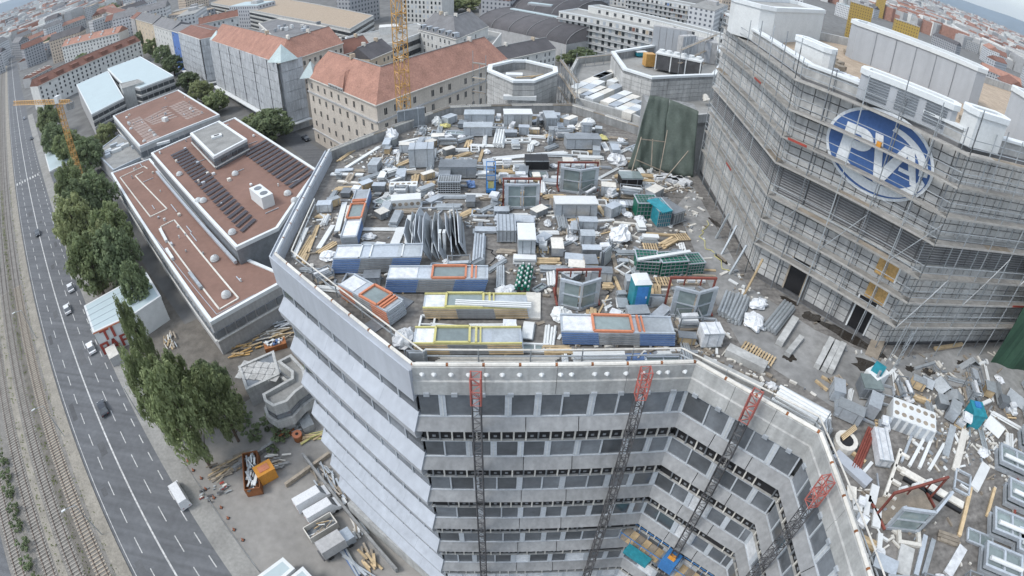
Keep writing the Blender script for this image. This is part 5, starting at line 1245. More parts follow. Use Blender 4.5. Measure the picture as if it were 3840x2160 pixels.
# portable toilet
t = thing('portable_toilet', 'blue portable toilet cabin with pale roof beside the green cages', 'toilet cabin', (8.31, 28.02, 49.2), .1)
MB().box((0, .55, 1.0), (1.1, 1.1, 2.0)).build('cabin', 'cyan', t); MB().prism([(-.6, -.05), (.6, -.05), (.6, 1.15), (-.6, 1.15)], 2.0, 2.25, 0, [(-.4, .15), (.4, .15), (.4, .95), (-.4, .95)]).build('roof', 'white', t)
MB().box((0, -.02, .95), (.75, .04, 1.75)).build('door', 'blue', t); MB().box((.28, -.06, 1.0), (.06, .05, .14)).build('handle', 'white', t)
# long pieces: given by their two ends
def piece(name, label, cat, a, b, w_, h_, m, group=None, lift=0., n=1, gap=0.):
    a = Vector(a); b = Vector(b); d = b-a; ra = math.atan2(d.y, d.x); L_ = d.length
    if n == 1:
        o = MB().box((L_/2, 0, h_/2), (L_, w_, h_)).build(name, m, None, (a.x, a.y, Z+lift), ra); return tag(o, label, cat, group)
    t = thing(name, label, cat, (a.x, a.y, Z+lift), ra, group)
    for i in range(n):
        r_ = rng.uniform(-.04, .04)*L_
        MB().box((L_/2+r_, (i-(n-1)/2)*(w_+gap), h_/2+rng.uniform(0, .05)), (L_*rng.uniform(.9, 1), w_, h_), rng.uniform(-.02, .02)).build('piece', m, t)
    return t
def tubes(name, label, cat, a, b, r, n, m, group=None, lift=0.):
    a = Vector(a); b = Vector(b); d = b-a; ra = math.atan2(d.y, d.x); L_ = d.length
    t = thing(name, label, cat, (a.x, a.y, Z+lift), ra, group)
    for i in range(n):
        k = i % 4; y = (k-1.5)*2.05*r+(i//4 % 2)*r; z = r+(i//4)*1.75*r; s_ = rng.uniform(-.03, .03)*L_
        MB().cyl((s_, y, z), (L_+s_, y, z), r, 7).build('tube', m, t)
    return t
G1 = 'timber boards lying on the roof'; G2 = 'white profiles lying on the roof'
for a, b, n_ in (((-15.82, 32.61, 49.2), (-15.71, 36.1, 49.2), 3), ((-15.44, 33.41, 49.2), (-15.8, 37.67, 49.2), 2), ((-17.66, 49.83, 49.2), (-15.63, 56.08, 49.2), 2), ((-14.54, 33.43, 49.2), (-13.54, 34.98, 49.2), 3), ((-15.28, 31.96, 49.2), (-15.34, 33.41, 49.2), 2)):
    piece('timber_boards', 'bundle of timber boards in the corner behind the pale facade' if n_ != 2 else 'pair of timber boards near the left parapet', 'timber', a, b, .16, .08, 'timber', G1 if n_ == 2 else 'timber bundles in the corner', n=n_, gap=.05)
for i, (a, b, w_, m_, lb) in enumerate((((-16.3, 32.86, 49.2), (-16.62, 36.99, 49.2), .35, 'white', 'white profile bundle along the left parapet'), ((-14.67, 34.07, 49.2), (-14.48, 37.43, 49.2), .4, 'white', 'white profile bundle next to the timber boards'), ((-13.88, 36.53, 49.2), (-14.51, 41.26, 49.2), .45, 'white_cap', 'long white sheet beside the dark puddle'), ((-13.5, 38.06, 49.2), (-13.93, 40.7, 49.2), .4, 'offwhite', 'short pale sheet leaning on the long white one'), ((-16.37, 48.21, 49.2), (-14.1, 53.28, 49.2), .4, 'white', 'white boards in front of the left timber pair'), ((-17.5, 46.93, 49.2), (-14.2, 46.67, 49.2), .5, 'white', 'thick white beam near the left parapet bend'), ((-16.36, 45.39, 49.2), (-12.4, 44.53, 49.2), .35, 'offwhite', 'long pale strip in front of the thick white beam'), ((-12.39, 54.3, 49.2), (-9.67, 55.93, 49.2), .4, 'white', 'white board below the grey upright sheets'), ((-11.51, 53.02, 49.2), (-10.74, 53.43, 49.2), .4, 'yellow', 'short yellow foam strip by the white board'), ((1.34, 26.71, 49.2), (1.42, 29.33, 49.2), .95, 'offwhite', 'flat pale panel lying beside the yellow-framed stack'), ((-8.86, 34.39, 49.2), (-8.76, 37.22, 49.2), .7, 'white', 'white film-wrapped panel beside the metal sheets'), ((-7.94, 34.68, 49.2), (-8.45, 39.09, 49.2), .3, 'white', 'narrow white profile next to the wrapped panel'), ((7.59, 44.37, 49.2), (10.66, 44.99, 49.2), .35, 'timber', 'long pale timber beam at the dark crate'), ((6.29, 38.87, 49.2), (8.13, 39.26, 49.2), .3, 'white', 'white slats before the green cage'), ((8.08, 38.88, 49.2), (11.18, 38.63, 49.2), .25, 'offwhite', 'pale beam below the green cage'), ((7.08, 41.56, 49.2), (7.39, 39.91, 49.2), .3, 'timber', 'short timber plank right of the strapped box'), ((6.56, 36.95, 49.2), (8.43, 37.92, 49.2), .12, 'timber', 'thin timber lath near the wrapped bale'), ((10.44, 37.36, 49.2), (12.9, 37.26, 49.2), .25, 'timber', 'timber plank below the cyan cage'), ((13.1, 32.75, 49.2), (14.97, 32.65, 49.2), .2, 'timber', 'timber plank right of the green cages'), ((12.92, 32.05, 49.2), (14.76, 31.95, 49.2), .2, 'timber_grey', 'weathered plank right of the green cages'), ((-3.29, 52.53, 49.2), (-3.49, 49.61, 49.2), .3, 'timber', 'upright timber trestle board by the blue lift'), ((7.32, 34.35, 49.2), (7.34, 31.85, 49.2), .3, 'timber_grey', 'weathered board left of the green cages'), ((7.07, 31.37, 49.2), (7.28, 29.79, 49.2), .22, 'timber', 'timber lath beside the blue toilet'), ((5.54, 27.44, 49.2), (6.4, 29.33, 49.2), .12, 'timber', 'thin lath between bay element and toilet'))):
    piece('loose_piece', lb, 'building material', a, b, w_, .14 if w_ > .2 else .07, m_)
tubes('pipe_bundle', 'long white pipes lying in front of the black box, rear bundle', 'pipes', (-2, 50.43, 49.2), (5.12, 52.54, 49.2), .09, 4, 'white')
tubes('pipe_bundle', 'long white pipes lying in front of the black box, front bundle', 'pipes', (-1.95, 49.31, 49.2), (1.28, 49.7, 49.2), .1, 5, 'white')
tubes('pipe_bundle', 'short grey tube bundle behind the rack of the tarpaulin bay element', 'pipes', (2.09, 51.67, 49.2), (5.66, 51.7, 49.2), .08, 6, 'galv')
tubes('profile_bundle', 'white profile bundle standing in line with the rear boxes', 'profiles', (-1.72, 53.43, 49.2), (-1.57, 57.56, 49.2), .13, 8, 'white')
tubes('profile_bundle', 'pale profile bundle in front of the stacked grey boxes', 'profiles', (-2.36, 32.44, 49.2), (-2.45, 36.11, 49.2), .1, 8, 'alu')
tubes('profile_bundle', 'silver tube stack below the glazed rack', 'profiles', (-1.49, 38.39, 49.2), (1.65, 38.25, 49.2), .13, 8, 'alu')
tubes('profile_bundle', 'grey tubes lying right of the metal sheets', 'profiles', (-1.28, 37.2, 49.2), (1.63, 37.06, 49.2), .11, 6, 'galv')
# white aluminium ladder-like frames
for i, (a, b, lb) in enumerate((((-1.14, 54.53, 49.2), (1.75, 54.95, 49.2), 'white ladder-like frame leaning by the ribbed box'), ((19.83, 12.59, 49.2), (22.42, 15.49, 49.2), 'pale comb-shaped frame lying on the side roof'))):
    L_ = dist(a, b); t = thing('ladder_frame', lb, 'frame', (a[0], a[1], Z), ang(a, b))
    MB().box((L_/2, 0, .12), (L_, .2, .2)).build('rail', 'white' if i == 0 else 'offwhite', t)
    if i == 0: MB().box((L_/2, .9, .12), (L_, .2, .2)).build('rail', 'white', t)
    for q in range(4): MB().box((L_*(q+.15)/3.4, -.35 if i else .45, .12), (.2, .7 if i else .9, .2)).build('rung', 'white' if i == 0 else 'offwhite', t)
# green fence rolls with white dots
t = thing('fence_roll', 'dark green fence rolls with pale end caps between the boxes and the panel', 'fence roll', (0.64, 29.38, 49.2), 1.45)
for q in range(5):
    MB().cyl((0, (q-2)*.2, .35+.25*(q % 2)), (2.6, (q-2)*.2, .35+.25*(q % 2)), .12, 7).build('roll', 'green_sheet', t)
    for s_ in range(5): MB().cyl((.1+s_*.55, (q-2)*.2, .5+.25*(q % 2)), (.25+s_*.55, (q-2)*.2, .5+.25*(q % 2)), .07, 6).build('cap', 'white', t)
# sacks and wrapped bundles
def sack(label, p, r, m, h_=.7, group=None, seed=0, name='sack', cat='bag'):
    r_ = random.Random(seed); mb = MB(); n = 16; rings = [(0, .85), (.2, 1.02), (.42, 1.05), (.65, .92), (.82, .7), (.95, .4), (1.0, .12)]; vs = []
    for zz, k in rings:
        for i in range(n):
            t_ = 2*math.pi*i/n; q = r*k*r_.uniform(.7, 1.22); vs.append((q*math.cos(t_), q*math.sin(t_)*.8, zz*h_*r_.uniform(.8, 1.15)))
    fs = [(j*n+i, j*n+(i+1) % n, (j+1)*n+(i+1) % n, (j+1)*n+i) for j in range(len(rings)-1) for i in range(n)]+[tuple((len(rings)-1)*n+i for i in range(n))]
    o_ = mb.add(vs, fs).build(name, m, None, (p[0], p[1], Z), r_.uniform(0, 3), False)
    return tag(o_, label, cat, group)
for i, (p, r, m_, h_, lb) in enumerate((((-13.31, 55.65, 49.2), .85, 'plastic_film', 1.2, 'big white bag beside the grey upright sheets'), ((3.14, 26.97, 49.2), .7, 'white', .7, 'white bag at the foot of the second bay element'), ((8.24, 36.61, 49.2), 1.0, 'plastic_film', 1.0, 'large film-wrapped bale behind the timber pallet'), ((-6.26, 24.28, 49.2), .8, 'plastic_film', .9, 'crumpled film bundle in the front left corner'), ((-13.5, 32.93, 49.2), .7, 'plastic_film', .5, 'crumpled film left of the plain silver stack'), ((-0.46, 29.16, 49.2), .8, 'plastic_film', .5, 'crumpled film right of the orange-framed stack'), ((8.23, 61.04, 49.2), .9, 'white', .8, 'white covered heap near the rear parapet bend'), ((6.95, 59.59, 49.2), .5, 'offwhite', .7, 'pale sack next to the white covered heap'), ((9.32, 56.93, 49.2), .7, 'yellow', .4, 'pale yellow insulation heap by the puddle near the tarpaulin'), ((1.95, 54.43, 49.2), .5, 'white', .5, 'white bucket-like sack by the ladder frame'), ((9.95, 50.76, 49.2), 1.0, 'plastic_film', .9, 'white covered pallet load left of the tarpaulin'), ((4.35, 61.19, 49.2), .35, 'white', .8, 'small white drum in front of the far parapet'), ((-3.85, 44.51, 49.2), .45, 'blue_film', .6, 'bluish round sack beside the dark mesh cage'), ((-8.9, 59.78, 49.2), .6, 'white', 1.0, 'white folded sheets standing at the rear parapet'), ((-7.92, 59.16, 49.2), .6, 'yellow', .4, 'yellowish board heap at the rear parapet'))):
    sack(lb, p, r, m_, h_, None, i)
# pallets
def pallet(label, p, rz, w_=1.2, d_=1.0, group=None, n=6, m='timber'):
    t = thing('pallet', label, 'pallet', (p[0], p[1], Z), rz, group)
    for i in range(n): MB().box((-w_/2+w_*(i+.5)/n, 0, .14), (w_/n*.55, d_, .04)).build('slat', m, t)
    for y in (-.42, 0, .42): MB().box((0, y*d_, .06), (w_, .1, .1)).build('bearer', 'timber_grey', t)
    return t
for i, (p, rz, lb) in enumerate((((10.39, 35.35, 49.2), 0., 'pale timber pallet behind the green cages'), ((10.53, 30.97, 49.2), .05, 'timber pallet left of the bay element by the cages'), ((14.95, 24.14, 49.2), -.7, 'timber pallet on the walkway between concrete beams'), ((15.78, 23.31, 49.2), -.7, 'timber pallet beside the concrete beam end'), ((13.34, 37, 49.2), .2, 'timber pallet right of the cyan cage'), ((20.21, 21.08, 49.2), .3, 'dark pallet near the white machine'))):
    pallet(lb, p, rz, m='timber' if i != 5 else 'timber_grey')
# grey pipes and machine parts between the bay element and the tower
for i, (a, b, lb) in enumerate((((14.08, 27.28, 49.2), (15.36, 29.54, 49.2), 'thin grey tube stack near the wrapped machine'), ((14.57, 26.69, 49.2), (16.19, 29.26, 49.2), 'thick grey tube stack near the wrapped machine'), ((16.94, 25.8, 49.2), (19.52, 28.47, 49.2), 'bundle of grey tubes beyond the wrapped machine'))):
    tubes('tube_stack', lb, 'tubes', a, b, .12, 8, 'galv')
sack('film-wrapped machine part on the walkway', (16.05, 26.71, 49.2), .9, 'plastic_film', .7, None, 30, 'wrapped_part', 'machine part'); sack('smaller film-wrapped machine part on the walkway', (17.01, 28.62, 49.2), .7, 'plastic_film', .6, None, 31, 'wrapped_part', 'machine part')
for i, (a, b, w_, h_, lb) in enumerate((((13.24, 23.93, 49.2), (15.35, 22.27, 49.2), .75, .55, 'thick concrete beam nearest the wrapped cube'), ((11.45, 23.1, 49.2), (14.55, 20.66, 49.2), .5, .4, 'long concrete beam inside the courtyard guard rail'), ((17.18, 24.57, 49.2), (19.37, 27.04, 49.2), .5, .4, 'concrete beam lying across the pallet'), ((17.4, 23.57, 49.2), (19.14, 25.21, 49.2), .4, .3, 'short concrete beam beside the longer one'), ((19.16, 22.41, 49.2), (21.41, 24.92, 49.2), .4, .4, 'left concrete post of three side by side'), ((19.6, 22.15, 49.2), (21.79, 24.6, 49.2), .4, .4, 'middle concrete post of three side by side'), ((20.01, 21.96, 49.2), (22.19, 24.44, 49.2), .4, .4, 'right concrete post of three side by side'), ((24.11, 23.3, 49.2), (26.29, 25.61, 49.2), 1.0, .12, 'timber ramp leading to the tower doorway'))):
    piece('concrete_beam' if i < 7 else 'ramp', lb, 'beam' if i < 7 else 'ramp', a, b, w_, h_, 'concrete_pale' if i < 7 else 'timber_grey')
tubes('tube_stack', 'stack of long white tubes inside the courtyard parapet', 'tubes', (15.39, 20.15, 49.2), (17.98, 17.71, 49.2), .14, 8, 'white')
tubes('tube_stack', 'second stack of white tubes behind the first', 'tubes', (15.87, 20.61, 49.2), (18.39, 18.44, 49.2), .1, 5, 'alu')
# ---------------- side roof
t = boxthing('site_machine', 'white and cyan site machine under a blue sheet on the walkway', 'machine', (22.95, 20.94, 49.2), (1.5, 1.1, 1.1), 'white', .4); MB().box((.1, .1, 1.2), (1.0, .8, .2), .3).build('cover', 'cyan', t); MB().cyl((-.5, -.3, 1.1), (-.5, -.3, 1.6), .1, 8).build('exhaust', 'steel', t)
crate('open bin with pale blue sheet inside on the side roof', (21.27, 19.67, 49.2), (22.6, 19.41, 49.2), 1.2, .9, 'alu_dark', 'steel', lid='glass_green')
t = boxthing('waste_bin', 'teal plastic waste bin on the side roof', 'bin', (29.81, 17.03, 49.2), (1.0, 1.3, 1.1), 'cyan', -.3, lid='cyan'); MB().box((0, .3, 1.25), (.5, .5, .12)).build('hatch', 'blue', t)
for i, (p, s_, rz, lb) in enumerate((((29.07, 20.18, 49.2), (1.7, 1.2), .2, 'folded grey sheet metal beside the teal bin'), ((27.77, 20.64, 49.2), (1.2, 1.0), .9, 'bent grey metal sheet on the walkway'), ((29.53, 19.02, 49.2), (1.6, 1.0), -.5, 'large bent grey metal sheet near the teal bin'), ((31.84, 16.25, 49.2), (1.6, 1.5), .5, 'bright white folded board on the side roof'), ((36.27, 18.17, 49.2), (1.5, 2.2), .6, 'grey metal sheets at the roof end'), ((33.47, 22.08, 49.2), (2.6, .5), .1, 'grey metal tray lying on the wet walkway'))):
    t = thing('metal_sheet', lb, 'metal sheet', (p[0], p[1], Z), rz); m_ = 'white' if i == 3 else 'galv'
    for q in (-1, 1): ucube('leaf', t, m_, (q*s_[0]*.25, 0, .28), (s_[0]*.56, s_[1], .05), 0, 0, q*.5)
tubes('steel_tubes', 'bundle of red steel tubes on the side roof', 'tubes', (18.66, 14.53, 49.2), (21.06, 17.14, 49.2), .07, 8, 'red_steel')
t = thing('cable_drum', 'white round drum with timber sticks on the side roof', 'drum', (18.64, 16.34, 49.2)); MB().cyl((0, 0, 0), (0, 0, .45), .75, 14).build('drum', 'offwhite', t); MB().cyl((0, 0, .45), (0, 0, .47), .45, 12).build('hollow', 'black', t)
for q in range(4): MB().beam((-.3, .1*q, .5), (.9, .6+.1*q, .62), .06, .06).build('stick', 'timber', t)
piece('cladding_plank', 'pale blue long cladding panel beside the side guard rail', 'panel', (17.73, 15.73, 49.2), (19.1, 13.49, 49.2), .7, .25, 'pale_clad')
crate('film-covered silver metal box next to the red tubes', (20.12, 14.63, 49.2), (21.03, 14.37, 49.2), 2.4, .6, 'plastic_film', 'alu')
for i, (a, b, w_, m_, lb) in enumerate((((22.54, 14.31, 49.2), (25.28, 16.54, 49.2), .22, 'white', 'white bent profile, left of the loose profiles'), ((23.22, 14.07, 49.2), (26.04, 16.62, 49.2), .22, 'white', 'white straight profile in the middle of the loose profiles'), ((23.91, 13.83, 49.2), (26.16, 15.48, 49.2), .22, 'white', 'white short profile beside the straight one'), ((22.09, 14.66, 49.2), (23.82, 16.39, 49.2), .18, 'alu', 'silver profile at the edge of the loose profiles'), ((25.74, 14.61, 49.2), (27.81, 16.74, 49.2), .5, 'galv', 'grey plate beside the loose white profiles'), ((25.98, 13.51, 49.2), (28.7, 16.3, 49.2), .5, 'offwhite', 'pale packed panel beyond the grey plate'), ((21.82, 14.12, 49.2), (25.23, 11.05, 49.2), .5, 'offwhite', 'long pale channel behind the dark-racked bay element'), ((21.71, 13.58, 49.2), (24.86, 10.71, 49.2), .25, 'black', 'black strip lying along the pale channel'), ((26.79, 11.99, 49.2), (28.9, 13.44, 49.2), .7, 'white', 'white rounded board on the outer roof lane'), ((23.91, 9.3, 49.2), (26.56, 12.09, 49.2), .25, 'timber', 'timber frame side on the outer roof lane'), ((19.88, 7.75, 49.2), (21.51, 9.8, 49.2), .3, 'alu', 'silver rail pair beside the concrete slab'), ((20.38, 7.64, 49.2), (21.95, 9.46, 49.2), .3, 'galv', 'grey rail pair beside the concrete slab'), ((19.01, 7.94, 49.2), (20.04, 9.4, 49.2), .9, 'concrete_pale', 'concrete slab strip near the lower roof edge'), ((21.95, 7.28, 49.2), (23.83, 8.55, 49.2), .6, 'plastic_film', 'film-wrapped profiles near the lower roof edge'), ((26.77, 10.04, 49.2), (28.61, 11.71, 49.2), .2, 'timber', 'timber lath on the outer roof lane'), ((18.8, 12.28, 49.2), (19.54, 13.35, 49.2), .5, 'white', 'white tube pack beside the side guard rail'), ((18.14, 11.64, 49.2), (18.8, 12.8, 49.2), .35, 'white', 'white tube pack closest to the side guard rail'), ((18.48, 10.85, 49.2), (19.04, 11.87, 49.2), .5, 'white', 'white insulated pipe in front of the dark-racked bay element'), ((18.18, 9.59, 49.2), (18.63, 10.46, 49.2), .3, 'white', 'short white pipe near the C-shaped frame'), ((19.55, 14.97, 49.2), (18.9, 15.75, 49.2), .2, 'timber', 'timber lath next to the pale blue panel'), ((18.65, 21.32, 49.2), (19.18, 20.46, 49.2), .15, 'timber', 'timber lath left of the blue-sheet machine'), ((19.23, 21.64, 49.2), (20.21, 20.74, 49.2), .15, 'timber', 'second timber lath left of the blue-sheet machine'), ((32.07, 12.97, 49.2), (28.48, 8.82, 49.2), .18, 'red_steel', 'rusty red beam leaning along the outer glazing'), ((29.49, 17.76, 49.2), (33.09, 18.5, 49.2), .3, 'white', 'white pipe beside the teal bin'), ((27.44, 22, 49.2), (29.77, 22.48, 49.2), .2, 'galv', 'grey rail at the tower corner'), ((30.72, 23.9, 49.2), (34.2, 24.31, 49.2), .3, 'timber', 'timber board at the tower foot'))):
    piece('loose_piece', lb, 'building material', a, b, w_, .16, m_)
# C-shaped frames
t = thing('c_frame', 'pale C-shaped frame on the side roof', 'frame', (20.24, 9.55, 49.2), -.35)
for c_, d_ in (((0, 0, .1), (1.5, .22, .2)), ((-.64, .5, .1), (.22, .8, .2)), ((.64, .5, .1), (.22, .8, .2)), ((-.35, .85, .1), (.5, .2, .2))): MB().box(c_, d_).build('side', 'offwhite', t)
# stacked glazed elements at the outer edge
for i, (p, rz) in enumerate((((29.55, 13.08, 49.2), -.6), ((28.61, 10.52, 49.2), -.62), ((26.04, 8.83, 49.2), -.58), ((27.26, 7.2, 49.2), -.6), ((24.14, 6.96, 49.2), -.6), ((33, 14.17, 49.2), -.6))):
    t = thing('glazed_element', 'stacked glazed facade element with silver frame along the outer roof lane', 'window element', (p[0], p[1], Z), rz, 'glazed elements on the outer lane')
    for j in range(2):
        z = .2+j*.55
        for y in (0, 1.5): MB().box((1.4, y, z), (2.8, .16, .3)).build('rail', 'alu', t)
        for x in (.08, 1.4, 2.72): MB().box((x, .75, z), (.16, 1.4, .26)).build('stile', 'alu', t)
        MB().box((1.4, .75, z-.05), (2.6, 1.35, .04)).build('glass_pane', 'glass_green', t)
    MB().cyl((.2, .4, 1.05), (2.6, .4, 1.05), .14, 8).build('roll', 'white', t)
tubes('rail_tubes', 'scaffold tubes lying behind the front guard rail', 'tubes', (-4.18, 22.91, 49.2), (2.67, 23.19, 49.2), .06, 4, 'offwhite')
tubes('rail_tubes', 'white slats bundled at the front guard rail', 'tubes', (3.6, 23.25, 49.2), (6.67, 23.38, 49.2), .08, 8, 'white')
piece('blue_sheet', 'bluish sheet lying flat behind the front guard rail', 'sheet', (5.24, 23.39, 49.2), (8.39, 23.57, 49.2), .6, .04, 'blue_film')
piece('grey_sheet', 'grey membrane sheet beside the slanting orange stack', 'sheet', (-8.7, 25.37, 49.2), (-7.04, 27.5, 49.2), 1.1, .05, 'alu_dark')
piece('grey_sheet', 'second grey membrane sheet behind the slanting orange stack', 'sheet', (-8.64, 28.88, 49.2), (-6.56, 27.73, 49.2), 1.0, .05, 'alu_dark')
piece('dark_mat', 'dark rubber mat left of the orange-framed rear stack', 'mat', (-13.41, 35.66, 49.2), (-12.55, 38.07, 49.2), 1.4, .02, 'black')
# tiny offcuts nobody could count
mb = MB(); r_ = random.Random(21)
poly = roofpoly
def inside(x, y, pl):
    c = False; n = len(pl)
    for i in range(n):
        (x1, y1), (x2, y2) = pl[i], pl[(i+1) % n]
        if (y1 > y) != (y2 > y) and x < (x2-x1)*(y-y1)/(y2-y1)+x1: c = not c
    return c
inn = offset_poly(roofpoly, 1.2); offm = [MB(), MB(), MB(), MB()]
cl_ = [(r_.uniform(-17, 38), r_.uniform(4, 62)) for _ in range(80)]
for _ in range(6500):
    c_ = r_.choice(cl_); x, y = r_.gauss(c_[0], 1.6), r_.gauss(c_[1], 1.6)
    if not inside(x, y, inn) or (x > 17 and y > 23.5 and x+y > 49): continue
    l_ = r_.choice((.1, .14, .2, .3, .45, .8)); offm[r_.choice((0, 0, 1, 1, 2, 3))].box((x, y, Z+.04), (l_*r_.uniform(.6, 1.3), r_.uniform(.06, .25), r_.uniform(.04, .16)), r_.uniform(0, 3.14))
for k, (m_, lb) in enumerate((('timber_grey', 'scattered brown offcuts and dirt on the roof deck'), ('offwhite', 'scattered pale offcuts on the roof deck'), ('white', 'scattered white scraps on the roof deck'), ('steel', 'scattered grey metal scraps on the roof deck'))):
    o_ = offm[k].build('offcuts', m_); o_['kind'] = 'stuff'; o_['label'] = lb; o_['category'] = 'debris'

# ================================================================ more building material: each item its own thing, set down where the deck is still free
bpy.context.view_layer.update()
occ = []
def footprint(o):
    ks = [o]+list(o.children); xs = []; ys = []
    for k in ks:
        if k.type == 'MESH':
            for c in k.bound_box:
                p = k.matrix_world @ Vector(c); xs.append(p.x); ys.append(p.y)
    return (min(xs), max(xs), min(ys), max(ys)) if xs else None
for o in COL.objects:
    if o.parent is None and abs(o.matrix_world.translation.z-Z) < .5 and o.get('kind') is None and o.name.split('.')[0] not in ('office_block', 'office_tower', 'scaffolding', 'guard_rail', 'rear_scaffolding', 'tarpaulin'):
        f = footprint(o)
        if f and f[1]-f[0] < 14: occ.append(f)
free_poly = offset_poly([V0, V1, V2, V3, (44, 2), (44, 21.8), (25.5, 21.8), (16.3, 32.5), (16.3, 47.5), (12.5, 57.5), (6.2, 64), (-7.6, 62.2), (-17.7, 49.9), (-16.4, 32)], .9)
sr = random.Random(5)
def free(x, y, r, pad=.05):
    if not inside(x, y, free_poly): return False
    return all(x+r+pad < a or x-r-pad > b or y+r*.7+pad < c or y-r*.7-pad > d for a, b, c, d in occ)
def axis(x, y): return (sr.choice((0, 0, 0, 1.57, 1.57, .8))+sr.uniform(-.12, .12)) if x < 13 and y > 21 else sr.choice((.95, 1.1, -.55, -.45, 1.2))+sr.uniform(-.2, .2)
def it_box(x, y, rz, w_, d_, h_, m_, lb, nm='crate'):
    t = thing(nm, lb, 'crate', (x, y, Z), rz, lb); MB().box((0, 0, h_/2+.08), (w_, d_, h_)).build('body', m_, t)
    for q in (-.3, .3): MB().box((w_*q, 0, .04), (.12, d_, .08)).build('skid', 'timber_grey', t); MB().box((w_*q, 0, h_/2+.08), (.05, d_+.04, h_+.04)).build('strap', 'steel', t)
    MB().box((0, 0, h_+.1), (w_+.06, d_+.06, .05)).build('lid', sr.choice(('galv', 'alu', 'alu_dark', 'offwhite')), t)
def it_tubes(x, y, rz, L_, r, n_, m_, lb):
    t = thing('tube_bundle', lb, 'tubes', (x, y, Z), rz, lb)
    for i in range(n_): s_ = sr.uniform(-.06, .06)*L_; MB().cyl((-L_/2+s_, (i % 4-1.5)*2.05*r+(i//4 % 2)*r, r+(i//4)*1.75*r), (L_/2+s_, (i % 4-1.5)*2.05*r+(i//4 % 2)*r+sr.uniform(-.05, .05), r+(i//4)*1.75*r), r, 6).build('tube', m_, t)
def it_boards(x, y, rz, L_, n_, m_, lb):
    t = thing('board_stack', lb, 'boards', (x, y, Z), rz, lb)
    for i in range(n_): MB().box((sr.uniform(-.15, .15), (i % 3-1)*.24, .05+(i//3)*.07), (L_*sr.uniform(.75, 1), .2, .06), sr.uniform(-.06, .06)).build('board', m_, t)
def it_frame(x, y, rz, w_, d_, m_, lb):
    t = thing('lying_frame', lb, 'frame', (x, y, Z), rz, lb)
    for q in (-1, 1): MB().box((0, q*d_/2, .1), (w_, .12, .16)).build('long_side', m_, t); MB().box((q*w_/2, 0, .1), (.12, d_, .16)).build('short_side', m_, t)
    MB().box((0, 0, .09), (.08, d_, .1)).build('mullion', m_, t)
    if sr.random() < .5: MB().box((0, 0, .06), (w_-.1, d_-.1, .03)).build('glass_pane', 'glass_green', t)
def it_sheets(x, y, rz, w_, d_, m_, lb):
    t = thing('sheet_stack', lb, 'sheets', (x, y, Z), rz, lb)
    for i in range(sr.randint(3, 7)): MB().box((sr.uniform(-.12, .12), sr.uniform(-.08, .08), .05+i*.09), (w_, d_, .07), sr.uniform(-.04, .04)).build('sheet', m_ if i % 3 else 'galv', t)
def it_rackbox(x, y, rz, lb):
    w_, d_, h_ = sr.uniform(1.1, 1.9), sr.uniform(.8, 1.1), sr.uniform(.7, 1.2); t = thing('stillage', lb, 'stillage', (x, y, Z), rz, lb)
    for sx in (-1, 1):
        for sy in (-1, 1): MB().box((sx*w_/2, sy*d_/2, h_/2), (.07, .07, h_)).build('post', 'steel', t)
        MB().box((0, sx*d_/2, h_*.95), (w_, .06, .06)).build('rail', 'steel', t); MB().box((sx*w_/2, 0, h_*.95), (.06, d_, .06)).build('rail', 'steel', t); MB().box((0, sx*d_/2, h_*.5), (w_, .04, .05)).build('rail', 'galv', t)
    MB().box((0, 0, .1), (w_, d_, .08)).build('floor', 'timber_grey', t)
    for q in range(5): MB().box((sr.uniform(-.1, .1), sr.uniform(-.25, .25), .2+q*h_*.16), (w_*sr.uniform(.6, .95), sr.uniform(.12, .4), h_*.13), sr.uniform(-.15, .15)).build('part', sr.choice(('alu', 'white', 'galv', 'plastic_film')), t)
def it_load(x, y, rz, m_, lb):
    t = thing('pallet_load', lb, 'pallet', (x, y, Z), rz, lb)
    for i in range(5): MB().box((-.5+i*.25, 0, .12), (.14, .9, .03)).build('slat', 'timber', t)
    for q in (-.38, 0, .38): MB().box((0, q, .05), (1.15, .1, .1)).build('bearer', 'timber_grey', t)
    for i in range(4): MB().box((sr.uniform(-.25, .25), sr.uniform(-.2, .2), .25+.2*i), (sr.uniform(.4, .9), sr.uniform(.35, .7), .2), sr.uniform(-.2, .2)).build('package', m_ if i % 2 else sr.choice(('white', 'alu', 'plastic_film')), t)
def it_upright(x, y, rz, w_, h_, m_, lb):
    t = thing('upright_rack', lb, 'rack', (x, y, Z), rz, lb)
    for q in (-1, 1):
        MB().box((q*w_/2, 0, h_/2), (.06, .06, h_)).build('post', 'steel', t); MB().beam((q*w_/2, -.4, .04), (q*w_/2, .4, .04), .06, .06).build('foot', 'steel', t)
    for i in range(4): ucube('plate', t, m_ if i % 2 else 'galv', (sr.uniform(-.1, .1), -.15+i*.1, h_*.45), (w_*sr.uniform(.7, .95), .04, h_*sr.uniform(.6, .85)), 0, sr.uniform(-.1, .1))
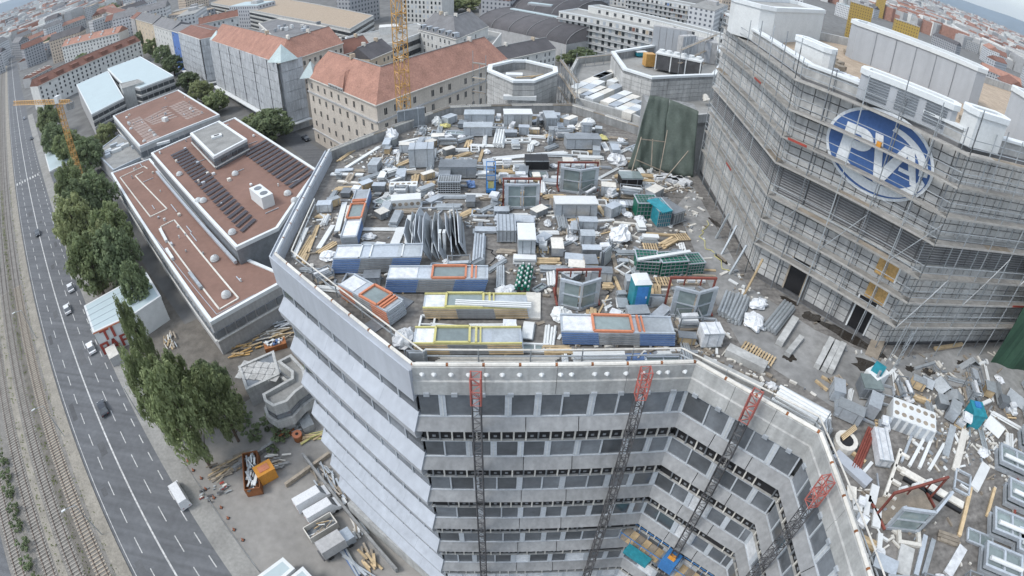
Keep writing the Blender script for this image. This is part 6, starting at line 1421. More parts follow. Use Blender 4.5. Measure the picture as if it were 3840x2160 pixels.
ANCH = (('the blue lift', (-2.1, 44.59)), ('the toilet cabin', (8.44, 28.77)), ('the dark mesh cage', (-5.79, 44.45)), ('the foam blocks with holes', (-9.56, 42.49)), ('the plain silver stack', (-9.73, 32.05)), ('the slanting orange stack', (-9.45, 27.58)),
    ('the tarpaulin', (12.33, 48.34)), ('the stair core', (0.49, 62.82)), ('the row of three green cages', (11.26, 32.79)), ('the cyan wrapped cage', (12.32, 40.01)), ('the left parapet bend', (-17.89, 50.61)), ('the teal bin', (30.04, 17.35)), ('the foam crate with two rows of holes', (24.24, 17.46)),
    ('the dark-racked bay element', (20.98, 11.16)), ('the red steel tubes', (19.71, 15.66)), ('the outer glazed elements', (27.77, 9.83)), ('the black box and white pipes', (1.67, 49.91)), ('the wrapped bale', (8.28, 36.9)), ('the folded sheet-metal rack', (-5.45, 35.87)), ('the white-lidded tall box', (1.01, 35.06)),
    ('the grey upright sheets', (-11.75, 59.18)), ('the yellow-framed stacks', (-2.27, 25.26)), ('the rear parapet boxes', (-4.1, 58.63)), ('the far parapet bend', (8.03, 59.12)), ('the second bay element', (4.28, 29.45)), ('the front orange-framed stack', (6.42, 25.21)), ('the corner timber boards', (-15.53, 34.5)), ('the rear orange-framed stack', (-11.86, 38.71)), ('the lower roof edge', (20.05, 8.16)), ('the strapped box by the glazed rack', (5.1, 40.06)), ('the white machine', (22.79, 20.77)))
def near(x, y): return min(ANCH, key=lambda a: dist(a[1], (x, y)))[0]
kinds = [
    (24, 1.5, lambda x, y, a: it_tubes(x, y, a, sr.uniform(2.8, 4.2), sr.uniform(.05, .07), sr.randint(3, 6), sr.choice(('white', 'white', 'galv')), 'long bar bundle near '+near(x, y))),
    (24, 1.0, lambda x, y, a: it_rackbox(x, y, a, 'open steel stillage with silver parts near '+near(x, y))),
    (52, 1.0, lambda x, y, a: it_box(x, y, a, sr.uniform(1.0, 1.8), sr.uniform(.7, 1.0), sr.uniform(.5, .95), 'alu', 'small strapped silver crate near '+near(x, y))),
    (25, .9, lambda x, y, a: it_box(x, y, a, sr.uniform(.8, 1.4), sr.uniform(.6, .9), sr.uniform(.4, .7), 'alu_dark', 'small strapped dark grey crate near '+near(x, y))),
    (17, .7, lambda x, y, a: it_box(x, y, a, sr.uniform(.8, 1.2), sr.uniform(.5, .9), sr.uniform(.4, .7), 'timber', 'small strapped timber crate near '+near(x, y))),
    (43, 1.15, lambda x, y, a: it_tubes(x, y, a, sr.uniform(1.6, 2.6), sr.uniform(.05, .08), sr.randint(5, 10), 'galv', 'galvanised tube bundle near '+near(x, y))),
    (48, 1.1, lambda x, y, a: it_tubes(x, y, a, sr.uniform(1.4, 2.6), sr.uniform(.06, .1), sr.randint(3, 7), 'white', 'white tube bundle near '+near(x, y))),
    (48, 1.1, lambda x, y, a: it_boards(x, y, a, sr.uniform(1.6, 2.6), sr.randint(4, 9), 'timber', 'stack of fresh timber boards near '+near(x, y))),
    (34, 1.1, lambda x, y, a: it_boards(x, y, a, sr.uniform(1.4, 2.4), sr.randint(3, 7), 'timber_grey', 'stack of weathered timber boards near '+near(x, y))),
    (38, 1.0, lambda x, y, a: it_frame(x, y, a, sr.uniform(1.4, 2.2), sr.uniform(.8, 1.2), 'alu', 'silver window frame lying flat near '+near(x, y))),
    (29, .9, lambda x, y, a: it_frame(x, y, a, sr.uniform(1.2, 1.8), sr.uniform(.6, 1.0), 'white', 'white window frame lying flat near '+near(x, y))),
    (38, .9, lambda x, y, a: it_sheets(x, y, a, sr.uniform(1.2, 2.0), sr.uniform(.5, .9), 'alu', 'stack of silver sheets near '+near(x, y))),
    (20, .8, lambda x, y, a: it_sheets(x, y, a, sr.uniform(1.0, 1.6), sr.uniform(.5, .8), 'white', 'stack of white insulation sheets near '+near(x, y))),
    (29, .7, lambda x, y, a: it_load(x, y, a, 'plastic_film', 'timber pallet loaded with packages near '+near(x, y))),
    (34, .8, lambda x, y, a: it_upright(x, y, a, sr.uniform(.9, 1.5), sr.uniform(.9, 1.5), 'alu', 'rack of upright silver plates near '+near(x, y))),
    (43, .5, lambda x, y, a: sack('crumpled white film bundle near '+near(x, y), (x, y), sr.uniform(.3, .55), 'plastic_film', sr.uniform(.25, .5), 'film bundles near '+near(x, y), sr.randint(0, 9999)))]
for n_, rad, fn in kinds:
    got = 0
    for _ in range(1500):
        if got >= n_: break
        if sr.random() < .42: x, y = sr.uniform(-17, 15), sr.uniform(22.5, 63)
        else: x, y = sr.uniform(15, 41), sr.uniform(3, 21.8)
        if not free(x, y, rad*.5, 0): continue
        # keep the swept lane along the tower free
        if x > 13 and 21 < y < 47: continue
        fn(x, y, axis(x, y)); occ.append((x-rad*.7, x+rad*.7, y-rad*.5, y+rad*.5)); got += 1
for n_, fn in ((22, lambda x, y, a: it_tubes(x, y, a, sr.uniform(.9, 1.8), sr.uniform(.04, .06), sr.randint(4, 8), 'white', 'short white rod bundle near '+near(x, y))),
               (20, lambda x, y, a: it_tubes(x, y, a, sr.uniform(.9, 1.8), sr.uniform(.03, .05), sr.randint(4, 9), 'steel', 'short dark rod bundle near '+near(x, y))),
               (18, lambda x, y, a: it_boards(x, y, a, sr.uniform(.7, 1.4), sr.randint(3, 6), 'timber', 'short timber offcut stack near '+near(x, y))),
               (18, lambda x, y, a: it_sheets(x, y, a, sr.uniform(.5, .9), sr.uniform(.3, .5), 'galv', 'small stack of grey plates near '+near(x, y))),
               (14, lambda x, y, a: it_frame(x, y, a, sr.uniform(.8, 1.2), sr.uniform(.4, .7), 'alu_dark', 'small dark frame near '+near(x, y)))):
    got = 0
    for _ in range(900):
        if got >= n_: break
        x, y = (sr.uniform(15, 40), sr.uniform(3, 21)) if sr.random() < .75 else (sr.uniform(-17, 12), sr.uniform(23, 62))
        if not free(x, y, .3, 0): continue
        fn(x, y, axis(x, y)); occ.append((x-.35, x+.35, y-.3, y+.3)); got += 1
# cables and hoses
for i, (pts, m_, lb) in enumerate(((((16.33, 39.76, 49.2), (14.89, 37.13, 49.2), (15.46, 34.35, 49.2), (16.16, 31.83, 49.2)), 'yellow', 'thin yellow hose trailing along the tower foot'), (((-2.18, 39.63, 49.2), (-2.29, 36, 49.2), (-1.42, 33.37, 49.2), (-1.72, 30.96, 49.2)), 'black', 'black cable trailing past the tube bundle'), (((5.73, 36.44, 49.2), (6.72, 34.31, 49.2), (6.08, 31.32, 49.2), (6.6, 28.7, 49.2)), 'black', 'black cable between the bale and the toilet cabin'))):
    mb = MB(); P_ = []
    for a, b in zip(pts, pts[1:]):
        for k in range(6): q = lerp(a, b, k/6); P_.append((q[0]+.25*math.sin(k*1.7+i), q[1]+.25*math.cos(k*1.3), 0.03))
    o0 = P_[0]; P_ = [(p[0]-o0[0], p[1]-o0[1], .03) for p in P_]
    for a, b in zip(P_, P_[1:]): mb.cyl(a, b, .03, 5)
    tag(mb.build('hose', m_, None, (o0[0], o0[1], Z)), lb, 'hose')

# ================================================================ trees
def crown_mesh(name, m, seed, n_cl=70, per=95, leaf=.055, shape='round'):
    r_ = random.Random(seed); vs = []; fs = []
    for c in range(n_cl):
        while True:
            x, y, z = r_.uniform(-1, 1), r_.uniform(-1, 1), r_.uniform(-1, 1)
            if x*x+y*y+z*z < 1 and x*x+y*y+z*z > .12: break
        if shape == 'poplar': k = 1-.55*max(0, z); x *= k; y *= k
        R_ = r_.uniform(.12, .27)
        for q in range(per):
            d = Vector((r_.gauss(0, 1), r_.gauss(0, 1), r_.gauss(0, .8))); d = d.normalized()*R_*r_.uniform(.55, 1.05)
            p = Vector((x, y, z*.95))+d; nn = (d.normalized()+Vector((r_.uniform(-.6, .6), r_.uniform(-.6, .6), r_.uniform(-.2, .9)))).normalized()
            t1 = nn.orthogonal().normalized(); t2 = nn.cross(t1); a_ = r_.uniform(0, 6.28); u = t1*math.cos(a_)+t2*math.sin(a_); v = nn.cross(u)
            s_ = leaf*r_.uniform(.6, 1.4); k = len(vs)
            vs += [tuple(p+u*s_), tuple(p+v*s_*.6), tuple(p-u*s_), tuple(p-v*s_*.6)]; fs.append((k, k+1, k+2, k+3))
    return mesh_only(MB().add(vs, fs), name, m)
CR = [crown_mesh('crown', 'leaf', 1, 95, 95, .06), crown_mesh('crown', 'leaf_dark', 2, 95, 95, .06), crown_mesh('crown', 'leaf_light', 3, 95, 95, .06), crown_mesh('crown', 'leaf', 4, 85, 90, .05, 'poplar')]
BUSH = crown_mesh('foliage', 'leaf_dark', 7, 26, 60, .09)
def tree(label, p, h, r, kind=0, group=None, base=.25, name='tree', z0=0.):
    t = thing(name, label, 'tree', (p[0], p[1], z0), rng.uniform(0, 6), group)
    mb = MB(); mb.cyl((0, 0, 0), (.1, .1, h*.5), r*.075, 7, 0, r*.05); mb.cyl((.1, .1, h*.5), (0, .2, h*.85), r*.05, 6, 0, r*.015)
    for q in range(6):
        a_ = q*1.05; z = h*(base+.08*q); mb.cyl((.05, .05, z), (math.cos(a_)*r*.6, math.sin(a_)*r*.6, z+h*.16), r*.03, 5, 0, r*.01)
    mb.build('trunk', 'bark', t)
    cz = h*(base+1)/2; inst('crown', CR[kind], t, (0, 0, cz), 0, (r, r, h*(1-base)/2*1.03))
    return t
def bush(label, p, r, h, group=None, z0=0.):
    t = thing('bush', label, 'bush', (p[0], p[1], z0), rng.uniform(0, 6), group)
    MB().cyl((0, 0, 0), (0, 0, h*.4), .06, 5).build('stem', 'bark', t); inst('foliage', BUSH, t, (0, 0, h*.5), 0, (r, r, h*.55)); return t
for i, (q, r, k, lb) in enumerate((
    ((-47.88, 44.66, 26.98), 3.1, 3, 'large roadside tree in front of the yard fence, beside the curved pale wing'),
    ((-44.69, 50.57, 18.93), 2.8, 3, 'tree between the yard and the curved pale wing'),
    ((-55.59, 48.49, 24.1), 2.5, 3, 'leafy roadside tree behind the poster box'),
    ((-64.6, 59.59, 24.42), 1.7, 3, 'slim loose poplar rising over the poster box'),
    ((-91.35, 88.84, 18.38), 4.0, 1, 'broad roadside tree just beyond the poster box roof'),
    ((-99.6, 87.32, 18.12), 4.4, 0, 'broad tree overhanging the road lane near the poster box'),
    ((-80.57, 79.98, 14.62), 2.6, 1, 'slender tree squeezed between the poster building and the low red hall'),
    ((-50.19, 56.55, 12.02), 2.6, 1, 'tree beside the formwork timber heap'),
    ((-99.73, 94.19, 15.82), 3.6, 2, 'light green tree inside the roadside clump'),
    ((-123.07, 113.05, 19.14), 4.0, 1, 'dark tree inside the roadside clump near the white shed'),
    ((-53.49, 52.4, 18.15), 2.6, 0, 'tree in the middle of the clump by the yard'),
    ((-102.98, 102.05, 17.49), 4.2, 0, 'middle tree of the roadside clump next to the low red hall'),
    ((-117.33, 102.87, 20.26), 4.6, 2, 'pale green tree at the road edge of the roadside clump'),
    ((-123.76, 121.95, 17.46), 4.4, 1, 'dark tree beside the white shed roof'),
    ((-140.34, 127.64, 19.23), 4.2, 0, 'tree standing in front of the white shed'),
    ((-158.88, 157.9, 15.27), 5.0, 1, 'dark tree between the crane and the white flat-roofed block'),
    ((-177.44, 167.36, 16.19), 5.2, 0, 'tree behind the white shed roof'),
    ((-195.94, 177.85, 16.95), 5.2, 1, 'roadside tree below the long white house'),
    ((-230.77, 208.68, 17.59), 5.2, 0, 'roadside tree at the end of the long white house'),
    ((-173.08, 187.37, 10.14), 4.0, 2, 'light green tree in front of the school block corner'),
    ((-145.52, 229.1, 12.32), 4.6, 2, 'street tree opposite the grey sheeted block'),
    ((-129.21, 213.59, 10.44), 4.6, 0, 'street tree between parked cars and the red grid roof'),
    ((-169.03, 255.42, 10.12), 4.6, 1, 'street tree near the higher white flat roof'),
    ((-85.67, 176.06, 12.31), 6.0, 1, 'large dark street tree before the tan corner house'),
    ((-96.91, 186.1, 8.05), 4.4, 0, 'smaller street tree beside the large dark one'),
    ((-203.06, 293.44, 12.56), 5.2, 1, 'street tree in front of the blue house'),
    ((-231.94, 325.65, 14.09), 5.2, 1, 'street tree before the pale row house'),
    ((-271.28, 367.61, 13.46), 5.4, 0, 'street tree before the beige town house'),
    ((-315.14, 414.92, 14.45), 5.6, 1, 'street tree by the far end of the long white house'),
    ((-381.06, 488.09, 14.53), 6.0, 0, 'street tree before the grey town house'),
    ((-458.47, 570.59, 17.49), 6.5, 0, 'street tree before the cream town house'),
    ((-361.24, 383.97, 10.61), 5.5, 0, 'garden tree between the long house and the dormer house'),
    ((-538.91, 521.45, 17.64), 7.0, 1, 'garden tree beside the sheds with skylight bars'),
    ((-619.33, 729.87, 23.31), 9.0, 2, 'park tree at the far street end, light green'),
    ((-629.06, 763.03, 21.27), 9.0, 0, 'park tree at the far street end beside the cream house'),
    ((-807.48, 931.29, 23.19), 9.0, 1, 'dark park tree at the far street end'),
    ((-50.29, 438.56, 12.12), 8.0, 0, 'garden tree behind the mansard house roof'),
    ((-38.45, 442.05, 11.53), 8.0, 2, 'light garden tree behind the mansard house gable'),
    ((31.16, 279.33, 9.29), 5.5, 1, 'dark tree at the foot of the long apartment slab'),
    ((24.24, 280.29, 5.55), 4.0, 0, 'small tree at the apartment slab corner'),
    ((-139.6, 367.01, 9.87), 5.0, 1, 'tree in the yard beside the parking building'))):
    h_ = max(5.0, min(q[2], 26)); tree(lb, q, h_, r*1.35, k, None, .1)
for i, (p, r, h_) in enumerate((((-39.27, 54.74), 2.2, 2.4), ((-37.29, 51.97), 1.8, 2.0), ((-37.37, 55.84), 1.6, 2.0), ((-42.06, 51.79), 2.0, 2.6), ((-37.48, 49.05), 1.2, 1.4), ((-36.14, 60.5), 1.6, 2.2), ((-44.57, 54.53), 1.8, 2.4), ((-37.72, 67.16), 1.4, 1.6))):
    bush('dark green bush growing round the curved pale wing', p, r, h_, 'bushes at the curved wing')
for i in range(13):
    s_ = 42+i*4.4+rng.uniform(-1, 1); bush('low green bush of the hedge between the tracks', RD(s_, -34.9+rng.uniform(-.4, .4)), 1.5, 2.3, 'hedge bushes between the tracks')
# grass tufts along the rails
mb = MB(); r_ = random.Random(4)
for _ in range(2600):
    n_ = r_.choice((-25.0, -25.0, -29.6, -20.4, -35.0)); p = RD(r_.uniform(38, 260), n_+r_.gauss(0, .35)); a_ = r_.uniform(0, 3.1); s_ = r_.uniform(.1, .35)
    mb.add([(p[0]-s_*math.cos(a_), p[1]-s_*math.sin(a_), 0), (p[0]+s_*math.cos(a_), p[1]+s_*math.sin(a_), 0), (p[0], p[1], s_*1.2)], [(0, 1, 2)])
o_ = mb.build('weeds', 'leaf_light'); tag(o_, 'sparse weeds growing along the railway strips', 'weeds', None, 'stuff')
# ================================================================ vehicles
def car_parts(body, van=False):
    L_, W_, H_ = (4.5, 1.8, 1.45) if not van else (5.6, 2.0, 2.4)
    r = thing('car', None, None); 
    if not van:
        lo = [(-2.25, .35), (2.2, .35), (2.25, .7), (1.2, .88), (-1.8, .92), (-2.25, .8)]; up = [(-1.9, .9), (1.15, .88), (.45, 1.42), (-1.1, 1.45)]
    else:
        lo = [(-2.8, .35), (2.75, .35), (2.8, .9), (2.2, 1.15), (-2.8, 1.15)]; up = [(-2.8, 1.15), (2.2, 1.15), (1.5, 2.3), (-2.75, 2.35)]
    def ext(pr, w0, w1):
        n = len(pr); zs = [z for _, z in pr]; z0, z1 = min(zs), max(zs); f = lambda z: (w0+(w1-w0)*(z-z0)/(z1-z0))/2
        vs = [(x, -f(z), z) for x, z in pr]+[(x, f(z), z) for x, z in pr]
        return MB().add(vs, [tuple(range(n)), tuple(range(2*n-1, n-1, -1))]+[(i, n+i, n+(i+1) % n, (i+1) % n) for i in range(n)])
    ext(lo, W_, W_*.96).build('body', body, r); ext(up, W_*.94, W_*.76).build('cabin', 'glass' if not van else body, r)
    zt = up[2][1]; xm = (up[2][0]+up[3][0])/2; MB().box((xm, 0, zt+.02), (up[2][0]-up[3][0]-.1, W_*.74, .06)).build('roof', body, r)
    if van: MB().add([(2.21, -.85, 1.2), (2.21, .85, 1.2), (1.53, .76, 2.25), (1.53, -.76, 2.25)], [(0, 1, 2, 3)]).build('windscreen', 'glass', r)
    for x in (-L_*.31, L_*.31):
        for y in (-W_*.46, W_*.46):
            MB().cyl((x, y-.11, .33), (x, y+.11, .33), .33, 12).build('wheel', 'tyre', r)
    for y in (-.6, .6):
        MB().box((L_/2-.02, y, .66), (.08, .35, .14)).build('headlight', 'white', r); MB().box((-L_/2+.02, y, .7), (.08, .3, .14)).build('tail_light', 'red', r)
    return r
def car(label, p, rz, body, van=False, name=None):
    r = car_parts(body, van); r.name = name or ('van' if van else 'car'); r.location = (p[0], p[1], .04); r.rotation_euler = (0, 0, rz); return tag(r, label, 'van' if van else 'car')
car('white car on the carriageway nearer the poster box, farther one of two', (-113.29, 88.94), RANG, 'car_white')
car('white car close to the solid centre line', (-107.86, 80.58), RANG, 'car_white')
car('large white car passing the poster box corner', (-90.44, 68.48), RANG+.02, 'car_white', False)
car('dark car driving far along the left lanes', (-152.61, 116.14), RANG+math.pi, 'car_dark')
car('dark grey car driving below the poster box', (-76.53, 52.96), RANG, 'car_dark')
car('white delivery van parked at the yard entrance', (-50.96, 38), RANG, 'car_white', True)
car('small dark car near the far zebra crossing', (-251.95, 211.34), RANG+math.pi, 'car_dark')
car('silver car at the far road bend', (-301.68, 252.13), RANG, 'car_silver')
SANG = ang((-123.75, 224.03), (-89.4, 185.11))
for i, (p, b, lb) in enumerate((((-122.47, 224.81), 'car_dark', 'dark car parked at the sheeted house'), ((-127.8, 231.41), 'car_silver', 'silver car parked behind the dark one at the sheeted house'), ((-132.47, 236.45), 'car_dark', 'black car at the end of the parked row'), ((-102.9, 205.27), 'car_silver', 'silver car half under the street trees'), ((-96.72, 198.47), 'car_dark', 'dark car under the large street tree'), ((-73.55, 176.99), 'car_dark', 'dark car parked before the tan corner house'))):
    car(lb, p, SANG, b)
# ================================================================ poster box building beside the road, white shed
t, lp = flat_block('poster_building', 'white flat-roofed box with huge red letters on its end wall, beside the road', [(-94.21, 75.25), (-85.25, 67.02), (-77.62, 73.71), (-73.91, 79.9), (-83.32, 88.37)], 6.5, 'white', 'white_roof', 'white', .08)
L0 = t.location
for i in range(1, 5):
    a = lerp((-94.06, 75.14), (-85.12, 66.92), i/5); b = lerp((-85.76, 84.96), (-75.83, 76.31), i/5); MB().beam((a[0]-L0.x, a[1]-L0.y, 6.6), (b[0]-L0.x, b[1]-L0.y, 6.6), .08, .05).build('roof_seam', 'alu', t)
pa = (-85.25, 67.02); pb = (-77.62, 73.71); pl = dist(pa, pb); pra = ang(pa, pb); pn = nrm(pa, pb)
glyph = {'T': [((0, .82), (.8, 1.0)), ((.3, 0), (.5, .82))], 'I': [((.0, 0), (.22, 1.0))], 'P': [((0, 0), (.2, 1)), ((.2, .82), (.7, 1)), ((.2, .42), (.7, .58)), ((.52, .58), (.7, .82))], 'A': None, 'R': [((0, 0), (.2, 1)), ((.2, .82), (.7, 1)), ((.2, .42), (.7, .58)), ((.52, .58), (.7, .82)), ((.5, 0), (.7, .42))], 'F': [((0, 0), (.2, 1)), ((.2, .82), (.7, 1)), ((.2, .42), (.6, .58))]}
def letter(ch, x0, z0, s_, m='red'):
    mb = MB()
    def put(quad):
        vs = []
        for d_ in (0.05, .11):
            for x, z in quad: 
                p = lerp(pa, pb, (x0+x*s_)/pl); vs.append((p[0]+pn.x*d_-L0.x, p[1]+pn.y*d_-L0.y, z0+z*s_))
        mb.add(vs, [(3, 2, 1, 0), (4, 5, 6, 7), (0, 1, 5, 4), (1, 2, 6, 5), (2, 3, 7, 6), (3, 0, 4, 7)])
    if ch == 'A':
        put([(0, 0), (.2, 0), (.5, 1), (.3, 1)]); put([(.6, 0), (.8, 0), (.5, 1), (.3, 1)]); put([(.18, .25), (.62, .25), (.56, .42), (.24, .42)])
    else:
        for (xa, za), (xb, zb) in glyph[ch]: put([(xa, za), (xb, za), (xb, zb), (xa, zb)])
    return mb.build('letter', m, t)
letter('P', .05, .4, 2.9); letter('A', 2.2, .4, 2.9); letter('P', 4.9, .4, 2.9); letter('T', 1.3, 3.5, 2.8); letter('I', 3.9, 3.5, 2.8)
MB().beam((pa[0]-L0.x+pn.x*.1, pa[1]-L0.y+pn.y*.1, 6.35), (pb[0]-L0.x+pn.x*.1, pb[1]-L0.y+pn.y*.1, 6.35), .12, .25).build('trim', 'orange', t)
t = boxthing('container', 'pale grey container in front of the poster wall', 'container', (-81.59, 66.39, 0), (4.2, 2.3, 2.3), 'plaster_grey', RANG, lid='offwhite')
for q in range(6): MB().box((-1.75+q*.7, -1.17, 1.15), (.5, .06, 2.0)).build('rib', 'alu', t)
t, lp = flat_block('white_shed', 'low shed with white sheet roof among the roadside trees', [(-201.5, 173.57), (-179.44, 154.01), (-172.21, 164.41), (-191.66, 181.79)], 5, 'plaster_grey', 'white_roof', 'white', .08)
# ================================================================ curved pale wing and yard
cw = [(-39.73, 55.63), (-38.86, 54.16), (-36.97, 53.19), (-34.9, 54.43), (-33.97, 56.67), (-32.56, 58.56), (-34.15, 62.07), (-37.55, 65.15), (-39.57, 63.21), (-36.22, 60.95), (-35.8, 59.61), (-38.26, 57.11)]
t, lp = flat_block('curved_wing', 'low pale wing with rounded end and thick parapets beside the pale facade', cw, 6, 'concrete_pale', 'bitumen', 'concrete_pale', .9, rw=.5)
ar = lp
for i in range(len(lp)):
    a, b = lp[i], lp[(i+1) % len(lp)]; n_ = nrm(a, b); c = lerp(a, b, .5); ucube('window_band', t, 'glass', (c[0]+n_.x*.02, c[1]+n_.y*.02, 4.2), (dist(a, b), .12, .9), ang(a, b)); ucube('lower_band', t, 'concrete_pale', (c[0]+n_.x*.35, c[1]+n_.y*.35, 2.9), (dist(a, b)+.4, .5, 1.6), ang(a, b))
t, lp = flat_block('annexe_roof', 'grey paved flat roof between the curved wing and the low red hall', [(-48.32, 63.71), (-44.6, 58.28), (-39.53, 62.59), (-42.68, 68.34)], 4, 'plaster_grey', 'alu_dark', 'concrete_pale', .4)
for i in range(6):
    for j in range(3): ucube('paving_slab', t, 'concrete_panel', ((i-2.5)*1.4, (j-1)*1.5, 4.12), (1.3, 1.4, .1), -.15)
# red skip full of scrap
t = thing('waste_skip', 'rust red skip full of white window scrap in the yard', 'skip', (-39.46, 44)+(0,), 1.95)
t.location.z = .03
MB().box((0, 0, .35), (7.2, 2.5, .5)).build('floor', 'rust', t)
for y in (-1.25, 1.25): MB().box((0, y, 1.0), (7.2, .12, 1.9)).build('side', 'rust', t)
for x in (-3.6, 3.6): MB().box((x, 0, 1.0), (.12, 2.5, 1.9)).build('end', 'rust', t)
for q in range(26): MB().box((rng.uniform(-3.2, 3.2), rng.uniform(-.8, .8), 1.3+rng.random()*.6), (rng.uniform(1, 2.6), rng.uniform(.12, .5), .15), rng.gauss(0, .35)).build('scrap', rng.choice(('white', 'alu', 'galv', 'white', 'glass')), t)
t = boxthing('orange_bin', 'bright orange lidded bin beside the rust red skip', 'bin', (-37.17, 44.34)+(.03,), (3.0, 2.2, 2.3), 'orange_machine', .75, lid='orange_machine')
MB().box((0, 0, 2.46), (1.8, 1.2, .12)).build('lid_panel', 'orange', t)
t = thing('open_skip', 'open pale yellow skip with timber waste in the yard', 'skip', (-26.07, 36.2)+(.03,), .75)
MB().box((0, 0, .3), (4.6, 2.1, .4)).build('floor', 'alu_dark', t)
for y in (-1.05, 1.05): MB().box((0, y, .9), (4.6, .12, 1.5)).build('side', 'offwhite', t)
for x in (-2.3, 2.3): MB().box((x, 0, .9), (.12, 2.1, 1.5)).build('end', 'offwhite', t)
for q in range(10): MB().box((rng.uniform(-1.8, 1.8), rng.uniform(-.6, .6), .8+rng.random()*.5), (rng.uniform(.8, 2), .15, .1), rng.uniform(-.6, .6)).build('board', rng.choice(('timber', 'timber_grey', 'white')), t)
def truck(label, p, rz, cabm, boxm, L_=5.5):
    t = thing('truck', label, 'truck', (p[0], p[1], .03), rz)
    MB().box((0, 0, .7), (L_, 1.9, .3)).build('chassis', 'steel_dark', t); MB().box((-.6, 0, 1.9), (L_-1.7, 2.1, 2.1)).build('load_box', boxm, t)
    MB().box((L_/2-.8, 0, 1.4), (1.6, 2.0, 1.6)).build('cab', cabm, t); MB().box((L_/2+.01, 0, 1.75), (.05, 1.7, .7)).build('windscreen', 'glass', t)
    for x in (-L_*.3, L_*.32):
        for y in (-.9, .9): MB().cyl((x, y-.14, .42), (x, y+.14, .42), .42, 12).build('wheel', 'tyre', t)
car('white van parked at the timber pile, nose to the wall', (-28.63, 40.92), .75, 'car_white', True, 'van')
car('white box-shaped van next to the open skip', (-26.45, 39.09), .75, 'car_white', True, 'van')
truck('grey lorry parked beside the open skip', (-23.26, 33.61), .75, 'car_silver', 'plaster_grey')
t, lp = flat_block('site_hut', 'site hut with bright white roof at the lower yard edge, left', [(-32.96, 25.86), (-29.69, 29.73), (-27.61, 28.35), (-29.86, 25.23)], 3, 'white', 'white_roof', 'white', .06)
t, lp = flat_block('site_hut', 'site hut with bright white roof beside the first one', [(-28.21, 26.73), (-26.57, 28.82), (-24.66, 27.31), (-26.52, 25.52)], 3, 'white', 'white_roof', 'white', .06)
# low retaining walls and timber piles under the pale facade
for i, (a, b, w_, h_, m_, lb) in enumerate((((-32.18, 48.91), (-14.34, 30.87), .4, 1.2, 'concrete', 'low concrete wall running below the pale facade'), ((-43.3, 44.59), (-37.97, 50.63), .5, 1.0, 'concrete', 'curved concrete wall beside the bushes'), ((-33.61, 42.95), (-27.98, 49.79), .5, .8, 'timber_grey', 'timber edged ramp wall in the yard'), ((-22.05, 39.77), (-9.4, 30.09), .9, 3.2, 'concrete_pale', 'pale planter ledge along the foot of the office block'))):
    L_ = dist(a, b); o_ = MB().box((L_/2, 0, h_/2), (L_, w_, h_)).build('yard_wall', m_, None, (a[0], a[1], .02), ang(a, b)); tag(o_, lb, 'wall')
def heap(label, p, n, spread, mats, rz, lmin=1., lmax=3., cat='timber pile', name='material_pile', hh=.5):
    t = thing(name, label, cat, (p[0], p[1], .03), rz); r_ = random.Random(int(p[0]*31+p[1]*7) & 4095)
    for q in range(n): MB().box((r_.uniform(-spread, spread), r_.uniform(-spread*.6, spread*.6), .1+r_.random()*hh), (r_.uniform(lmin, lmax), r_.uniform(.12, .4), r_.uniform(.08, .2)), r_.gauss(0, .25)).build('piece', r_.choice(mats), t)
    return t
heap('formwork timber heap between the roadside tree and the low red hall', (-51.79, 72.36), 30, 3.0, ('timber', 'timber', 'timber_grey', 'osb'), .5)
heap('long formwork girders beside the low red hall wall', (-45.9, 76.89), 26, 3.2, ('timber', 'offwhite', 'timber_grey'), .5, 2, 4.5)
heap('plastic wrapped pipes and foil by the pale facade foot', (-45.38, 80.54), 18, 2.2, ('white', 'plastic_film', 'alu'), .5)
heap('stack of planks under the bushes near the yard fence', (-44.63, 45.19), 28, 2.6, ('timber_grey', 'timber', 'timber_grey'), .7, 2, 4)
heap('timber and metal pile below the pale facade', (-27.41, 44.5), 30, 2.8, ('timber', 'galv', 'plaster_tan', 'timber_grey'), 2.3, 1.5, 3.5)
heap('rubble and broken boards behind the rust red skip', (-36.89, 47.12), 26, 2.2, ('timber_grey', 'offwhite', 'concrete', 'white'), .2, .5, 2)
heap('yellow plank stack next to the orange round tank', (-31.43, 52.66), 14, 1.4, ('timber', 'yellow', 'timber'), .65, 2, 3)
heap('white frames and boards beside the white vans', (-24.32, 41.96), 14, 1.4, ('white', 'alu', 'timber_grey'), 2.3, .6, 1.8)
heap('slatted timber stack at the foot of the office block', (-18.43, 32.29), 16, 1.6, ('timber', 'timber_grey'), 2.3, 1.5, 2.5)
heap('grey steel beams lying in the yard', (-20.55, 31.41), 8, .9, ('blue_film', 'galv'), 2.3, 4, 6)
heap('scattered site tools by the white delivery van', (-45.33, 39.96), 22, 2.6, ('red', 'steel', 'galv', 'offwhite', 'steel_dark'), .7, .3, 1.2)
heap('planks and pipes along the hall wall behind the poster building', (-70.16, 73.06), 20, 2.4, ('timber', 'timber_grey', 'galv', 'offwhite'), 2.3, 1, 3)
heap('wooden boxes and boards under the yard trees', (-58.16, 51.23), 18, 2.0, ('timber', 'osb', 'timber_grey'), 2.3, .8, 2.2)
heap('mixed steel and boards beside the grey barred trailer', (-35.68, 53.86), 18, 1.8, ('galv', 'white', 'timber_grey', 'rust'), .7, .6, 2.2)
heap('pale boards and pipes along the low concrete wall', (-20.98, 37.18), 16, 1.6, ('offwhite', 'timber_grey', 'galv', 'white'), 2.3, .8, 2.4)
heap('dark beams at the hall end wall', (-48.73, 74.91), 14, 1.8, ('steel_dark', 'timber_grey', 'galv'), .5, 1.5, 3.5)
t = boxthing('blue_skip', 'skip filled with blue and white sacks behind the curved wing', 'skip', (-45.15, 73.49)+(.03,), (4.4, 2.0, 1.2), 'rust', .5)
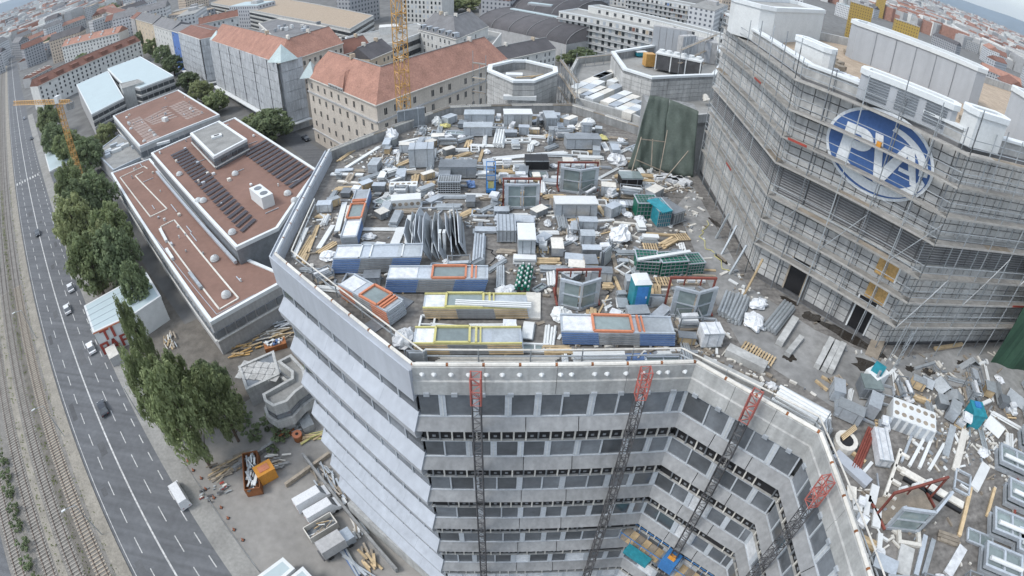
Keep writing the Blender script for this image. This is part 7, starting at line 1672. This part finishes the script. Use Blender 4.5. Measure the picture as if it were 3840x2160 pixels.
for q in range(12): MB().box((rng.uniform(-1.8, 1.8), rng.uniform(-.7, .7), 1.35), (rng.uniform(.4, .9), rng.uniform(.4, .7), .4), rng.uniform(0, 3)).build('sack', rng.choice(('white', 'blue_film', 'plastic_film', 'white')), t)
t = thing('round_tank', 'round orange-red tank with dark opening in the yard', 'tank', (-34.03, 52.36)+(.03,)); MB().cyl((0, 0, 0), (0, 0, 1.4), .8, 16).build('shell', 'rust', t); MB().cyl((0, 0, 1.4), (0, 0, 1.43), .3, 12).build('opening', 'black', t); MB().cyl((0, 0, 1.2), (0, 0, 1.42), .84, 16).build('rim', 'orange', t)
dome('white gas tank below the long formwork girders', (-50.57, 79.32), 1.1, .5, None)
boxthing('grey_trailer', 'grey barred trailer under the pale facade', 'trailer', (-33.7, 55.81)+(.03,), (4.4, 2.0, 1.4), 'plaster_grey', 2.2, lid='galv')
# yard fence, bollards, lamp posts
fc = thing('site_fence', 'grey mesh site fence along the pavement', 'fence', RD(44, -.9)); fc.rotation_euler = (0, 0, RANG)
for k in range(22):
    if 5 < k < 9: continue
    MB().cyl((k*3.4, 0, .1), (k*3.4, 0, 2.0), .04, 5).build('post', 'galv', fc)
    mb = MB()
    for q in range(8): mb.bar((k*3.4+q*.42+.2, 0, .2), (k*3.4+q*.42+.2, 0, 1.9), .02)
    for z in (.2, 1.0, 1.9): mb.bar((k*3.4+.05, 0, z), (k*3.4+3.3, 0, z), .03)
    mb.build('mesh_panel', 'galv', fc)
for i, q in enumerate(((-76.22, 83.76, 0.79), )): pass
for i, (s_, n_, arm) in enumerate(((66, -20.0, 1), (92, -20.0, 1), (130, -20.0, 1), (84, -3.9, -1), (48, -20.0, 1))):
    t = thing('street_lamp', 'tall street lamp on the railway side of the road' if arm > 0 else 'street lamp on the pavement below the poster box', 'street lamp', RD(s_, n_, .12), RANG, 'street lamps along the road')
    MB().cyl((0, 0, 0), (0, 0, 8.5), .09, 7, 0, .06).build('pole', 'galv', t); MB().cyl((0, 0, 8.4), (0, arm*1.8 if True else 0, 8.8), .05, 6).build('arm', 'galv', t); MB().box((0, arm*2.1, 8.8), (.3, .8, .14)).build('lamp_head', 'white', t)
for i in range(9):
    p = RD(50+i*2.4, -.2+rng.uniform(-.3, .3)); t = thing('traffic_cone', 'small orange-red cone or barrier foot along the yard entrance', 'cone', (p[0], p[1], .05), 0, 'cones at the yard entrance'); MB().cyl((0, 0, .04), (0, 0, .7), .2, 8, 0, .04).build('cone', 'orange', t); MB().box((0, 0, .02), (.5, .5, .05)).build('foot', 'black', t)
# distant roofs beyond counting
mb = [MB(), MB(), MB()]; r_ = random.Random(77)
for _ in range(4200):
    a_ = R(r_.uniform(-62, 64)); d_ = 1100*(1+5.5*r_.random()**1.8); p = (d_*math.sin(a_), d_*math.cos(a_))
    w_, q_, h_ = r_.uniform(18, 60), r_.uniform(12, 22), r_.uniform(12, 28); k = r_.choice((0, 0, 1, 2)); rz = r_.choice((.3, 1.87, -.5, 1.07))
    mb[k].box((p[0], p[1], h_/2), (w_, q_, h_), rz); mb[r_.choice((0, 1, 2))].box((p[0], p[1], h_+1.2), (w_*.9, q_*.7, 2.4), rz)
for k, m_ in enumerate(('far_white', 'terracotta', 'plaster_grey')):
    o_ = mb[k].build('distant_town', m_ if k else 'plaster_white'); tag(o_, ['mass of pale far-off town houses below the hills', 'mass of reddish far-off roofs below the hills', 'mass of grey far-off town houses below the hills'][k], 'town', None, 'stuff')

# ================================================================ summer haze: one closed box of thin air round the whole place
hz = bpy.data.materials.new('haze_air'); hz.use_nodes = True; n = hz.node_tree
for nd in list(n.nodes):
    if nd.type == 'BSDF_PRINCIPLED': n.nodes.remove(nd)
pv = n.nodes.new('ShaderNodeVolumePrincipled'); pv.inputs['Color'].default_value = (.78, .87, .95, 1); pv.inputs['Density'].default_value = 6e-5; pv.inputs['Anisotropy'].default_value = .2
n.links.new(pv.outputs[0], n.nodes['Material Output'].inputs['Volume']); M['haze_air'] = hz
tag(MB().box((0, 3500, 349), (34000, 27000, 700)).build('haze', 'haze_air'), 'thin summer haze over the town', 'haze', None, 'stuff')
